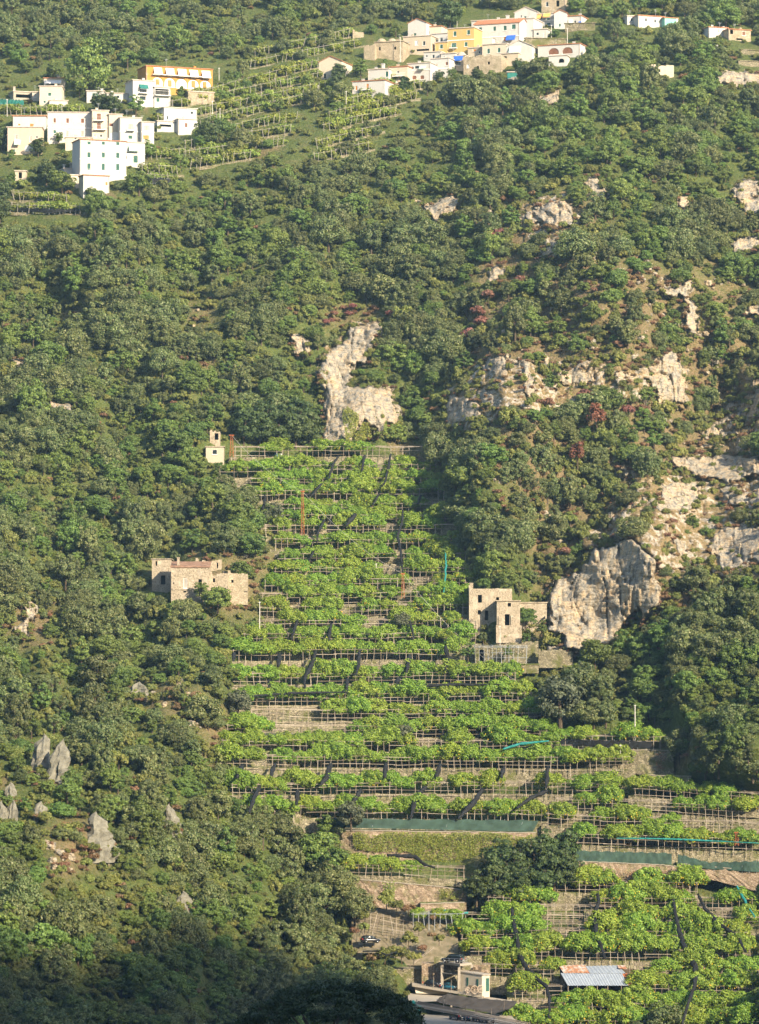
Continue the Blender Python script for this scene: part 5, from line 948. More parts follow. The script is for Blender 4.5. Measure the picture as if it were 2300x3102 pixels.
building('dry-stone retaining wall under the white houses on the crest', 'b', 1270, 212, 1500, 250, 6, 'dry_stone', (), 'flat', 1.0, (), 'wall', 'garden_wall', G2, edge='dry_stone')
building('green tarpaulin shelter under the crest hamlet', 'b', 1170, 402, 1226, 432, 0, 'green_cloth', (), 'flat', 2.5, (), 'shelter', 'shelter', G2)
# cottages at the top of the woods
building('white cottage end half hidden by the top woods', 'c', 552, 132, 642, 200, 6, 'white_plaster', [(580, 150, 600, 178, 'k')], 'flat', 6, group=G3)
building('long white cottage screened by treetops', 'c', 643, 128, 862, 215, 14, 'white_plaster', [(700, 150, 720, 180, 'k'), (780, 160, 800, 190, 'k')], 'red', 6, group=G3)
building('turquoise walled cottage with white corner in the top woods', 'c', 863, 148, 978, 215, 8, 'teal_plaster', (), 'red', 6, [('box', 962, 152, 978, 240, 'white_paint', 0.12, 'corner_pier')], group=G3)
building('white cottage with red tiles left of the stone cottage', 'c', 1232, 225, 1396, 298, 16, 'white_plaster', [(1310, 240, 1326, 275, 'y')], 'red', 6, [('chimney', 1372, 222, 1388, 0)], group=G3)
building('rough stone cottage with a brown window at the frame edge', 'c', 1397, 243, 1590, 330, 22, 'old_masonry', [(1411, 246, 1436, 284, 'd'), (1515, 268, 1546, 304, 'b'), (1465, 325, 1520, 352, 'd')], 'red', 6, group=G3)
building('overgrown beige ruin alone in the green woods', 'c', 772, 545, 946, 640, 10, 'beige_plaster', [(800, 575, 830, 600, 'd')], 'none', 5, (), 'ruin', 'ruined_house', G3)
building('low stone wall with posts at the upper frame edge', 'c', 1500, 415, 1680, 445, 8, 'dry_stone', (), 'flat', 1.0, (), 'wall', 'garden_wall', G3, edge='dry_stone')
building('long stone wall holding a footpath at the upper frame edge', 'c', 1480, 508, 1680, 535, 8, 'dry_stone', (), 'flat', 1.0, (), 'wall', 'garden_wall', G3, edge='dry_stone')
building('little stone ruin on the terrace left of the crest hamlet', 'b', 310, 180, 372, 206, 0, 'old_masonry', (), 'none', 4, (), 'ruin', 'ruined_house', G2)
# ruins beside the lemon slope
building('small beige hut at the top corner of the lemon slope', 'd', 370, 172, 460, 234, 0, 'beige_plaster', [(402, 185, 426, 209, 'k')], 'flat', 4, (), 'hut', 'hut', edge='ruin_plaster')
building('broken tower room standing behind the small beige hut', 'd', 390, 98, 442, 168, 0, 'ruin_plaster', [(414, 103, 433, 136, 'd')], 'none', 3.5, (), 'ruin', 'ruined_tower', yoff=0.4)
fr, L, H = building('roofed ruin, tall beige farmhouse left of the lemon slope', 'd', 196, 775, 385, 905, 8, 'ruin_plaster', [(257, 832, 276, 882, 'y'), (332, 840, 349, 882, 'd'), (257, 895, 272, 903, 'd'), (206, 850, 212, 858, 'd')], 'flat', 7.5, [('band', 884), ('chimney', 224, 728, 236, 0)], 'ruin', 'ruined_house', None, base=4.5, yoff=-2.0, edge='faded_tile', slope=0.18)
building('gable end of the roofed ruin with a single dark window', 'd', 100, 735, 196, 870, 6, 'ruin_plaster', [(144, 818, 167, 863, 'd'), (118, 745, 126, 768, 'd')], 'flat', 7.5, (), 'ruin', 'ruined_house', None, base=4.0, yoff=-2.4, edge='ruin_plaster')
building('broken stone walls behind the roofed ruin', 'd', 318, 745, 450, 800, 0, 'old_masonry', [(425, 750, 432, 778, 'd')], 'none', 5, (), 'ruin', 'ruined_house', None, yoff=1.5)
building('roofless stone annexe at the end of the roofed ruin', 'd', 386, 815, 480, 900, 4, 'ruin_plaster', [(405, 830, 416, 850, 'd'), (460, 880, 470, 895, 'd')], 'none', 5, (), 'ruin', 'ruined_house', None, yoff=-1)
building('ivy grown round stone wall beside the roofed ruin', 'd', 480, 808, 578, 905, 4, 'old_masonry', [(497, 838, 508, 852, 'd'), (560, 918 - 20, 580, 912 - 10, 'd')], 'none', 4, (), 'ruin', 'ruined_wall', None, yoff=-1)
building('roofless ruin, pale two-storey house against the big cliff', 'e', 270, 210, 475, 392, 4, 'ruin_plaster', [(312, 240, 331, 277, 'd'), (399, 253, 413, 278, 'd'), (311, 313, 326, 331, 'd'), (345, 315, 361, 362, 'd')], 'none', 7, [('chimney', 274, 185, 290, 0)], 'ruin', 'ruined_house', None, yoff=-2.0, base=3.5)
building('projecting front of the roofless ruin with a tall black doorway', 'e', 402, 270, 512, 392, 3, 'ruin_plaster', [(454, 280, 469, 297, 'd'), (440, 333, 462, 388, 'd')], 'flat', 6, [('box', 398, 386, 520, 470, 'ruin_plaster', 0.5, 'buttress'), ('box', 410, 340, 434, 388, 'ruin_plaster', 0.25, 'pilaster'), ('box', 468, 340, 490, 388, 'ruin_plaster', 0.25, 'pilaster')], 'ruin', 'ruined_house', None, yoff=-3.4, base=5.0, edge='ruin_plaster')
building('low rear wing of the roofless ruin leaning on the cliff', 'e', 512, 278, 640, 372, 0, 'ruin_plaster', [(560, 306, 576, 366, 'd')], 'flat', 5, (), 'ruin', 'ruined_house', None, yoff=-2.0, edge='ruin_plaster')
building('dry-stone wall with a dark arched cellar under the roofless ruin', 'e', 298, 486, 600, 572, 4, 'dry_stone', [(317, 500, 342, 556, 'da')], 'none', 2.0, (), 'wall', 'cellar_wall', None, yoff=-2.0, base=0.4)
building('pale dry-stone wall at the end of the ruin terrace', 'e', 600, 515, 762, 578, 6, 'dry_stone', (), 'none', 1.5, (), 'wall', 'cellar_wall', None, yoff=-2.0, base=0.4)
building('long low stone wall carrying the ruin terrace', 'e', 215, 572, 600, 602, 3, 'dry_stone', (), 'flat', 1.2, (), 'wall', 'cellar_wall', None, yoff=-3.2, edge='grass_tread', base=0.5)
building('rough stone wall on the slope left of the ruin cellar', 'e', 165, 480, 298, 520, 3, 'dry_stone', (), 'none', 1.2, (), 'wall', 'cellar_wall', None, yoff=-1.8)
X, Yp, W = row_curve([(1440, 2008), (1595, 2010)], 0.9, -4.0)
pergola(W, 'thin metal trellis in front of the cellar wall', top=3.4, down=(0, .2), rails=(3.3, 2.2, 1.2), miss=0.05, group='metal frames', rr=0.045, mat='grey_metal', rnd=random.Random(3))

# ------------------------------------------------------------------ tall retaining walls with creepers
def bigwall(c, top, bot, label, mat='retaining_stone', off=-2.6, creeper=None, n=40):
    T = N(c, *top); B = N(c, *bot); x = np.linspace(T[0][0], T[-1][0], n); yt = np.interp(x, [p[0] for p in T], [p[1] for p in T]); xb = np.linspace(B[0][0], B[-1][0], n); yb = np.interp(xb, [p[0] for p in B], [p[1] for p in B])
    D = np.array([Ys(a, b) for a, b in zip(x, yt)]) + off; D = np.convolve(np.pad(D, 6, mode='edge'), np.ones(13) / 13, 'valid'); r = random.Random(int(T[0][0])); lev = 7
    root = empty('retaining_wall', P(xb[n // 2], yb[n // 2], D[n // 2]), label, 'wall', 'tall retaining walls'); g = MB(); W = []
    for i in range(n):
        a = P(x[i], yt[i] + r.uniform(-1, 1), D[i]); b = P(xb[i], yb[i], D[i] - 0.8); W.append((a, b))
        for q in range(lev): g.v.append(tuple(a.lerp(b, q / (lev - 1)) + Vector((0, r.uniform(-.12, .12), 0))))
        g.v += [tuple(a + Vector((0, .7, 0.02)))]
    k = lev + 1
    g.f = [(i * k + q, i * k + q + 1, (i + 1) * k + q + 1, (i + 1) * k + q) for i in range(n - 1) for q in range(lev - 1)] + [(i * k, (i + 1) * k, (i + 1) * k + lev, i * k + lev) for i in range(n - 1)]
    g.build('masonry', mat, root)
    g = MB()
    for i in range(n - 1): g.box(W[i][0] + Vector((0, -.12, .012)), W[i + 1][0] - W[i][0], (0, .7, 0), (0, 0, .14))
    g.build('coping', 'concrete', root)
    g = MB()
    for i in range(n): b = W[i][0] + Vector((0, .5, 0.0)); g.v += [tuple(b), tuple(b + Vector((0, 9, .6)))]
    g.f = [(2 * i, 2 * i + 2, 2 * i + 3, 2 * i + 1) for i in range(n - 1)]; g.build('grass_strip', 'grass_tread', root)
    for (poly, mt, lab, dens, nm) in (creeper or ()):
        rr = np.random.default_rng(int(poly[0][0])); Q = np.array(poly); A = (Q[:, 0].max() - Q[:, 0].min()) * (Q[:, 1].max() - Q[:, 1].min()); m = int(A * dens)
        px = rr.uniform(Q[:, 0].min(), Q[:, 0].max(), m); py = rr.uniform(Q[:, 1].min(), Q[:, 1].max(), m); jx = px + 20 * fbm(px / 30, py / 30, 12, 3); jy = py + 16 * fbm(px / 30, py / 30, 15, 3)
        s = inpoly(jx, jy, poly) & (rr.random(m) < 0.75 + fbm(px / 25, py / 25, 33, 2)); px, py = px[s], py[s]; Dd = np.interp(px, x, D) - 0.75 - rr.uniform(0, 0.5, len(px)) + 0.3 * fbm(px / 20, py / 20, 8, 2)
        C = Pn(px, py, Dd); Nn = rr.normal(size=C.shape) * 0.6 + np.array([0, -1, 0.4]); V, Fq = leaf_quads(C, Nn, 0.14, rr)
        tag(link(nm, np_mesh(nm, V, Fq, mt)), lab, 'creeper', 'creepers on walls and rocks')
bigwall('g', [(0, 30), (1310, 46)], [(0, 190), (1000, 255), (1310, 260)], 'tall retaining wall under the long green windbreak screen', creeper=[(N('g', (225, 45), (860, 40), (1290, 60), (1260, 170), (900, 245), (560, 170), (240, 155)), 'ivy_leaf', 'sheet of yellow green ivy on the wall under the long screen', 0.42, 'ivy')])
bigwall('g', [(105, 308), (740, 362), (900, 385)], [(170, 455), (620, 520), (900, 500)], 'weathered retaining wall under the short pergola left of the dark grove', creeper=[(N('g', (400, 330), (490, 330), (480, 420), (410, 430)), 'ivy_leaf', 'small ivy patch on the weathered wall', 0.2, 'ivy'), (N('g', (735, 375), (900, 385), (880, 440), (740, 440)), 'ivy_leaf', 'ivy patch at the end of the weathered wall by the grove', 0.2, 'ivy')])
bigwall('g', [(630, 465), (890, 455)], [(630, 535), (880, 530)], 'short pale concrete wall above the vine roof', 'retaining_stone', -3.0, n=12)
bigwall('h', [(495, 330), (1000, 350), (1270, 372)], [(495, 510), (1000, 560), (1200, 570)], 'brown grassy retaining wall above the lower orchard', off=-3.6, creeper=[(N('h', (530, 345), (740, 360), (760, 470), (560, 480)), 'ivy_leaf', 'green creeper on the brown grassy retaining wall', 0.10, 'ivy'), (N('h', (740, 370), (1240, 390), (1180, 540), (760, 500)), 'dry_leaf', 'dry brown creeper on the brown grassy retaining wall', 0.07, 'dry_creeper')])
bigwall('h', [(1140, 345), (1240, 352), (1652, 395)], [(1260, 420), (1652, 520)], 'stone wall under the sagging windbreak screen at the frame edge', off=-3.6, n=20)
bigwall('e', [(690, 974), (1240, 982)], [(690, 1060), (1250, 1110)], 'pale dry-stone wall under the black netting strip', 'dry_stone', off=-1.6, creeper=[(N('e', (1160, 990), (1210, 990), (1210, 1080), (1170, 1080)), 'rust_leaf', 'reddish creeper hanging on the pale dry-stone wall', 0.12, 'dry_creeper')])
X, Yp, W = row_curve([(1010, 2648), (1405, 2664)], 1.3, -2.4)
terrace(W, 1.5, 'grass strip on top of the weathered retaining wall', back=6, group='lower orchard terraces'); pergola(W, 'short pole pergola between the ivy wall and the weathered wall', top=2.2, rails=(2.2, 1.6, .6), group='pole frames in the lower orchard')
lemons(W, X, 'NTH lemon tree from the left on the short pergola between the two walls', 'lemon trees on the short pergola', 1, 3.2, [(1250, 1405)], (0.9, 1.05), 0.9)
# creeper on the tall cliff
def creeper_patch(poly, mt, lab, dens, off, nm='ivy', leaf=0.16):
    rr = np.random.default_rng(int(poly[0][0] + poly[0][1])); Q = np.array(poly); m = int((Q[:, 0].max() - Q[:, 0].min()) * (Q[:, 1].max() - Q[:, 1].min()) * dens); px = rr.uniform(Q[:, 0].min(), Q[:, 0].max(), m); py = rr.uniform(Q[:, 1].min(), Q[:, 1].max(), m)
    s = inpoly(px + 14 * fbm(px / 25, py / 25, 3, 3), py + 10 * fbm(px / 25, py / 25, 4, 3), poly); px, py = px[s], py[s]; C = Pn(px, py, samp(YT, px, py) - off - rr.uniform(0, .8, len(px)) + 1.2 * fbm(px / 22, py / 22, 8, 2)); Nn = rr.normal(size=C.shape) * 0.6 + np.array([0, -1, 0.4]); V, Fq = leaf_quads(C, Nn, leaf, rr)
    tag(link(nm, np_mesh(nm, V, Fq, mt)), lab, 'creeper', 'creepers on walls and rocks')
creeper_patch(N('p', (655, 1075), (710, 1050), (790, 1110), (770, 1270), (710, 1370), (665, 1300)), 'ivy_leaf', 'bright ivy hanging down the tall cliff above the lemon slope', 0.35, 5.0)
creeper_patch(N('p', (810, 1200), (880, 1180), (900, 1300), (830, 1330), (760, 1330)), 'ivy_leaf', 'second ivy clump at the foot of the tall cliff', 0.35, 5.0)
creeper_patch(N('p', (1000, 1190), (1040, 1170), (1050, 1270), (1000, 1300)), 'ivy_leaf', 'small ivy clump at the cliff foot nearest the gully', 0.35, 5.0)

# ------------------------------------------------------------------ garage, parking deck, shed
def Z(x, y, Y): q = N('z', (x, y)); return P(q[0], q[1], Y)
def prism(g, pts, up):
    n = len(g.v); k = len(pts); g.v += [tuple(p) for p in pts] + [tuple(Vector(p) + Vector(up)) for p in pts]
    g.f += [tuple(n + i for i in range(k))[::-1], tuple(n + k + i for i in range(k))] + [(n + i, n + (i + 1) % k, n + k + (i + 1) % k, n + k + i) for i in range(k)]; return g
YD = 804.0
A, B = Z(200, 832, YD + 2), Z(1100, 980, YD - 3)
root = empty('parking_deck', A, 'sloping concrete parking deck in front of the garage', 'deck'); g = MB(); prism(g, [A, B, B + Vector((0, 9, 0)), A + Vector((0, 9, 0))], (0, 0, -0.42)); g.build('deck_slab', 'concrete', root)
for x in (345, 470, 590, 692, 800, 900, 1030):
    t = (x - 200) / 900; b = A.lerp(B, t) + Vector((0, .15, 0)); pole('post', b, b + Vector((0.03, 0, 1.5 + .3 * (x % 3))), .06, 'chestnut_pole', root)
pole('rail', A.lerp(B, .72) + Vector((0, .1, 1.0)), A.lerp(B, .98) + Vector((0, .1, 1.7)), .05, 'chestnut_pole', root)
for t in (0.12, 0.55, 0.9): b = A.lerp(B, t) + Vector((0, 2.0, -0.43)); pole('pillar', b + Vector((0, 0, -3)), b, .2, 'concrete', root)
g = MB(); a, b, c, d = Z(225, 848, YD + 3), Z(660, 905, YD + 2), Z(640, 962, YD + 1.6), Z(250, 945, YD + 2); g.quad(a, b, c, d); g.quad(a, b, b + Vector((0, 2, 0)), a + Vector((0, 2, 0))); tag(g.build('retaining_wall', 'cream_plaster'), 'pale plastered wall under the parking deck', 'wall')
tag(MB().quad(Z(150, 940, YD + 4), Z(680, 958, YD + 4), Z(500, 1045, YD - 7), Z(150, 1060, YD - 7)).build('ramp', 'road_concrete'), 'grey ramp below the parking deck', None, None, 'structure')
top = [Z(540, 1000, 799), Z(640, 952, 799.5), Z(1000, 1004, 797.5), Z(1300, 1030, 796), Z(1515, 1046, 795)]; bot = [Z(470, 1045, 794), Z(600, 1075, 793), Z(800, 1125, 791), Z(1240, 1205, 789), Z(1400, 1140, 790)]
g = MB(); n = 33
for i in range(n):
    t = i / (n - 1) * 4; k = min(3, int(t)); a = top[k].lerp(top[k + 1], t - k); b = bot[k].lerp(bot[k + 1], t - k)
    for j in range(9): q = j / 8; p = a.lerp(b, q); p.z -= 0.5 * math.sin(math.pi * q) - 0.08 * math.sin(i * 1.7 + j); g.v.append(tuple(p))
g.f = [(i * 9 + j, i * 9 + j + 1, i * 9 + 10 + j, i * 9 + 9 + j) for i in range(n - 1) for j in range(8)]
tag(g.build('tarpaulin', 'tarp', None, True), 'large sagging black tarpaulin hung below the parking deck', 'tarpaulin')
g = MB(); prism(g, [Z(980, 1008, YD - 4), Z(1510, 1046, YD - 5), Z(1510, 1046, YD + 3), Z(1090, 980, YD + 3)], (0, 0, -0.5)); tag(g.build('ramp_wall', 'concrete'), 'low concrete wall at the edge of the tarpaulin', 'wall')
GZ = Z(760, 1288, 786).z
tag(MB().quad((P(1210, 3090, 770).x, 768, GZ - .5), (P(1590, 3090, 770).x, 768, GZ - .5), (P(1560, 3090, 770).x, 797, GZ + .4), (P(1210, 3090, 770).x, 797, GZ + .4)).build('parking_ground', 'road_concrete'), 'pale concrete ground of the lower car park', None, None, 'structure')
# garage: slab roof on pillars with a car on top, white store beside it
C, Lc, Rc = Z(800, 600, 803), Z(545, 580, 807), Z(948, 585, 808); Bc = Lc + Rc - C; zt = C.z; C.z = Lc.z = Rc.z = Bc.z = zt - .1
root = empty('garage', Z(680, 860, 805), 'open concrete garage with flat slab roof on square pillars', 'garage'); g = MB(); prism(g, [C, Rc, Bc + Vector((0, 3, 0)), Lc + Vector((0, 3, 0))], (0, 0, .42)); g.build('roof_slab', 'concrete', root)
SLABZ = C.z + .42
for q, w in ((Lc.lerp(C, .06), 0), (Lc.lerp(C, .90), 0), (Rc.lerp(C, .1), 0), (Lc + Vector((0.3, 2.5, 0)), 0)):
    gg = MB(); gg.box(q + Vector((0, .25, -.004)), (.5, 0, 0), (0, .5, 0), (0, 0, -4.4)); gg.build('pillar', 'concrete', root)
g = MB(); a, b = Lc.lerp(C, .1) + Vector((0, .5, -1.55)), Lc.lerp(C, .9) + Vector((0, .5, -1.75)); prism(g, [a, b, b + Vector((0, 2.4, 0)), a + Vector((0, 2.4, 0))], (0, 0, .14)); g.build('shelf', 'concrete', root)
r = random.Random(9); g = MB()
for i in range(9): p = a.lerp(b, (i + .5) / 9) + Vector((-.2, .5 + r.uniform(0, .6), .16)); g.box(p, (r.uniform(.3, .5), 0, 0), (0, .5, 0), (0, 0, r.uniform(.3, .75)))
tag(g.build('crates', 'bare_soil'), 'brown crates and junk on the garage shelf', 'crates', None, 'stuff')
g = MB(); r2 = random.Random(4)
for i in range(8): p = Z(905 + 10 * i % 60, 690, 806) + Vector((i * .25, r2.uniform(0, 1), r2.uniform(0, .2))); g.box(p, (.5, .1, 0), (0, .5, 0), (0.1, 0, r2.uniform(.2, 1.1)))
tag(g.build('junk_heap', 'bark'), 'rusty junk heaped on the white store roof', 'junk', None, 'stuff')
g = MB(); g.quad(Lc + Vector((-1, 3.2, -5)), Rc + Vector((2, 3.2, -5)), Rc + Vector((2, 3.2, 1.5)), Lc + Vector((-1, 3.2, 1.5))); g.build('back_wall', 'dry_stone', root)
root = empty('railing', Lc + Vector((0, 0, .5)), 'grey railing around the garage roof', 'railing')
for a, b in ((Lc.lerp(C, .2), C), (C, C.lerp(Rc, .6))):
    for t in np.linspace(0, 1, 4): p = a.lerp(b, t); p = Vector((p.x, p.y + .1, SLABZ)); pole('post', p, p + Vector((0, 0, .95)), .04, 'grey_metal', root)
    for hh in (.5, .95): pole('rail', Vector((a.x, a.y + .1, SLABZ + hh)), Vector((b.x, b.y + .1, SLABZ + hh)), .035, 'grey_metal', root)
C2, A2, B2 = Z(1076, 935, 801), Z(768, 882, 805), Z(1172, 930, 804); D2 = A2 + B2 - C2; hs = 3.2
root = empty('store_room', C2, 'white plastered store with a dark green door beside the garage', 'outbuilding'); g = MB()
for a, b in ((A2, C2), (C2, B2), (B2, D2), (D2, A2)): g.quad(a + Vector((0, 0, -1)), b + Vector((0, 0, -1)), Vector((b.x, b.y, C2.z + hs + (.5 if b in (A2, D2) else 0))), Vector((a.x, a.y, C2.z + hs + (.5 if a in (A2, D2) else 0))))
g.build('wall', 'cream_plaster', root)
T = [Vector((p.x, p.y, C2.z + hs + (.5 if p in (A2, D2) else 0) + .01)) for p in (A2, C2, B2, D2)]; ctr = sum(T, Vector()) / 4; g = MB(); prism(g, [p + (p - ctr).normalized() * .25 for p in T], (0, 0, .2)); g.build('roof', 'concrete', root)
def facepanel(a, b, t0, t1, z0, z1, name, mat, out=.06):
    d = (b - a); nrm = Vector((d.y, -d.x, 0)).normalized(); g = MB(); q0, q1 = a.lerp(b, t0), a.lerp(b, t1); g.box(Vector((q0.x, q0.y, C2.z + z0)) + nrm * .004, Vector((q1.x - q0.x, q1.y - q0.y, 0)), nrm * out, (0, 0, z1 - z0)); return g.build(name, mat, root)
facepanel(A2, C2, .38, .45, 1.1, 2.7, 'window', 'green_shutter'); facepanel(A2, C2, .79, .86, .9, 2.5, 'window', 'green_shutter'); facepanel(C2, B2, .5, .9, .1, 2.6, 'door', 'green_shutter')
for x0, y0, x1, y1, Y, m_, lab in ((-60, 640, 320, 790, 812, 'dry_stone', 'rough stone wall behind the deck, left of the garage'), (322, 575, 556, 812, 810, 'retaining_stone', 'tall rubble wall directly left of the garage pillars'), (815, 590, 1180, 720, 811, 'retaining_stone', 'rubble wall above the white store')):
    g = MB(); a, b, c, d = Z(x0, y1, Y), Z(x1, y1 + 30, Y), Z(x1, y0, Y), Z(x0, y0, Y); n = 14; r = random.Random(x1)
    for i in range(n + 1):
        for j in range(7): p = a.lerp(b, i / n).lerp(d.lerp(c, i / n), j / 6); g.v.append((p.x, p.y + r.uniform(-.1, .1), p.z - (1.5 if j == 0 else 0)))
        p = d.lerp(c, i / n); g.v.append((p.x, p.y + 4, p.z + .2))
    g.f = [(i * 8 + j, i * 8 + 8 + j, i * 8 + 9 + j, i * 8 + 1 + j) for i in range(n) for j in range(7)]
    tag(g.build('stone_wall', m_), lab, 'wall')
# cart wheels leaning on the deck
root = empty('hand_cart', Z(980, 945, 801), 'wooden hand cart with spoked wheels beside the white store', 'cart')
def ring(g, c, R_, ax, ay, t=.05, n=14):
    pts = [Vector(c) + ax * R_ * math.cos(2 * math.pi * i / n) + ay * R_ * math.sin(2 * math.pi * i / n) for i in range(n)]
    for i in range(n): g.bar(pts[i], pts[(i + 1) % n], t)
    for i in range(0, n, 2): g.bar(c, pts[i], t * .6)
for k, (x, y, R_) in enumerate(((900, 905, .5), (985, 900, .75), (1060, 890, .7))):
    g = MB(); ring(g, Z(x, y, 801 - .2 * k), R_, Vector((.9, .43, 0)).normalized(), Vector((0, 0, 1))); g.build('wheel', 'pink_plaster', root)
g = MB(); p = Z(905, 880, 801.4); g.box(p, (2.6, .5, -.4), (-.2, 1.0, 0), (0, 0, .12)); g.box(p + Vector((0, 0, .13)), (2.6, .5, -.4), (0, .08, 0), (0, 0, .45)); g.build('cart_bed', 'bark', root)
# pole roof over the lower car park
root = empty('pergola', Z(900, 1320, 782), 'long bare pole roof over the lower car park', 'pergola'); r = random.Random(12)
for k in range(9):
    a, b = Z(260 + r.uniform(-30, 60), 1045 + k * 9 + r.uniform(-5, 5), 782 - k * .5), Z(1680, 1318 + k * 9 + r.uniform(-12, 12), 780 - k * .5); m_ = a.lerp(b, r.uniform(.4, .6)) + Vector((0, 0, .12)); pole('rail', a, m_, .10, 'chestnut_pole', root); pole('rail', m_ - (b - a) * .03, b, .10, 'chestnut_pole', root)
for x, y0, y1 in ((255, 1020, 1130), (595, 1005, 1190), (868, 1110, 1320), (1190, 1140, 1335), (1500, 1240, 1335), (355, 1070, 1150), (980, 1150, 1230), (1350, 1040, 1160)): pole('post', Z(x, y1, 781), Z(x + 4, y0, 781), .08, 'chestnut_pole', root)
# pole lattice above the patio left of the garage
def Gp(x, y, Y): q = N('g', (x, y)); return P(q[0], q[1], Y)
root = empty('pergola', Gp(400, 650, 826), 'collapsed tangle of bare poles over the earthen patio', 'pergola'); r = random.Random(21)
for k in range(9): pole('roof_pole', Gp(215 + 12 * k, 480 + 18 * k, 832 - k * .7), Gp(600 + r.uniform(-20, 60), 570 + 14 * k + r.uniform(-14, 14), 830 - k * .7), .06, 'chestnut_pole', root)
for k in range(7): pole('roof_pole', Gp(300 + 38 * k, 500 + 8 * k, 831), Gp(270 + 46 * k + r.uniform(-20, 20), 655 + r.uniform(-12, 12), 824), .055, 'chestnut_pole', root)
for x, y0, y1 in ((375, 525, 610), (350, 600, 745), (455, 630, 735), (485, 545, 640), (292, 590, 720), (545, 590, 720), (605, 690, 800)): pole('post', Gp(x, y1, 824), Gp(x + 3, y0, 824), .07, 'chestnut_pole', root)
pole('brace', Gp(335, 605, 824), Gp(405, 525, 824), .07, 'chestnut_pole', root); pole('brace', Gp(570, 830, 820), Gp(710, 720, 822), .08, 'chestnut_pole', root); pole('brace', Gp(540, 850, 820), Gp(690, 725, 822), .08, 'chestnut_pole', root)
g = MB(); n = 12; r = random.Random(3)
for i in range(n + 1):
    for j in range(9):
        q = Gp(225 + (850 - 225) * i / n, 495 + 330 * j / 8, 833.5 - j * 1.7); g.v.append((q.x, q.y + r.uniform(-.3, .3), q.z))
g.f = [(i * 9 + j, i * 9 + j + 1, i * 9 + 10 + j, i * 9 + 9 + j) for i in range(n) for j in range(8)]; tag(g.build('patio_ground', 'bare_soil', None, True), 'bare earth bank and patio under the pole tangle', None, None, 'structure')
tag(MB().quad(Gp(285, 722, 821), Gp(500, 722, 821), Gp(505, 745, 818), Gp(285, 752, 818)).build('patio_slab', 'bare_soil'), 'pale concrete patio slab', None, None, 'structure')
net(N('g', (290, 742), (380, 740), (430, 765), (500, 738)), .14, 'black net edge sagging along the patio', off=14)
X, Yp, W = row_curve([N('g', (585, 590)), N('g', (880, 600))], 1.1, -4.5)
pergola(W, 'vine roof on green metal posts above the garage', top=2.4, rails=(2.4,), group='vine roofs by the garage', rnd=random.Random(5), mat='grey_metal'); lemons(W, X, 'NTH vine from the left on the roof above the garage', 'vines by the garage', 1, 3.2, (), (.7, .85), 0, .6, rnd=random.Random(8), cat='vine', name='grape_vine')
# shed with tin roof
def Hh(x, y, Y): q = N('h', (x, y)); return P(q[0], q[1], Y)
SY = Ys(1815, 3010) - 3.0
root = empty('shed', Hh(655, 1165, SY), 'open wooden shed with blue grey tin roof in the orchard', 'shed')
def tin(a, b, c, d, name, mat, n=60):
    g = MB(); up = Vector((0, -.3, 1)).normalized()
    for i in range(n + 1):
        for j in range(3): p = a.lerp(b, i / n).lerp(d.lerp(c, i / n), j / 2) + up * (.045 * math.sin(i * math.pi / 2)); g.v.append(tuple(p))
    g.f = [(i * 3 + j, i * 3 + 3 + j, i * 3 + 4 + j, i * 3 + 1 + j) for i in range(n) for j in range(2)]; return g.build(name, mat, root)
fl, frr, br, bl = Hh(455, 1106, SY), Hh(835, 1106, SY), Hh(795, 1030, SY + 4), Hh(410, 1028, SY + 4)
for k in range(4): tin(fl.lerp(frr, k / 4), fl.lerp(frr, (k + 1) / 4 - .002), bl.lerp(br, (k + 1) / 4 - .002), bl.lerp(br, k / 4), 'roof_sheet', 'tin_roof', 22)
tin(Hh(835, 1106, SY - .01), Hh(868, 1106, SY), Hh(848, 1055, SY + 3), Hh(812, 1058, SY + 3), 'roof_sheet', 'rusty_tin', 8); tin(Hh(800, 1050, SY + 3.1), Hh(836, 1052, SY + 3.1), Hh(826, 1028, SY + 4.2), Hh(796, 1028, SY + 4.2), 'roof_sheet', 'rust', 8)
tin(Hh(428, 1030, SY + 3.9) + Vector((0, 0, .08)), Hh(592, 1030, SY + 3.9) + Vector((0, 0, .08)), Hh(560, 974, SY + 7.6), Hh(398, 981, SY + 7.6), 'roof_sheet', 'rusty_tin', 24)
tin(Hh(593, 1030, SY + 3.9) + Vector((0, 0, .06)), Hh(818, 1032, SY + 3.9) + Vector((0, 0, .06)), Hh(768, 979, SY + 7.6), Hh(561, 984, SY + 7.6), 'roof_sheet', 'tin_roof', 34); tin(Hh(770, 1000, SY + 5.5) + Vector((0, 0, .1)), Hh(828, 1008, SY + 5.5) + Vector((0, 0, .1)), Hh(810, 978, SY + 7.6), Hh(764, 978, SY + 7.6), 'roof_sheet', 'rusty_tin', 10)
for x in (457, 515, 573, 640, 705, 790, 857): pole('post', Hh(x, 1168, SY + .15), Hh(x, 1104, SY + .15), .09, 'chestnut_pole', root)
for x in (470, 600, 740, 840): pole('post', Hh(x, 1110, SY + 7.4) + Vector((0, 0, -2.5)), Hh(x, 985, SY + 7.4), .09, 'chestnut_pole', root)
g = MB(); g.quad(Hh(410, 1170, SY + 7.3), Hh(880, 1170, SY + 7.3), Hh(870, 1000, SY + 7.3), Hh(405, 1000, SY + 7.3)); g.quad(Hh(412, 1170, SY + .3), Hh(412, 1170, SY + 7.3), Hh(405, 1010, SY + 7.3), Hh(440, 1100, SY + .3)); g.build('board_wall', 'bark', root)
g = MB(); g.box(Hh(445, 1172, SY - .3), (P(1919, 3018, SY).x - P(1715, 3018, SY).x, 0, 0), (0, 8, 0), (0, 0, .2)); g.build('floor_deck', 'bark', root)
for y in (1160, 1180, 1196): pole('rail', Hh(450, y + 5, SY - .5), Hh(860, y, SY - .5), .06, 'chestnut_pole', root)
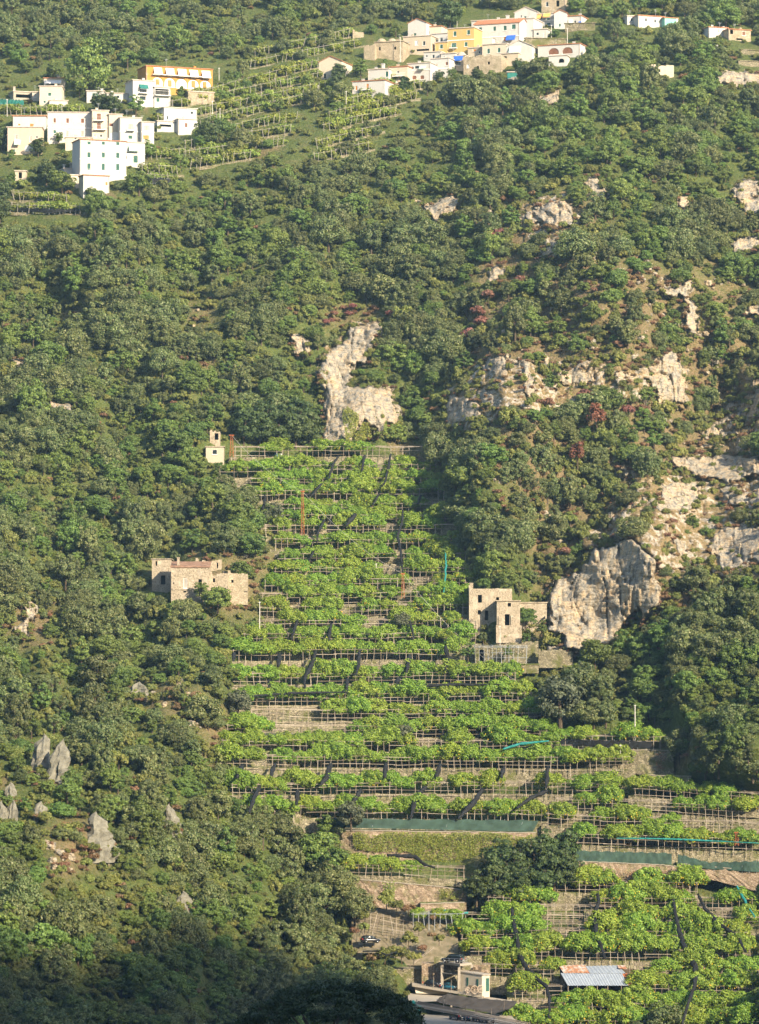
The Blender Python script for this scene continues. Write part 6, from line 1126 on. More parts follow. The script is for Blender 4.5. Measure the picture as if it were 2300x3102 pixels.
for x in range(455, 870, 34): pole('baluster', Hh(x, 1215, SY - .45), Hh(x + 3, 1155, SY - .45), .055, 'chestnut_pole', root)
tag(MB().box(Hh(455, 1232, SY - .1), (P(1919, 3018, SY).x - P(1722, 3018, SY).x, 0, 0), (0, 1.2, 0), (0, 0, 1.5)).build('shed_footing', 'cream_plaster'), 'pale earth wall under the front of the shed', 'wall')
root = empty('lean_to', Hh(900, 1060, SY + 4), 'broken lean-to of rusty sheets and leaning poles beside the shed', 'shelter')
tin(Hh(835, 1048, SY + 4), Hh(945, 1055, SY + 4), Hh(935, 1028, SY + 6), Hh(840, 1026, SY + 6), 'roof_sheet', 'rust', 12)
for a, b in (((835, 1055), (862, 1005)), ((880, 1000), (930, 1058)), ((950, 1080), (952, 1000)), ((840, 1080), (842, 995)), ((900, 1085), (902, 1000))): pole('post', Hh(*a, SY + 4), Hh(*b, SY + 4), .07, 'chestnut_pole', root)
bigwall('h', [(945, 1010), (1090, 1012)], [(945, 1085), (1060, 1090)], 'short stone wall behind the broken lean-to', 'dry_stone', -4.5, n=10)
bigwall('e', [(1120, 1098), (1330, 1106)], [(1130, 1135), (1320, 1140)], 'flat stable roof wall at the edge of the lower terraces', 'dry_stone', -2.0, n=10)
# plastic barrels on the topmost step
for x, m_, lab in ((839, 'blue_cloth', 'deep blue plastic barrel on the topmost lemon step'), (850, 'white_cloth', 'pale plastic barrel on the topmost lemon step')):
    b = P(x, 1387, Ys(x, 1384) - .4); g = MB(); g.tube([b, b + Vector((0, 0, .12)), b + Vector((0, 0, .5)), b + Vector((0, 0, .9)), b + Vector((0, 0, 1.0))], [.28, .32, .34, .32, .26], 12); tag(g.build('barrel', m_), lab, 'barrel')

# ------------------------------------------------------------------ cars
def loft(st, n=10):
    # stations: (x, half width, z bottom, z top, roundness)
    g = MB()
    for x, w, z0, z1, k in st:
        for j in range(n):
            t = 2 * math.pi * j / n + math.pi / n; c, s = math.cos(t), math.sin(t); e = 0.5
            g.v.append((x, w * math.copysign(abs(c) ** e, c) * (1 - k * max(0, s)), (z0 + z1) / 2 + (z1 - z0) / 2 * math.copysign(abs(s) ** e, s)))
    m = len(st); g.f = [(i * n + j, i * n + (j + 1) % n, (i + 1) * n + (j + 1) % n, (i + 1) * n + j) for i in range(m - 1) for j in range(n)] + [tuple(range(n))[::-1], tuple((m - 1) * n + j for j in range(n))]; return g
STY = {'vintage': dict(L=3.9, hull=[(-1.95, .45, .45, .75, .1), (-1.75, .68, .3, .95, .15), (-1.2, .76, .25, 1.02, .12), (-.3, .78, .25, 1.0, .08), (.6, .78, .25, .98, .08), (1.1, .72, .27, .95, .15), (1.6, .62, .3, .88, .2), (1.95, .4, .42, .7, .2)], cab=[(-1.5, .5, .9, 1.0, .2), (-1.05, .6, .9, 1.38, .25), (-.3, .64, .9, 1.5, .25), (.35, .62, .9, 1.45, .25), (.8, .55, .9, 1.0, .2)], roof=[(-1.05, .5, 1.36, 1.42, .1), (-.3, .55, 1.46, 1.55, .1), (.35, .53, 1.42, 1.49, .1)], wb=(-1.2, 1.2), wr=.32),
       'suv': dict(L=4.5, hull=[(-2.25, .8, .45, .95, .05), (-2.1, .9, .35, 1.08, .06), (-1, .93, .32, 1.1, .05), (.6, .93, .32, 1.08, .05), (1.2, .92, .32, 1.05, .07), (2.0, .86, .36, .98, .1), (2.25, .72, .45, .85, .12)], cab=[(-2.15, .78, 1.0, 1.2, .1), (-1.95, .8, 1.0, 1.68, .18), (-.2, .82, 1.0, 1.76, .18), (.6, .8, 1.0, 1.68, .18), (1.25, .74, 1.0, 1.1, .1)], roof=[(-1.98, .66, 1.66, 1.74, .08), (-.2, .68, 1.74, 1.82, .08), (.55, .66, 1.66, 1.73, .08)], wb=(-1.35, 1.4), wr=.38),
       'hatch': dict(L=3.8, hull=[(-1.9, .68, .4, .85, .05), (-1.75, .78, .3, .98, .08), (-.8, .81, .28, 1.0, .06), (.5, .81, .28, .97, .06), (1.1, .8, .28, .94, .1), (1.7, .72, .32, .82, .15), (1.9, .56, .4, .68, .15)], cab=[(-1.8, .62, .92, 1.05, .1), (-1.5, .68, .92, 1.42, .22), (-.3, .7, .92, 1.5, .22), (.35, .68, .92, 1.43, .22), (1.1, .6, .92, .98, .1)], roof=[(-1.52, .54, 1.41, 1.47, .08), (-.3, .57, 1.48, 1.55, .08), (.3, .55, 1.42, 1.48, .08)], wb=(-1.15, 1.2), wr=.3)}
def car(style, paint, pos, yaw, label, sc=1.0):
    S = STY[style]; root = empty('parked_car', pos, label, 'car', 'cars parked by the garage'); root.rotation_euler = (0, 0, yaw); root.scale = (sc, sc, sc)
    def put(g, nm, mt, par=None, sm=True):
        me = g.mesh(nm, mt)
        if sm: me.polygons.foreach_set('use_smooth', [True] * len(me.polygons))
        o = bpy.data.objects.new(nm, me); col.objects.link(o); o.parent = par or root; return o
    put(loft(S['hull'], 14), 'body', paint); put(loft(S['cab'], 14), 'windows', 'window_glass'); put(loft(S['roof'], 12), 'roof', paint)
    c = S['cab']; g = MB()
    for s in (-1, 1):
        for i in (1, 2, 3): x, w, z0, z1, k = c[i]; xx = x + (.25 if i == 1 else 0); g.bar((xx, s * (w + .005), 1.0), (xx * .95, s * (w * (1 - k) + .02), z1 - .02), .045)
    put(g, 'pillars', paint, None, False)
    for x in S['wb']:
        for s in (-1, 1):
            w = S['hull'][3][1]; wr = S['wr']; g = MB(); g.bar((x, s * (w - .2), wr), (x, s * (w + .02), wr), wr, 14); ty_ = put(g, 'wheel', 'tyre'); g = MB(); g.bar((x, s * (w + .005), wr), (x, s * (w + .035), wr), wr * .55, 10); put(g, 'rim', 'chrome', ty_)
    xf, xr = S['hull'][-1][0], S['hull'][0][0]; wf, wr_ = S['hull'][-2][1], S['hull'][1][1]
    for s in (-1, 1):
        g = MB(); g.bar((xf - .22, s * (wf - .16), .72), (xf + .0, s * (wf - .16), .72), .13, 10); put(g, 'headlight', 'chrome'); g = MB(); g.box((xr - .02 + .1, s * (wr_ - .1) - .06, .7), (-.1, 0, 0), (0, .14, 0), (0, 0, .32)); put(g, 'tail_light', 'tail_red', None, False)
    g = MB(); g.box((xr - .03, -.26, .55), (.03, 0, 0), (0, .52, 0), (0, 0, .12)); put(g, 'number_plate', 'plate', None, False)
    g = MB(); g.box((xf - .08, -wf * .85, .4), (.14, 0, 0), (0, wf * 1.7, 0), (0, 0, .12)); g.box((xr - .06, -wr_ * .85, .4), (.14, 0, 0), (0, wr_ * 1.7, 0), (0, 0, .12)); put(g, 'bumper', 'chrome' if style == 'vintage' else 'tyre', None, False); return root
p = Lc.lerp(C, .62) + Vector((0.2, 2.0, 0)); p.z = SLABZ
car('suv', 'paint_black', p, rad(152), 'black off-road car parked on the garage roof')
def deckz(x, back): t = (x - 200) / 900; q = A.lerp(B, t) + Vector((0, back, 0)); return q
car('vintage', 'paint_black', deckz(450, 2.2), rad(-38), 'black rounded vintage car on the parking deck', .92); car('vintage', 'paint_teal', deckz(660, 1.8), rad(-35), 'petrol blue rounded vintage car on the parking deck', .86)
def gp(x, Y): q = Vector((P(N('z', (x, 0))[0], 3090, Y).x, Y, GZ + (Y - 768) * .9 / 29 - .5)); return q
car('suv', 'paint_black', gp(770, 787), rad(115), 'black van like car with red tail lights in the lower car park', .98); car('hatch', 'paint_blue', gp(885, 785.5), rad(118), 'small blue car next to the black van like car'); car('hatch', 'paint_navy', gp(1000, 784), rad(120), 'dark navy car under the pole roof'); car('hatch', 'paint_silver', gp(1130, 781.5), rad(-62), 'silver grey car cut by the bottom frame edge', 1.05)
car('hatch', 'paint_black', Gp(335, 700, 823) + Vector((0, 0, 0.2)), rad(20), 'dark car tucked under the pole tangle by the patio')
PROTECT.append([(0, 592), (245, 600), (255, 668), (0, 672)]); PROTECT.append(N('z', (-60, 560), (560, 440), (950, 440), (1180, 640), (1520, 1050), (1640, 1330), (640, 1330), (470, 1050), (220, 980), (-60, 800))); PROTECT.append(N('h', (395, 970), (960, 980), (960, 1090), (870, 1230), (450, 1230))); PROTECT.append(PATIO)

# ------------------------------------------------------------------ special trees
def tree_at(kd, px, py, sc, label, name='tree', cat='tree', group=None, off=-1.0, scz=None):
    Y = Ys(px, py) + off; return plant(kd, name, label, cat, P(px, py, Y), sc, random.uniform(0, 6.28), group, None, scz)
for i, (x, y, s) in enumerate(((960, 455, .95), (1060, 440, 1.05), (1130, 430, .8), (1180, 400, 1.1), (1100, 330, 1.25), (1230, 440, 1.1), (1330, 435, 1.05), (1290, 330, 1.3), (1420, 380, 1.15), (1490, 350, 1.05), (1380, 250, 1.15), (1490, 225, 1.0))):
    q = N('g', (x, y)); tree_at('grove', *q, s * 1.22, f'{NTH(i)} dark tree of the grove below the ivy wall, counted from the left front', 'grove_tree', 'tree', 'dark grove below the ivy covered wall', -1.4)
for i, (x, y, q_) in enumerate(((900, 2575, 1.5), (965, 2600, 1.6), (845, 2540, 1.3), (1015, 2660, 1.4), (1040, 2720, 1.3), (990, 2545, 1.2), (1075, 2790, 1.3))): tree_at('broad' if i % 2 else 'oak', x, y, q_, f'{NTH(i)} big tree at the tip of the spur beside the ivy wall', 'spur_tree', 'tree', 'trees at the tip of the spur', -3.0)
for i, (x, y, s) in enumerate(((560, 150, 1.3), (640, 160, 1.5), (735, 165, 1.6), (820, 165, 1.5), (888, 160, 1.3), (690, 110, 1.4), (840, 100, 1.4))):
    q = N('d', (x, y)); tree_at('grove', *q, s * 1.05, f'{NTH(i)} broad dark tree in the row behind the topmost lemon step', 'dark_tree', 'tree', 'dark trees behind the topmost lemon step', 1.0)
tree_at('olive', *N('e', (705, 850)), 2.15, 'large grey green tree at the end of the nineteenth lemon step', 'olive_tree', off=-3, scz=2.0)
tree_at('olive', *N('f', (905, 470)), .75, 'small round olive bush above the twenty-first lemon step', 'olive_tree', off=-2.5); tree_at('olive', *N('f', (652, 878)), 1.1, 'round green bush standing against the long windbreak screen', 'olive_tree', off=-4.5); tree_at('olive', *N('f', (115, 340)), 1.05, 'grey green bush at the edge of the eighteenth lemon step', 'olive_tree', off=-2); tree_at('olive', *N('d', (706, 545)), .9, 'grey green bush near the tall lattice mast', 'olive_tree', off=-2)
tree_at('olive', *N('d', (1355, 1085)), .75, 'small grey bush near the middle lattice mast', 'olive_tree', off=-3)
tree_at('oak', *N('b', (1350, 470)), 1.95, 'large oak crowning the rock scar by the arched house', 'oak_tree', off=-4); tree_at('oak', *N('b', (1260, 480)), 1.3, 'grey green oak below the stone hamlet houses', 'oak_tree', off=-3); tree_at('broad', *N('a', (545, 245)), 2.3, 'huge round tree behind the cream tower house', 'broadleaf_tree', off=2, scz=2.6); tree_at('broad', *N('a', (345, 245 - 90)), 1.0, 'tree on the bank above the roof room', 'broadleaf_tree', off=3)
for x, y, s, lab in ((620, 320, .9, 'dark tree in front of the small white cube'), (700, 330, .9, 'dark tree under the low white cottage'), (850, 350, 1.0, 'gnarled tree left of the modern white house'), (1140, 262, .9, 'round tree at the corner of the orange building'), (1300, 540, 1.25, 'large dark tree below the lone cube house'), (1245, 520, .8, 'bushy tree beside the wing of the lone cube house'), (1400, 500, 1.2, 'broad tree on the first vine terraces'), (240, 600, .8, 'dark shrub tree in front of the peach house'), (290, 780, 1.1, 'dark round tree below the grassy bank'), (390, 830, 1.25, 'leafy tree left of the white outbuilding'), (370, 520, .6, 'small green tree before the long white house'), (0, 900, 1.2, 'large dark tree at the frame edge above the garden'), (15, 560, 1.1, 'dark tree beside the peach house'), (0, 1010, 1.1, 'dark tree under the garden at the frame edge'), (870, 840, 1.2, 'silvery tree below the mint awning annexe'), (1130, 690, .9, 'small tree at the start of the vine poles'), (925, 620, .8, 'narrow tree beside the mint awning annexe')):
    tree_at('grove' if 'dark' in lab else 'broad', *N('a', (x, y)), s, lab, 'garden_tree', 'tree', 'trees in the lower hamlet', -1.5)
for x, y, s, lab in ((235, 445, .8, 'dark tree beside the isolated cream house'), (355, 425, .9, 'tree between the isolated house and the white chimney house'), (225, 510, .95, 'dark tree below the isolated cream house'), (600, 505, .7, 'dark tree under the pink terrace house'), (465, 560, .6, 'tree beside the lowest cottage'), (790, 450, .5, 'small dark tree below the arched porch'), (862, 445, .55, 'leafy shrub tree left of the stone house'), (1000, 435, .55, 'dark shrub tree under the stone house'), (1225, 395, .6, 'dark shrub under the beige store'), (850, 165, 1.5, 'dark round tree beside the highest gabled house'), (1080, 445, .6, 'low tree under the old stone house with flat top')):
    tree_at('grove' if 'dark' in lab else 'broad', *N('b', (x, y)), s, lab, 'garden_tree', 'tree', 'trees in the crest hamlet', -1.2)
for x, y, s, lab in ((540, 385, .9, 'leafy tree growing out of the roofless ruin wing'), (615, 430, .6, 'small bush below the ruin wing'), (545, 470, .5, 'small bush on the rubble under the ruin'), (870, 575, 1.3, 'round green tree at the foot of the big cliff'), (455, 540, .5, 'little lemon bush before the cellar wall'), (265, 548, .7, 'lemon bush left of the cellar arch')):
    tree_at('broad', *N('e', (x, y)), s, lab, 'small_tree', 'tree', 'trees around the ruins', -4.6)
for x, y, s, lab in ((348, 935, .85, 'young tree hugging the wall of the roofed ruin'), (430, 985, 1.15, 'bushy tree before the annexe of the roofed ruin'), (545, 840, 1.0, 'tree behind the round stone wall')):
    tree_at('broad', *N('d', (x, y)), s, lab, 'small_tree', 'tree', 'trees around the ruins', -3.0)
for i, (x, y, q_) in enumerate(((330, 480, 1.0), (430, 470, 1.3), (490, 500, 1.0), (560, 510, 1.2), (300, 560, .8), (620, 630, .9), (700, 660, .8), (250, 500, 1.0), (560, 700, 1.1), (640, 740, .9), (480, 770, 1.0), (420, 790, 1.2), (350, 800, 1.2), (300, 620, .8), (740, 690, .8), (240, 640, 1.0), (520, 790, 1.2), (590, 800, .9), (700, 560, .8))):
    tree_at('bush' if i % 3 else 'dry', *N('g', (x, y)), q_, f'{NTH(i)} low shrub on the earthen bank left of the garage', 'shrub', 'shrub', 'shrubs on the bank left of the garage', -9.0 if y > 600 else -6)
for i, (x, y) in enumerate(N('r', (420, 610), (370, 690), (390, 740), (335, 800), (560, 545), (470, 335), (430, 350), (860, 1080), (690, 1105), (1050, 640 + 500))): tree_at('red', x, y, 1.25 + .15 * (i % 4), f'{NTH(i)} reddish bush down the dry slope beside the gully', 'red_bush', 'bush', 'reddish bushes on the dry slope', -2.5)
for i, (x, y) in enumerate(N('p', (700, 300), (590, 300), (520, 370), (735, 240), (1040, 300), (560, 360))): tree_at('red', x, y, .8, f'{NTH(i)} small pinkish bush on top of the tall cliff', 'red_bush', 'bush', 'pink bushes on the tall cliff', -2.5)
tree_at('red', *N('q', (170, 1225)), 1.0, 'bright red bush above the big grey cliff', 'red_bush', 'bush', None, -1.5); tree_at('rust', *N('q', (400, 290)), 1.5, 'withered rust coloured tree leaning on the dry slope', 'withered_tree', 'tree', None, -2); tree_at('rust', *N('q', (255, 560)), 1.3, 'withered orange brown tree below the rust coloured one', 'withered_tree', 'tree', None, -2)
# umbrella pine on a near knoll, its top just inside the frame
KX, KY = P(985, 3060, 360).x, 360.0
sheet('knoll', [[(KX + (i - 8) * 9, KY - 70 + j * 10, 19 - 0.012 * ((i - 8) * 9) ** 2 * (1 if abs(i - 8) < 6 else 1.25) - 0.022 * (j * 10 - 70) ** 2) for i in range(17)] for j in range(15)], 'hillside', 'wooded knoll in front of the valley, below the frame')
root = empty('umbrella_pine', (KX, KY, 18.6), 'dark umbrella pine with flat spreading crown at the bottom frame edge', 'pine tree')
def pine():
    r = np.random.default_rng(5); Cs, Ns = [], []
    top = P(1000, 2955, KY).z
    for _ in range(170):
        a = r.uniform(0, 6.283); q = math.sqrt(r.random()); x = 8.1 * q * math.cos(a); y = 6.5 * q * math.sin(a); z = top - .6 - 3.4 * (abs(q) ** 2.4) - r.uniform(0, .7); cr = r.uniform(.7, 1.15)
        u = r.normal(size=(170, 3)); u[:, 2] += .5; u /= np.linalg.norm(u, axis=1, keepdims=True); Cs.append(np.array([KX + x + .6, KY + y, z]) + u * cr * np.array([1, 1, .5]) * r.uniform(.6, 1.05, (170, 1))); Ns.append(u + .7 * r.normal(size=u.shape))
    V, Fq = leaf_quads(np.concatenate(Cs), np.concatenate(Ns), .12, r); link('crown', np_mesh('crown', V, Fq, 'pine_leaf'), root)
    g = MB(); t = Vector((KX + .4, KY, top - 6.5)); g.tube([(KX, KY, 17.5), (KX + .2, KY, (17.5 + top - 6.5) / 2), t], [.45, .38, .34], 8); rr = random.Random(2)
    for i in range(9): a = 6.28 * i / 9; e = t + Vector((math.cos(a) * rr.uniform(3, 6.5), math.sin(a) * rr.uniform(2, 5), rr.uniform(3, 4.6))); m_ = t.lerp(e, .5) + Vector((0, 0, -.5)); g.tube([t, m_, e], [.2, .14, .06], 6)
    g.build('trunk', 'bark', root)
pine()

# ------------------------------------------------------------------ the woods
MS = 4.0; mxs = np.arange(-300, 2620, MS); mys = np.arange(-200, 3420, MS); MX, MY = np.meshgrid(mxs, mys, indexing='ij')
prot = np.zeros(MX.shape, bool)
for p in PROTECT: prot |= inpoly(MX, MY, p)
rock = np.zeros(MX.shape, bool)
for p, f, l in CLIFFS: rock |= inpoly(MX, MY, p)
for px, py, h, w, l in PINN: rock |= (np.abs(MX - px) < w * .45) & (MY > py - h * .95) & (MY < py)
soft = inpoly(MX, MY, [(500, 335), (1000, 240), (970, 420), (860, 440), (560, 515)]) | inpoly(MX, MY, [(960, 300), (1280, 240), (1250, 330), (1150, 440), (960, 490)])
clear = np.zeros(MX.shape, bool)
for q_ in (1, 3, 4, 5, 7, 8): clear |= inpoly(MX, MY, DRYP[q_])
soft |= clear
nob = inpoly(MX, MY, FIELD) | inpoly(MX, MY, PARK) | inpoly(MX, MY, PATIO) | inpoly(MX, MY, GROVE)
def at_mask(M, x, y):
    i = int((x - mxs[0]) / MS); j = int((y - mys[0]) / MS); return bool(M[i, j]) if 0 <= i < M.shape[0] and 0 <= j < M.shape[1] else False
fieldcore = inpoly(MX, MY, [(830, 1400), (1300, 1400), (1420, 1800), (1430, 1990), (1640, 2200), (1640, 2480), (1070, 2470), (1000, 2420), (770, 2360), (740, 2000), (830, 1900)])
LEFTEDGE = [(705, 1990), (690, 2180), (660, 2330), (720, 2470), (980, 2510), (1070, 2700), (1130, 2900)]
TREES = []
MARKS = [(230, 640, 'garden below the lower hamlet'), (600, 190, 'orange building'), (330, 210, 'cream tower house'), (480, 300, 'lone cube house'), (1130, 270, 'lowest crest cottage'), (1250, 130, 'domed stone house'), (1650, 250, 'arched white house'), (1990, 60, 'turquoise cottage'), (2230, 100, 'stone cottage'), (2010, 205, 'overgrown ruin'), (1690, 290, 'rock scar'), (1660, 640, 'layered limestone bluff'), (1790, 560, 'pale stepped rock'),
         (1345, 640, 'forked cream rock face'), (2090, 960, 'hook shaped rock rib'), (1800, 1120, 'broad grey ledge'), (2050, 1160, 'large cream crag'), (1500, 1150, 'grey broken crag'), (1390, 1250, 'blunt cream buttress'), (2150, 1430, 'overhanging ledge'), (1850, 1740, 'big grey cliff'), (1480, 1830, 'roofless ruin'), (2230, 1680, 'stepped crag'), (1924, 2150, 'tall white pole'), (1690, 2110, 'large grey green tree'), (2230, 2400, 'terrace at the frame edge'),
         (1090, 1150, 'tall cliff'), (900, 1040, 'notched crag'), (650, 1360, 'small beige hut'), (560, 1760, 'roofed ruin'), (90, 1850, 'white scarred rock'), (190, 1230, 'pale layered outcrop'), (50, 1100, 'split outcrop'), (430, 2110, 'flat topped boulder'), (145, 2310, 'twin pinnacles'), (300, 2530, 'broad slanting pinnacle'), (522, 2480, 'pinnacle by the lemon terraces'), (555, 2735, 'low weathered boulder'), (20, 2470, 'pale rocks at the frame edge'), (1000, 3000, 'umbrella pine'), (1150, 2700, 'weathered retaining wall'), (800, 2420, 'lowest lemon steps'), (720, 2150, 'eighteenth lemon step'), (760, 1560, 'fifth lemon step'), (600, 800, 'dry clearing'), (300, 900, 'woods under the lower hamlet'), (300, 60, 'thick woods at the top'), (900, 60, 'woods left of the crest hamlet'), (2250, 700, 'small pale outcrop'), (2100, 2000, 'woods under the big grey cliff'), (350, 2850, 'shaded foot of the spur'), (700, 2700, 'lower spur woods'), (350, 1550, 'woods left of the lemon slope'), (950, 700, 'upper woods')]
def region(px, py):
    m = min(MARKS, key=lambda q: math.hypot(q[0] - px, q[1] - py)); dx, dy = px - m[0], py - m[1]
    w = ('above' if dy < 0 else 'below') if abs(dy) > abs(dx) else ('left of' if dx < 0 else 'right of')
    far = math.hypot(dx, dy); return ('close ' if far < 70 else ('far ' if far > 190 else '')) + w + ' the ' + m[2]
N1G, N2G, N3G = fbm(GX / 150, GY / 150, 21, 3), fbm(GX / 90 + 5, GY / 90, 25, 2), fbm(GX / 70 + 9, GY / 70, 29, 2)
def gi(A_, px, py): return float(A_[int((px - gx[0]) / GS + .5), int((py - gy[0]) / GS + .5)])
r = random.Random(77); y = -130.0
while y < 3330:
    Yr = 1000 - 0.075 * (y - 900); k = ppm(Yr); sy = 2.0 * k; sx = 2.6 * k; x = -230.0 + r.uniform(0, sx)
    while x < 2540:
        px = x + r.uniform(-.45, .45) * sx; py = y + r.uniform(-.5, .5) * sy; x += sx
        if at_mask(nob, px, py): continue
        d = gi(dry, px, py); v = gi(vil, px, py); n1 = gi(N1G, px, py); n2 = gi(N2G, px, py); n3 = gi(N3G, px, py)
        keep = 1.0 - (0.20 if px < 1850 else 0.34) * d - 0.90 * v
        if py > 3102 + 60 and px > 1200: continue
        # outcrops and clearings in the wild woods
        if n3 > 0.34 and d < .5: keep *= 0.3
        if at_mask(clear, px, py): keep *= 0.2
        if r.random() > keep: 
            if r.random() < (0.75 if v < .5 else .42) and not (at_mask(prot, px, py) or at_mask(prot, px, py - 18) or at_mask(prot, px - 14, py - 8) or at_mask(prot, px + 14, py - 8)):
                TREES.append(['dry' if r.random() < (.75 if d > .4 else .3) and v < .5 else ('bush' if v < .5 or r.random() < .75 else 'broad'), px, py, r.uniform(.5, 1.0) if v < .5 else r.uniform(.35, .75)])
            continue
        upright = 1550 < px < 2250 and py < 620
        w = {'oak': 0.50 + 1.1 * n1 - (.35 if upright else 0), 'broad': 0.32 - 0.9 * n1 + (.55 if upright else 0) + (.15 if px > 1700 and py > 1800 else 0) + (.12 if px < 900 and py > 2000 else 0), 'bush': 0.20 + .6 * max(0, n2) + .7 * d + (.28 if px < 900 and py > 1800 else 0)}
        ks = list(w); ws = [max(.02, w[q]) for q in ks]; kd = r.choices(ks, ws)[0]
        sc = .58 + .85 * r.random() ** 1.9 if kd != 'bush' else r.uniform(.6, 1.35)
        sc *= 1 + .55 * max(-.5, min(.6, n1)) - .35 * max(0, n2)
        hh = {'oak': 5.0, 'broad': 5.4, 'bush': 2.1}[kd]; ww = {'oak': 2.5, 'broad': 2.8, 'bush': 1.6}[kd]; kk = ppm(gi(YT, px, py)); ok = False
        for tr in range(3):
            h = hh * sc * kk; q = ww * sc * kk; pts_ = [(px, py - .92 * h), (px - .75 * q, py - .6 * h), (px + .75 * q, py - .6 * h), (px, py - .45 * h), (px, py - .1 * h), (px - .8 * q, py - .3 * h), (px + .8 * q, py - .3 * h)]
            bad = any(at_mask(prot, *t) for t in pts_) or (not at_mask(soft, px, py) and any(at_mask(soft, *t) for t in pts_)); badr = sum(at_mask(rock, *t) for t in pts_); badf = any(at_mask(fieldcore, *t) for t in pts_)
            if not bad and not badf and (badr == 0 or (badr == 1 and r.random() < .5)): ok = True; break
            if tr == 0: sc *= .6
            else: kd, hh, ww, sc = 'bush', 2.1, 1.6, r.uniform(.35, .7)
        if ok: TREES.append([kd, px, py, sc])
    y += sy
# small shrubs and tufts clinging to rocks, walls and dry ground
for _ in range(11000):
    px, py = r.uniform(-50, 2350), r.uniform(20, 3100)
    if at_mask(nob, px, py) or at_mask(prot, px, py): continue
    d = gi(dry, px, py); v = gi(vil, px, py); rk = at_mask(rock, px, py)
    if rk:
        if r.random() < .34: TREES.append(['rockbush' if r.random() < .6 else 'rockdry', px, py, r.uniform(.22, .60)])
    elif r.random() < .55 + .25 * d - .2 * v: TREES.append(['dry' if r.random() < .06 + .50 * d else 'bush', px, py, r.uniform(.35, .95) if d < .3 and v < .3 else r.uniform(.3, .8)])
for p, f_, l_ in CLIFFS:
    for a_ in range(len(p)):
        (ax, ay), (bx, by) = p[a_ - 1], p[a_]; n_ = int(math.hypot(bx - ax, by - ay) / 11)
        for q_ in range(n_):
            t = r.random(); px, py = ax + (bx - ax) * t + r.uniform(-6, 6), ay + (by - ay) * t + r.uniform(-2, 10)
            if r.random() < .6 and not at_mask(prot, px, py) and not at_mask(nob, px, py): TREES.append([r.choice(('rockbush', 'rockbush', 'rockdry')), px, py, r.uniform(.28, .75)])
for px, py, h, w, l_ in PINN:
    for q_ in range(7): TREES.append([r.choice(('edgebush', 'edgebush', 'edgedry')), px + r.uniform(-.7, .7) * w, py + r.uniform(-3, 12), r.uniform(.4, .8)])
byk = {}
for t in TREES: byk.setdefault(t[0], []).append(t)
NICE = {'oak': ('oak_tree', 'greyish oak'), 'broad': ('broadleaf_tree', 'leafy green tree'), 'bush': ('shrub', 'olive shrub')}
SIZE = lambda q: 'huge' if q > 1.3 else ('very large' if q > 1.2 else ('large' if q > 1.08 else ('middling' if q > .98 else 'smallish')))
rest = {'oak': [], 'broad': [], 'bush': [], 'dry': []}
for kd, lst in byk.items():
    if kd in NICE:
        inside = [t for t in lst if 15 < t[1] < 2285 and 20 < t[2] < 3120]; inside.sort(key=lambda t: -t[3] * ppm(Yt(t[1], t[2]))); pick = inside[:300]; ids = {id(t) for t in pick}
        labs = {}
        for t in sorted(pick, key=lambda t: t[1]): labs.setdefault(f'{SIZE(t[3])} {NICE[kd][1]} {region(t[1], t[2])}', []).append(id(t))
        labof = {q: (lb if len(v_) == 1 else f'{lb}, {NTH(n_)} one') for lb, v_ in labs.items() for n_, q in enumerate(v_)}
        for t in pick:
            q = P(t[1], t[2], Yt(t[1], t[2]) - .2); plant(kd, NICE[kd][0], labof[id(t)], 'tree' if kd != 'bush' else 'shrub', q, t[3], r.uniform(0, 6.28), f'{NICE[kd][0].replace("_", " ")}s {region(t[1], t[2])}', None, t[3] * r.uniform(.85, 1.25))
        rest[kd] += [(t[1], t[2], t[3], 0) for t in lst if id(t) not in ids]
    else:
        o = 2.4 if kd.startswith('rock') else (2.6 if kd.startswith('edge') else 0.1); rest['dry' if 'dry' in kd else 'bush'] += [(t[1], t[2], t[3], o) for t in lst]
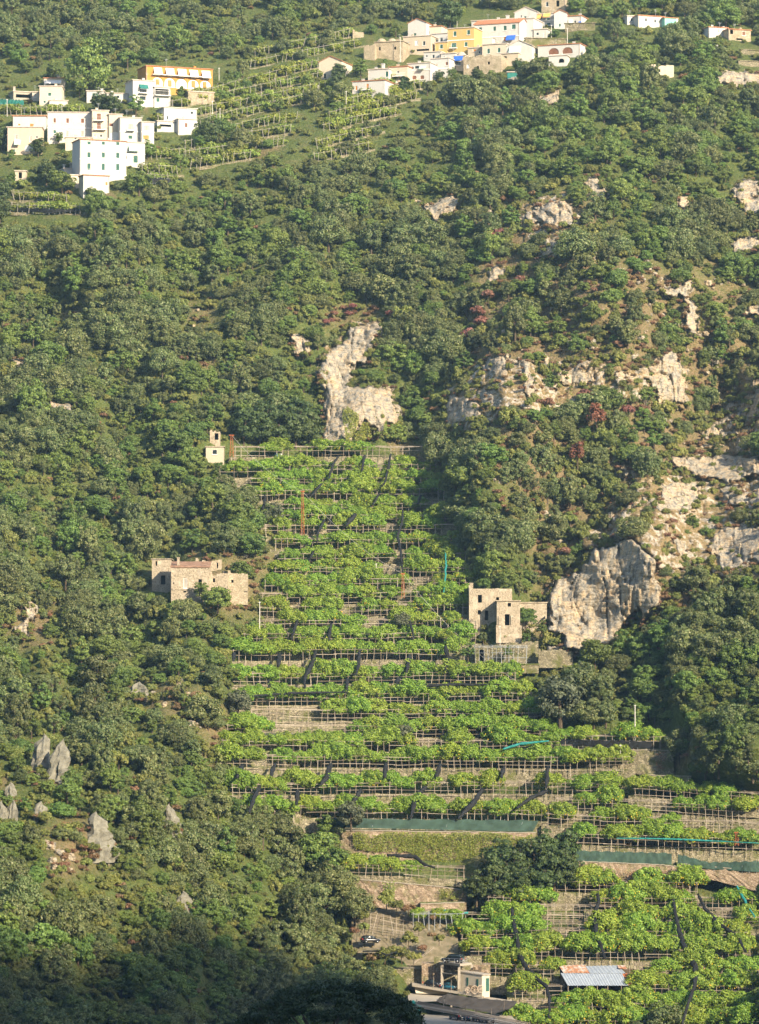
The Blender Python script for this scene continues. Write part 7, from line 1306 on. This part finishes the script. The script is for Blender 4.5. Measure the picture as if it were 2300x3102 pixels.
def scatter(name, pts, kd, label):
    protos = bpy.data.collections.new(name + '_plants')
    for i, (c, t) in enumerate(KINDS[kd]):
        me = c.copy(); me.materials.append(MATS['bark'])
        nv = len(me.vertices); V0 = np.empty(nv * 3, np.float32); me.vertices.foreach_get('co', V0); F0 = np.empty(len(me.loops), np.int32); me.loops.foreach_get('vertex_index', F0)
        tv = np.array([v.co for v in t.vertices], np.float32); tf = [tuple(p.vertices) for p in t.polygons]
        m2 = bpy.data.meshes.new('plant'); m2.from_pydata(list(map(tuple, V0.reshape(-1, 3))) + list(map(tuple, tv)), [], list(map(tuple, F0.reshape(-1, 4))) + [tuple(nv + a for a in f) for f in tf])
        m2.materials.append(c.materials[0]); m2.materials.append(MATS['bark']); m2.polygons.foreach_set('material_index', [0] * (len(F0) // 4) + [1] * len(tf)); bpy.data.meshes.remove(me)
        protos.objects.link(bpy.data.objects.new(f'{name}_plant{i:02d}', m2))
    me = bpy.data.meshes.new(name); co = [P(p[0], p[1], Yt(p[0], p[1]) - .2 - p[3]) for p in pts]; me.from_pydata([tuple(c) for c in co], [], [])
    for nm, tp, vals in (('sc', 'FLOAT', [p[2] for p in pts]), ('rt', 'FLOAT', [r.uniform(0, 6.28) for _ in pts]), ('ix', 'INT', [r.randrange(len(KINDS[kd])) for _ in pts])): a = me.attributes.new(nm, tp, 'POINT'); a.data.foreach_set('value', vals)
    o = tag(link(name, me), label, None, None, 'stuff'); nt = bpy.data.node_groups.new(name, 'GeometryNodeTree'); nt.interface.new_socket('Geometry', in_out='INPUT', socket_type='NodeSocketGeometry'); nt.interface.new_socket('Geometry', in_out='OUTPUT', socket_type='NodeSocketGeometry')
    gi = nt.nodes.new('NodeGroupInput'); go = nt.nodes.new('NodeGroupOutput'); ip = nt.nodes.new('GeometryNodeInstanceOnPoints'); ci = nt.nodes.new('GeometryNodeCollectionInfo'); ci.inputs[0].default_value = protos; ci.inputs[1].default_value = True; ci.inputs[2].default_value = True
    def na(nm, tp): n = nt.nodes.new('GeometryNodeInputNamedAttribute'); n.data_type = tp; n.inputs[0].default_value = nm; return n.outputs[0]
    cx = nt.nodes.new('ShaderNodeCombineXYZ'); L_ = nt.links.new; L_(gi.outputs[0], ip.inputs['Points']); L_(ci.outputs[0], ip.inputs['Instance']); ip.inputs['Pick Instance'].default_value = True; L_(na('ix', 'INT'), ip.inputs['Instance Index']); L_(na('rt', 'FLOAT'), cx.inputs[2]); L_(cx.outputs[0], ip.inputs['Rotation']); L_(na('sc', 'FLOAT'), ip.inputs['Scale']); L_(ip.outputs[0], go.inputs[0])
    md = o.modifiers.new('scatter', 'NODES'); md.node_group = nt
scatter('oak_woodland', rest['oak'], 'oak', 'mass of further evergreen oaks covering the hillside'); scatter('broadleaf_woodland', rest['broad'], 'broad', 'mass of further leafy broadleaf trees covering the hillside'); scatter('undergrowth', rest['bush'], 'bush', 'low green scrub between the trees and on the rocks'); scatter('dry_undergrowth', rest['dry'], 'dry', 'tufts of dry brown grass and withered scrub')
def rock_mesh(seed):
    q = np.random.default_rng(seed); g = MB(); n1, n2 = 4, 7
    for a in range(n1 + 1):
        for c in range(n2):
            ph = math.pi * a / n1; th = 2 * math.pi * c / n2; k = q.uniform(.75, 1.2); cx, cz = math.sin(ph), math.cos(ph)
            g.v.append((k * math.copysign(abs(cx) ** .6, cx) * math.cos(th), k * math.copysign(abs(cx) ** .6, cx) * math.sin(th), .7 * k * math.copysign(abs(cz) ** .6, cz)))
    g.f = [(a * n2 + c, a * n2 + (c + 1) % n2, (a + 1) * n2 + (c + 1) % n2, (a + 1) * n2 + c) for a in range(n1) for c in range(n2)]; return g.mesh('rock', 'limestone')
KINDS['rock'] = [(rock_mesh(i), MB().box((-.1, -.1, -.5), (.2, 0, 0), (0, .2, 0), (0, 0, .2)).mesh('stub', 'limestone')) for i in range(6)]
NRG = fbm(GX / 60, GY / 45, 91, 3); rub = []
for _ in range(9000):
    px, py = r.uniform(0, 2330), r.uniform(500, 2760)
    if at_mask(nob, px, py) or at_mask(prot, px, py): continue
    d = gi(dry, px, py); nn = gi(NRG, px, py)
    if d > .3 and nn > .05 and r.random() < .25 + 1.6 * nn: rub.append((px, py, .25 + .9 * r.random() ** 2.5, .1))
scatter('rubble', rub, 'rock', 'broken pale limestone blocks scattered over the dry slopes')
print('TREES', {k: len(v) for k, v in byk.items()}, 'LEMONS', NLEM[0], 'OBJECTS', len(bpy.data.objects))

# ------------------------------------------------------------------ evening haze in the valley air
hz = bpy.data.materials.new('haze'); hz.use_nodes = True; n = hz.node_tree.nodes; n.remove(n['Principled BSDF']); pv = n.new('ShaderNodeVolumePrincipled')
pv.inputs['Color'].default_value = (0.52, 0.78, 0.96, 1); pv.inputs['Density'].default_value = 0.00010; pv.inputs['Anisotropy'].default_value = 0.0
hz.node_tree.links.new(pv.outputs[0], n['Material Output'].inputs['Volume']); MATS['haze'] = hz
tag(MB().box((-1700, -1200, -80), (5000, 0, 0), (0, 3100, 0), (0, 0, 730)).build('haze', 'haze'), None, None, None, 'stuff')
zmax = {o.name: max((o.matrix_world @ Vector(c)).z for c in o.bound_box) for o in bpy.data.objects if o.name in ('opposite_hill', 'mountain', 'hillside')}; print('ZMAX', zmax)
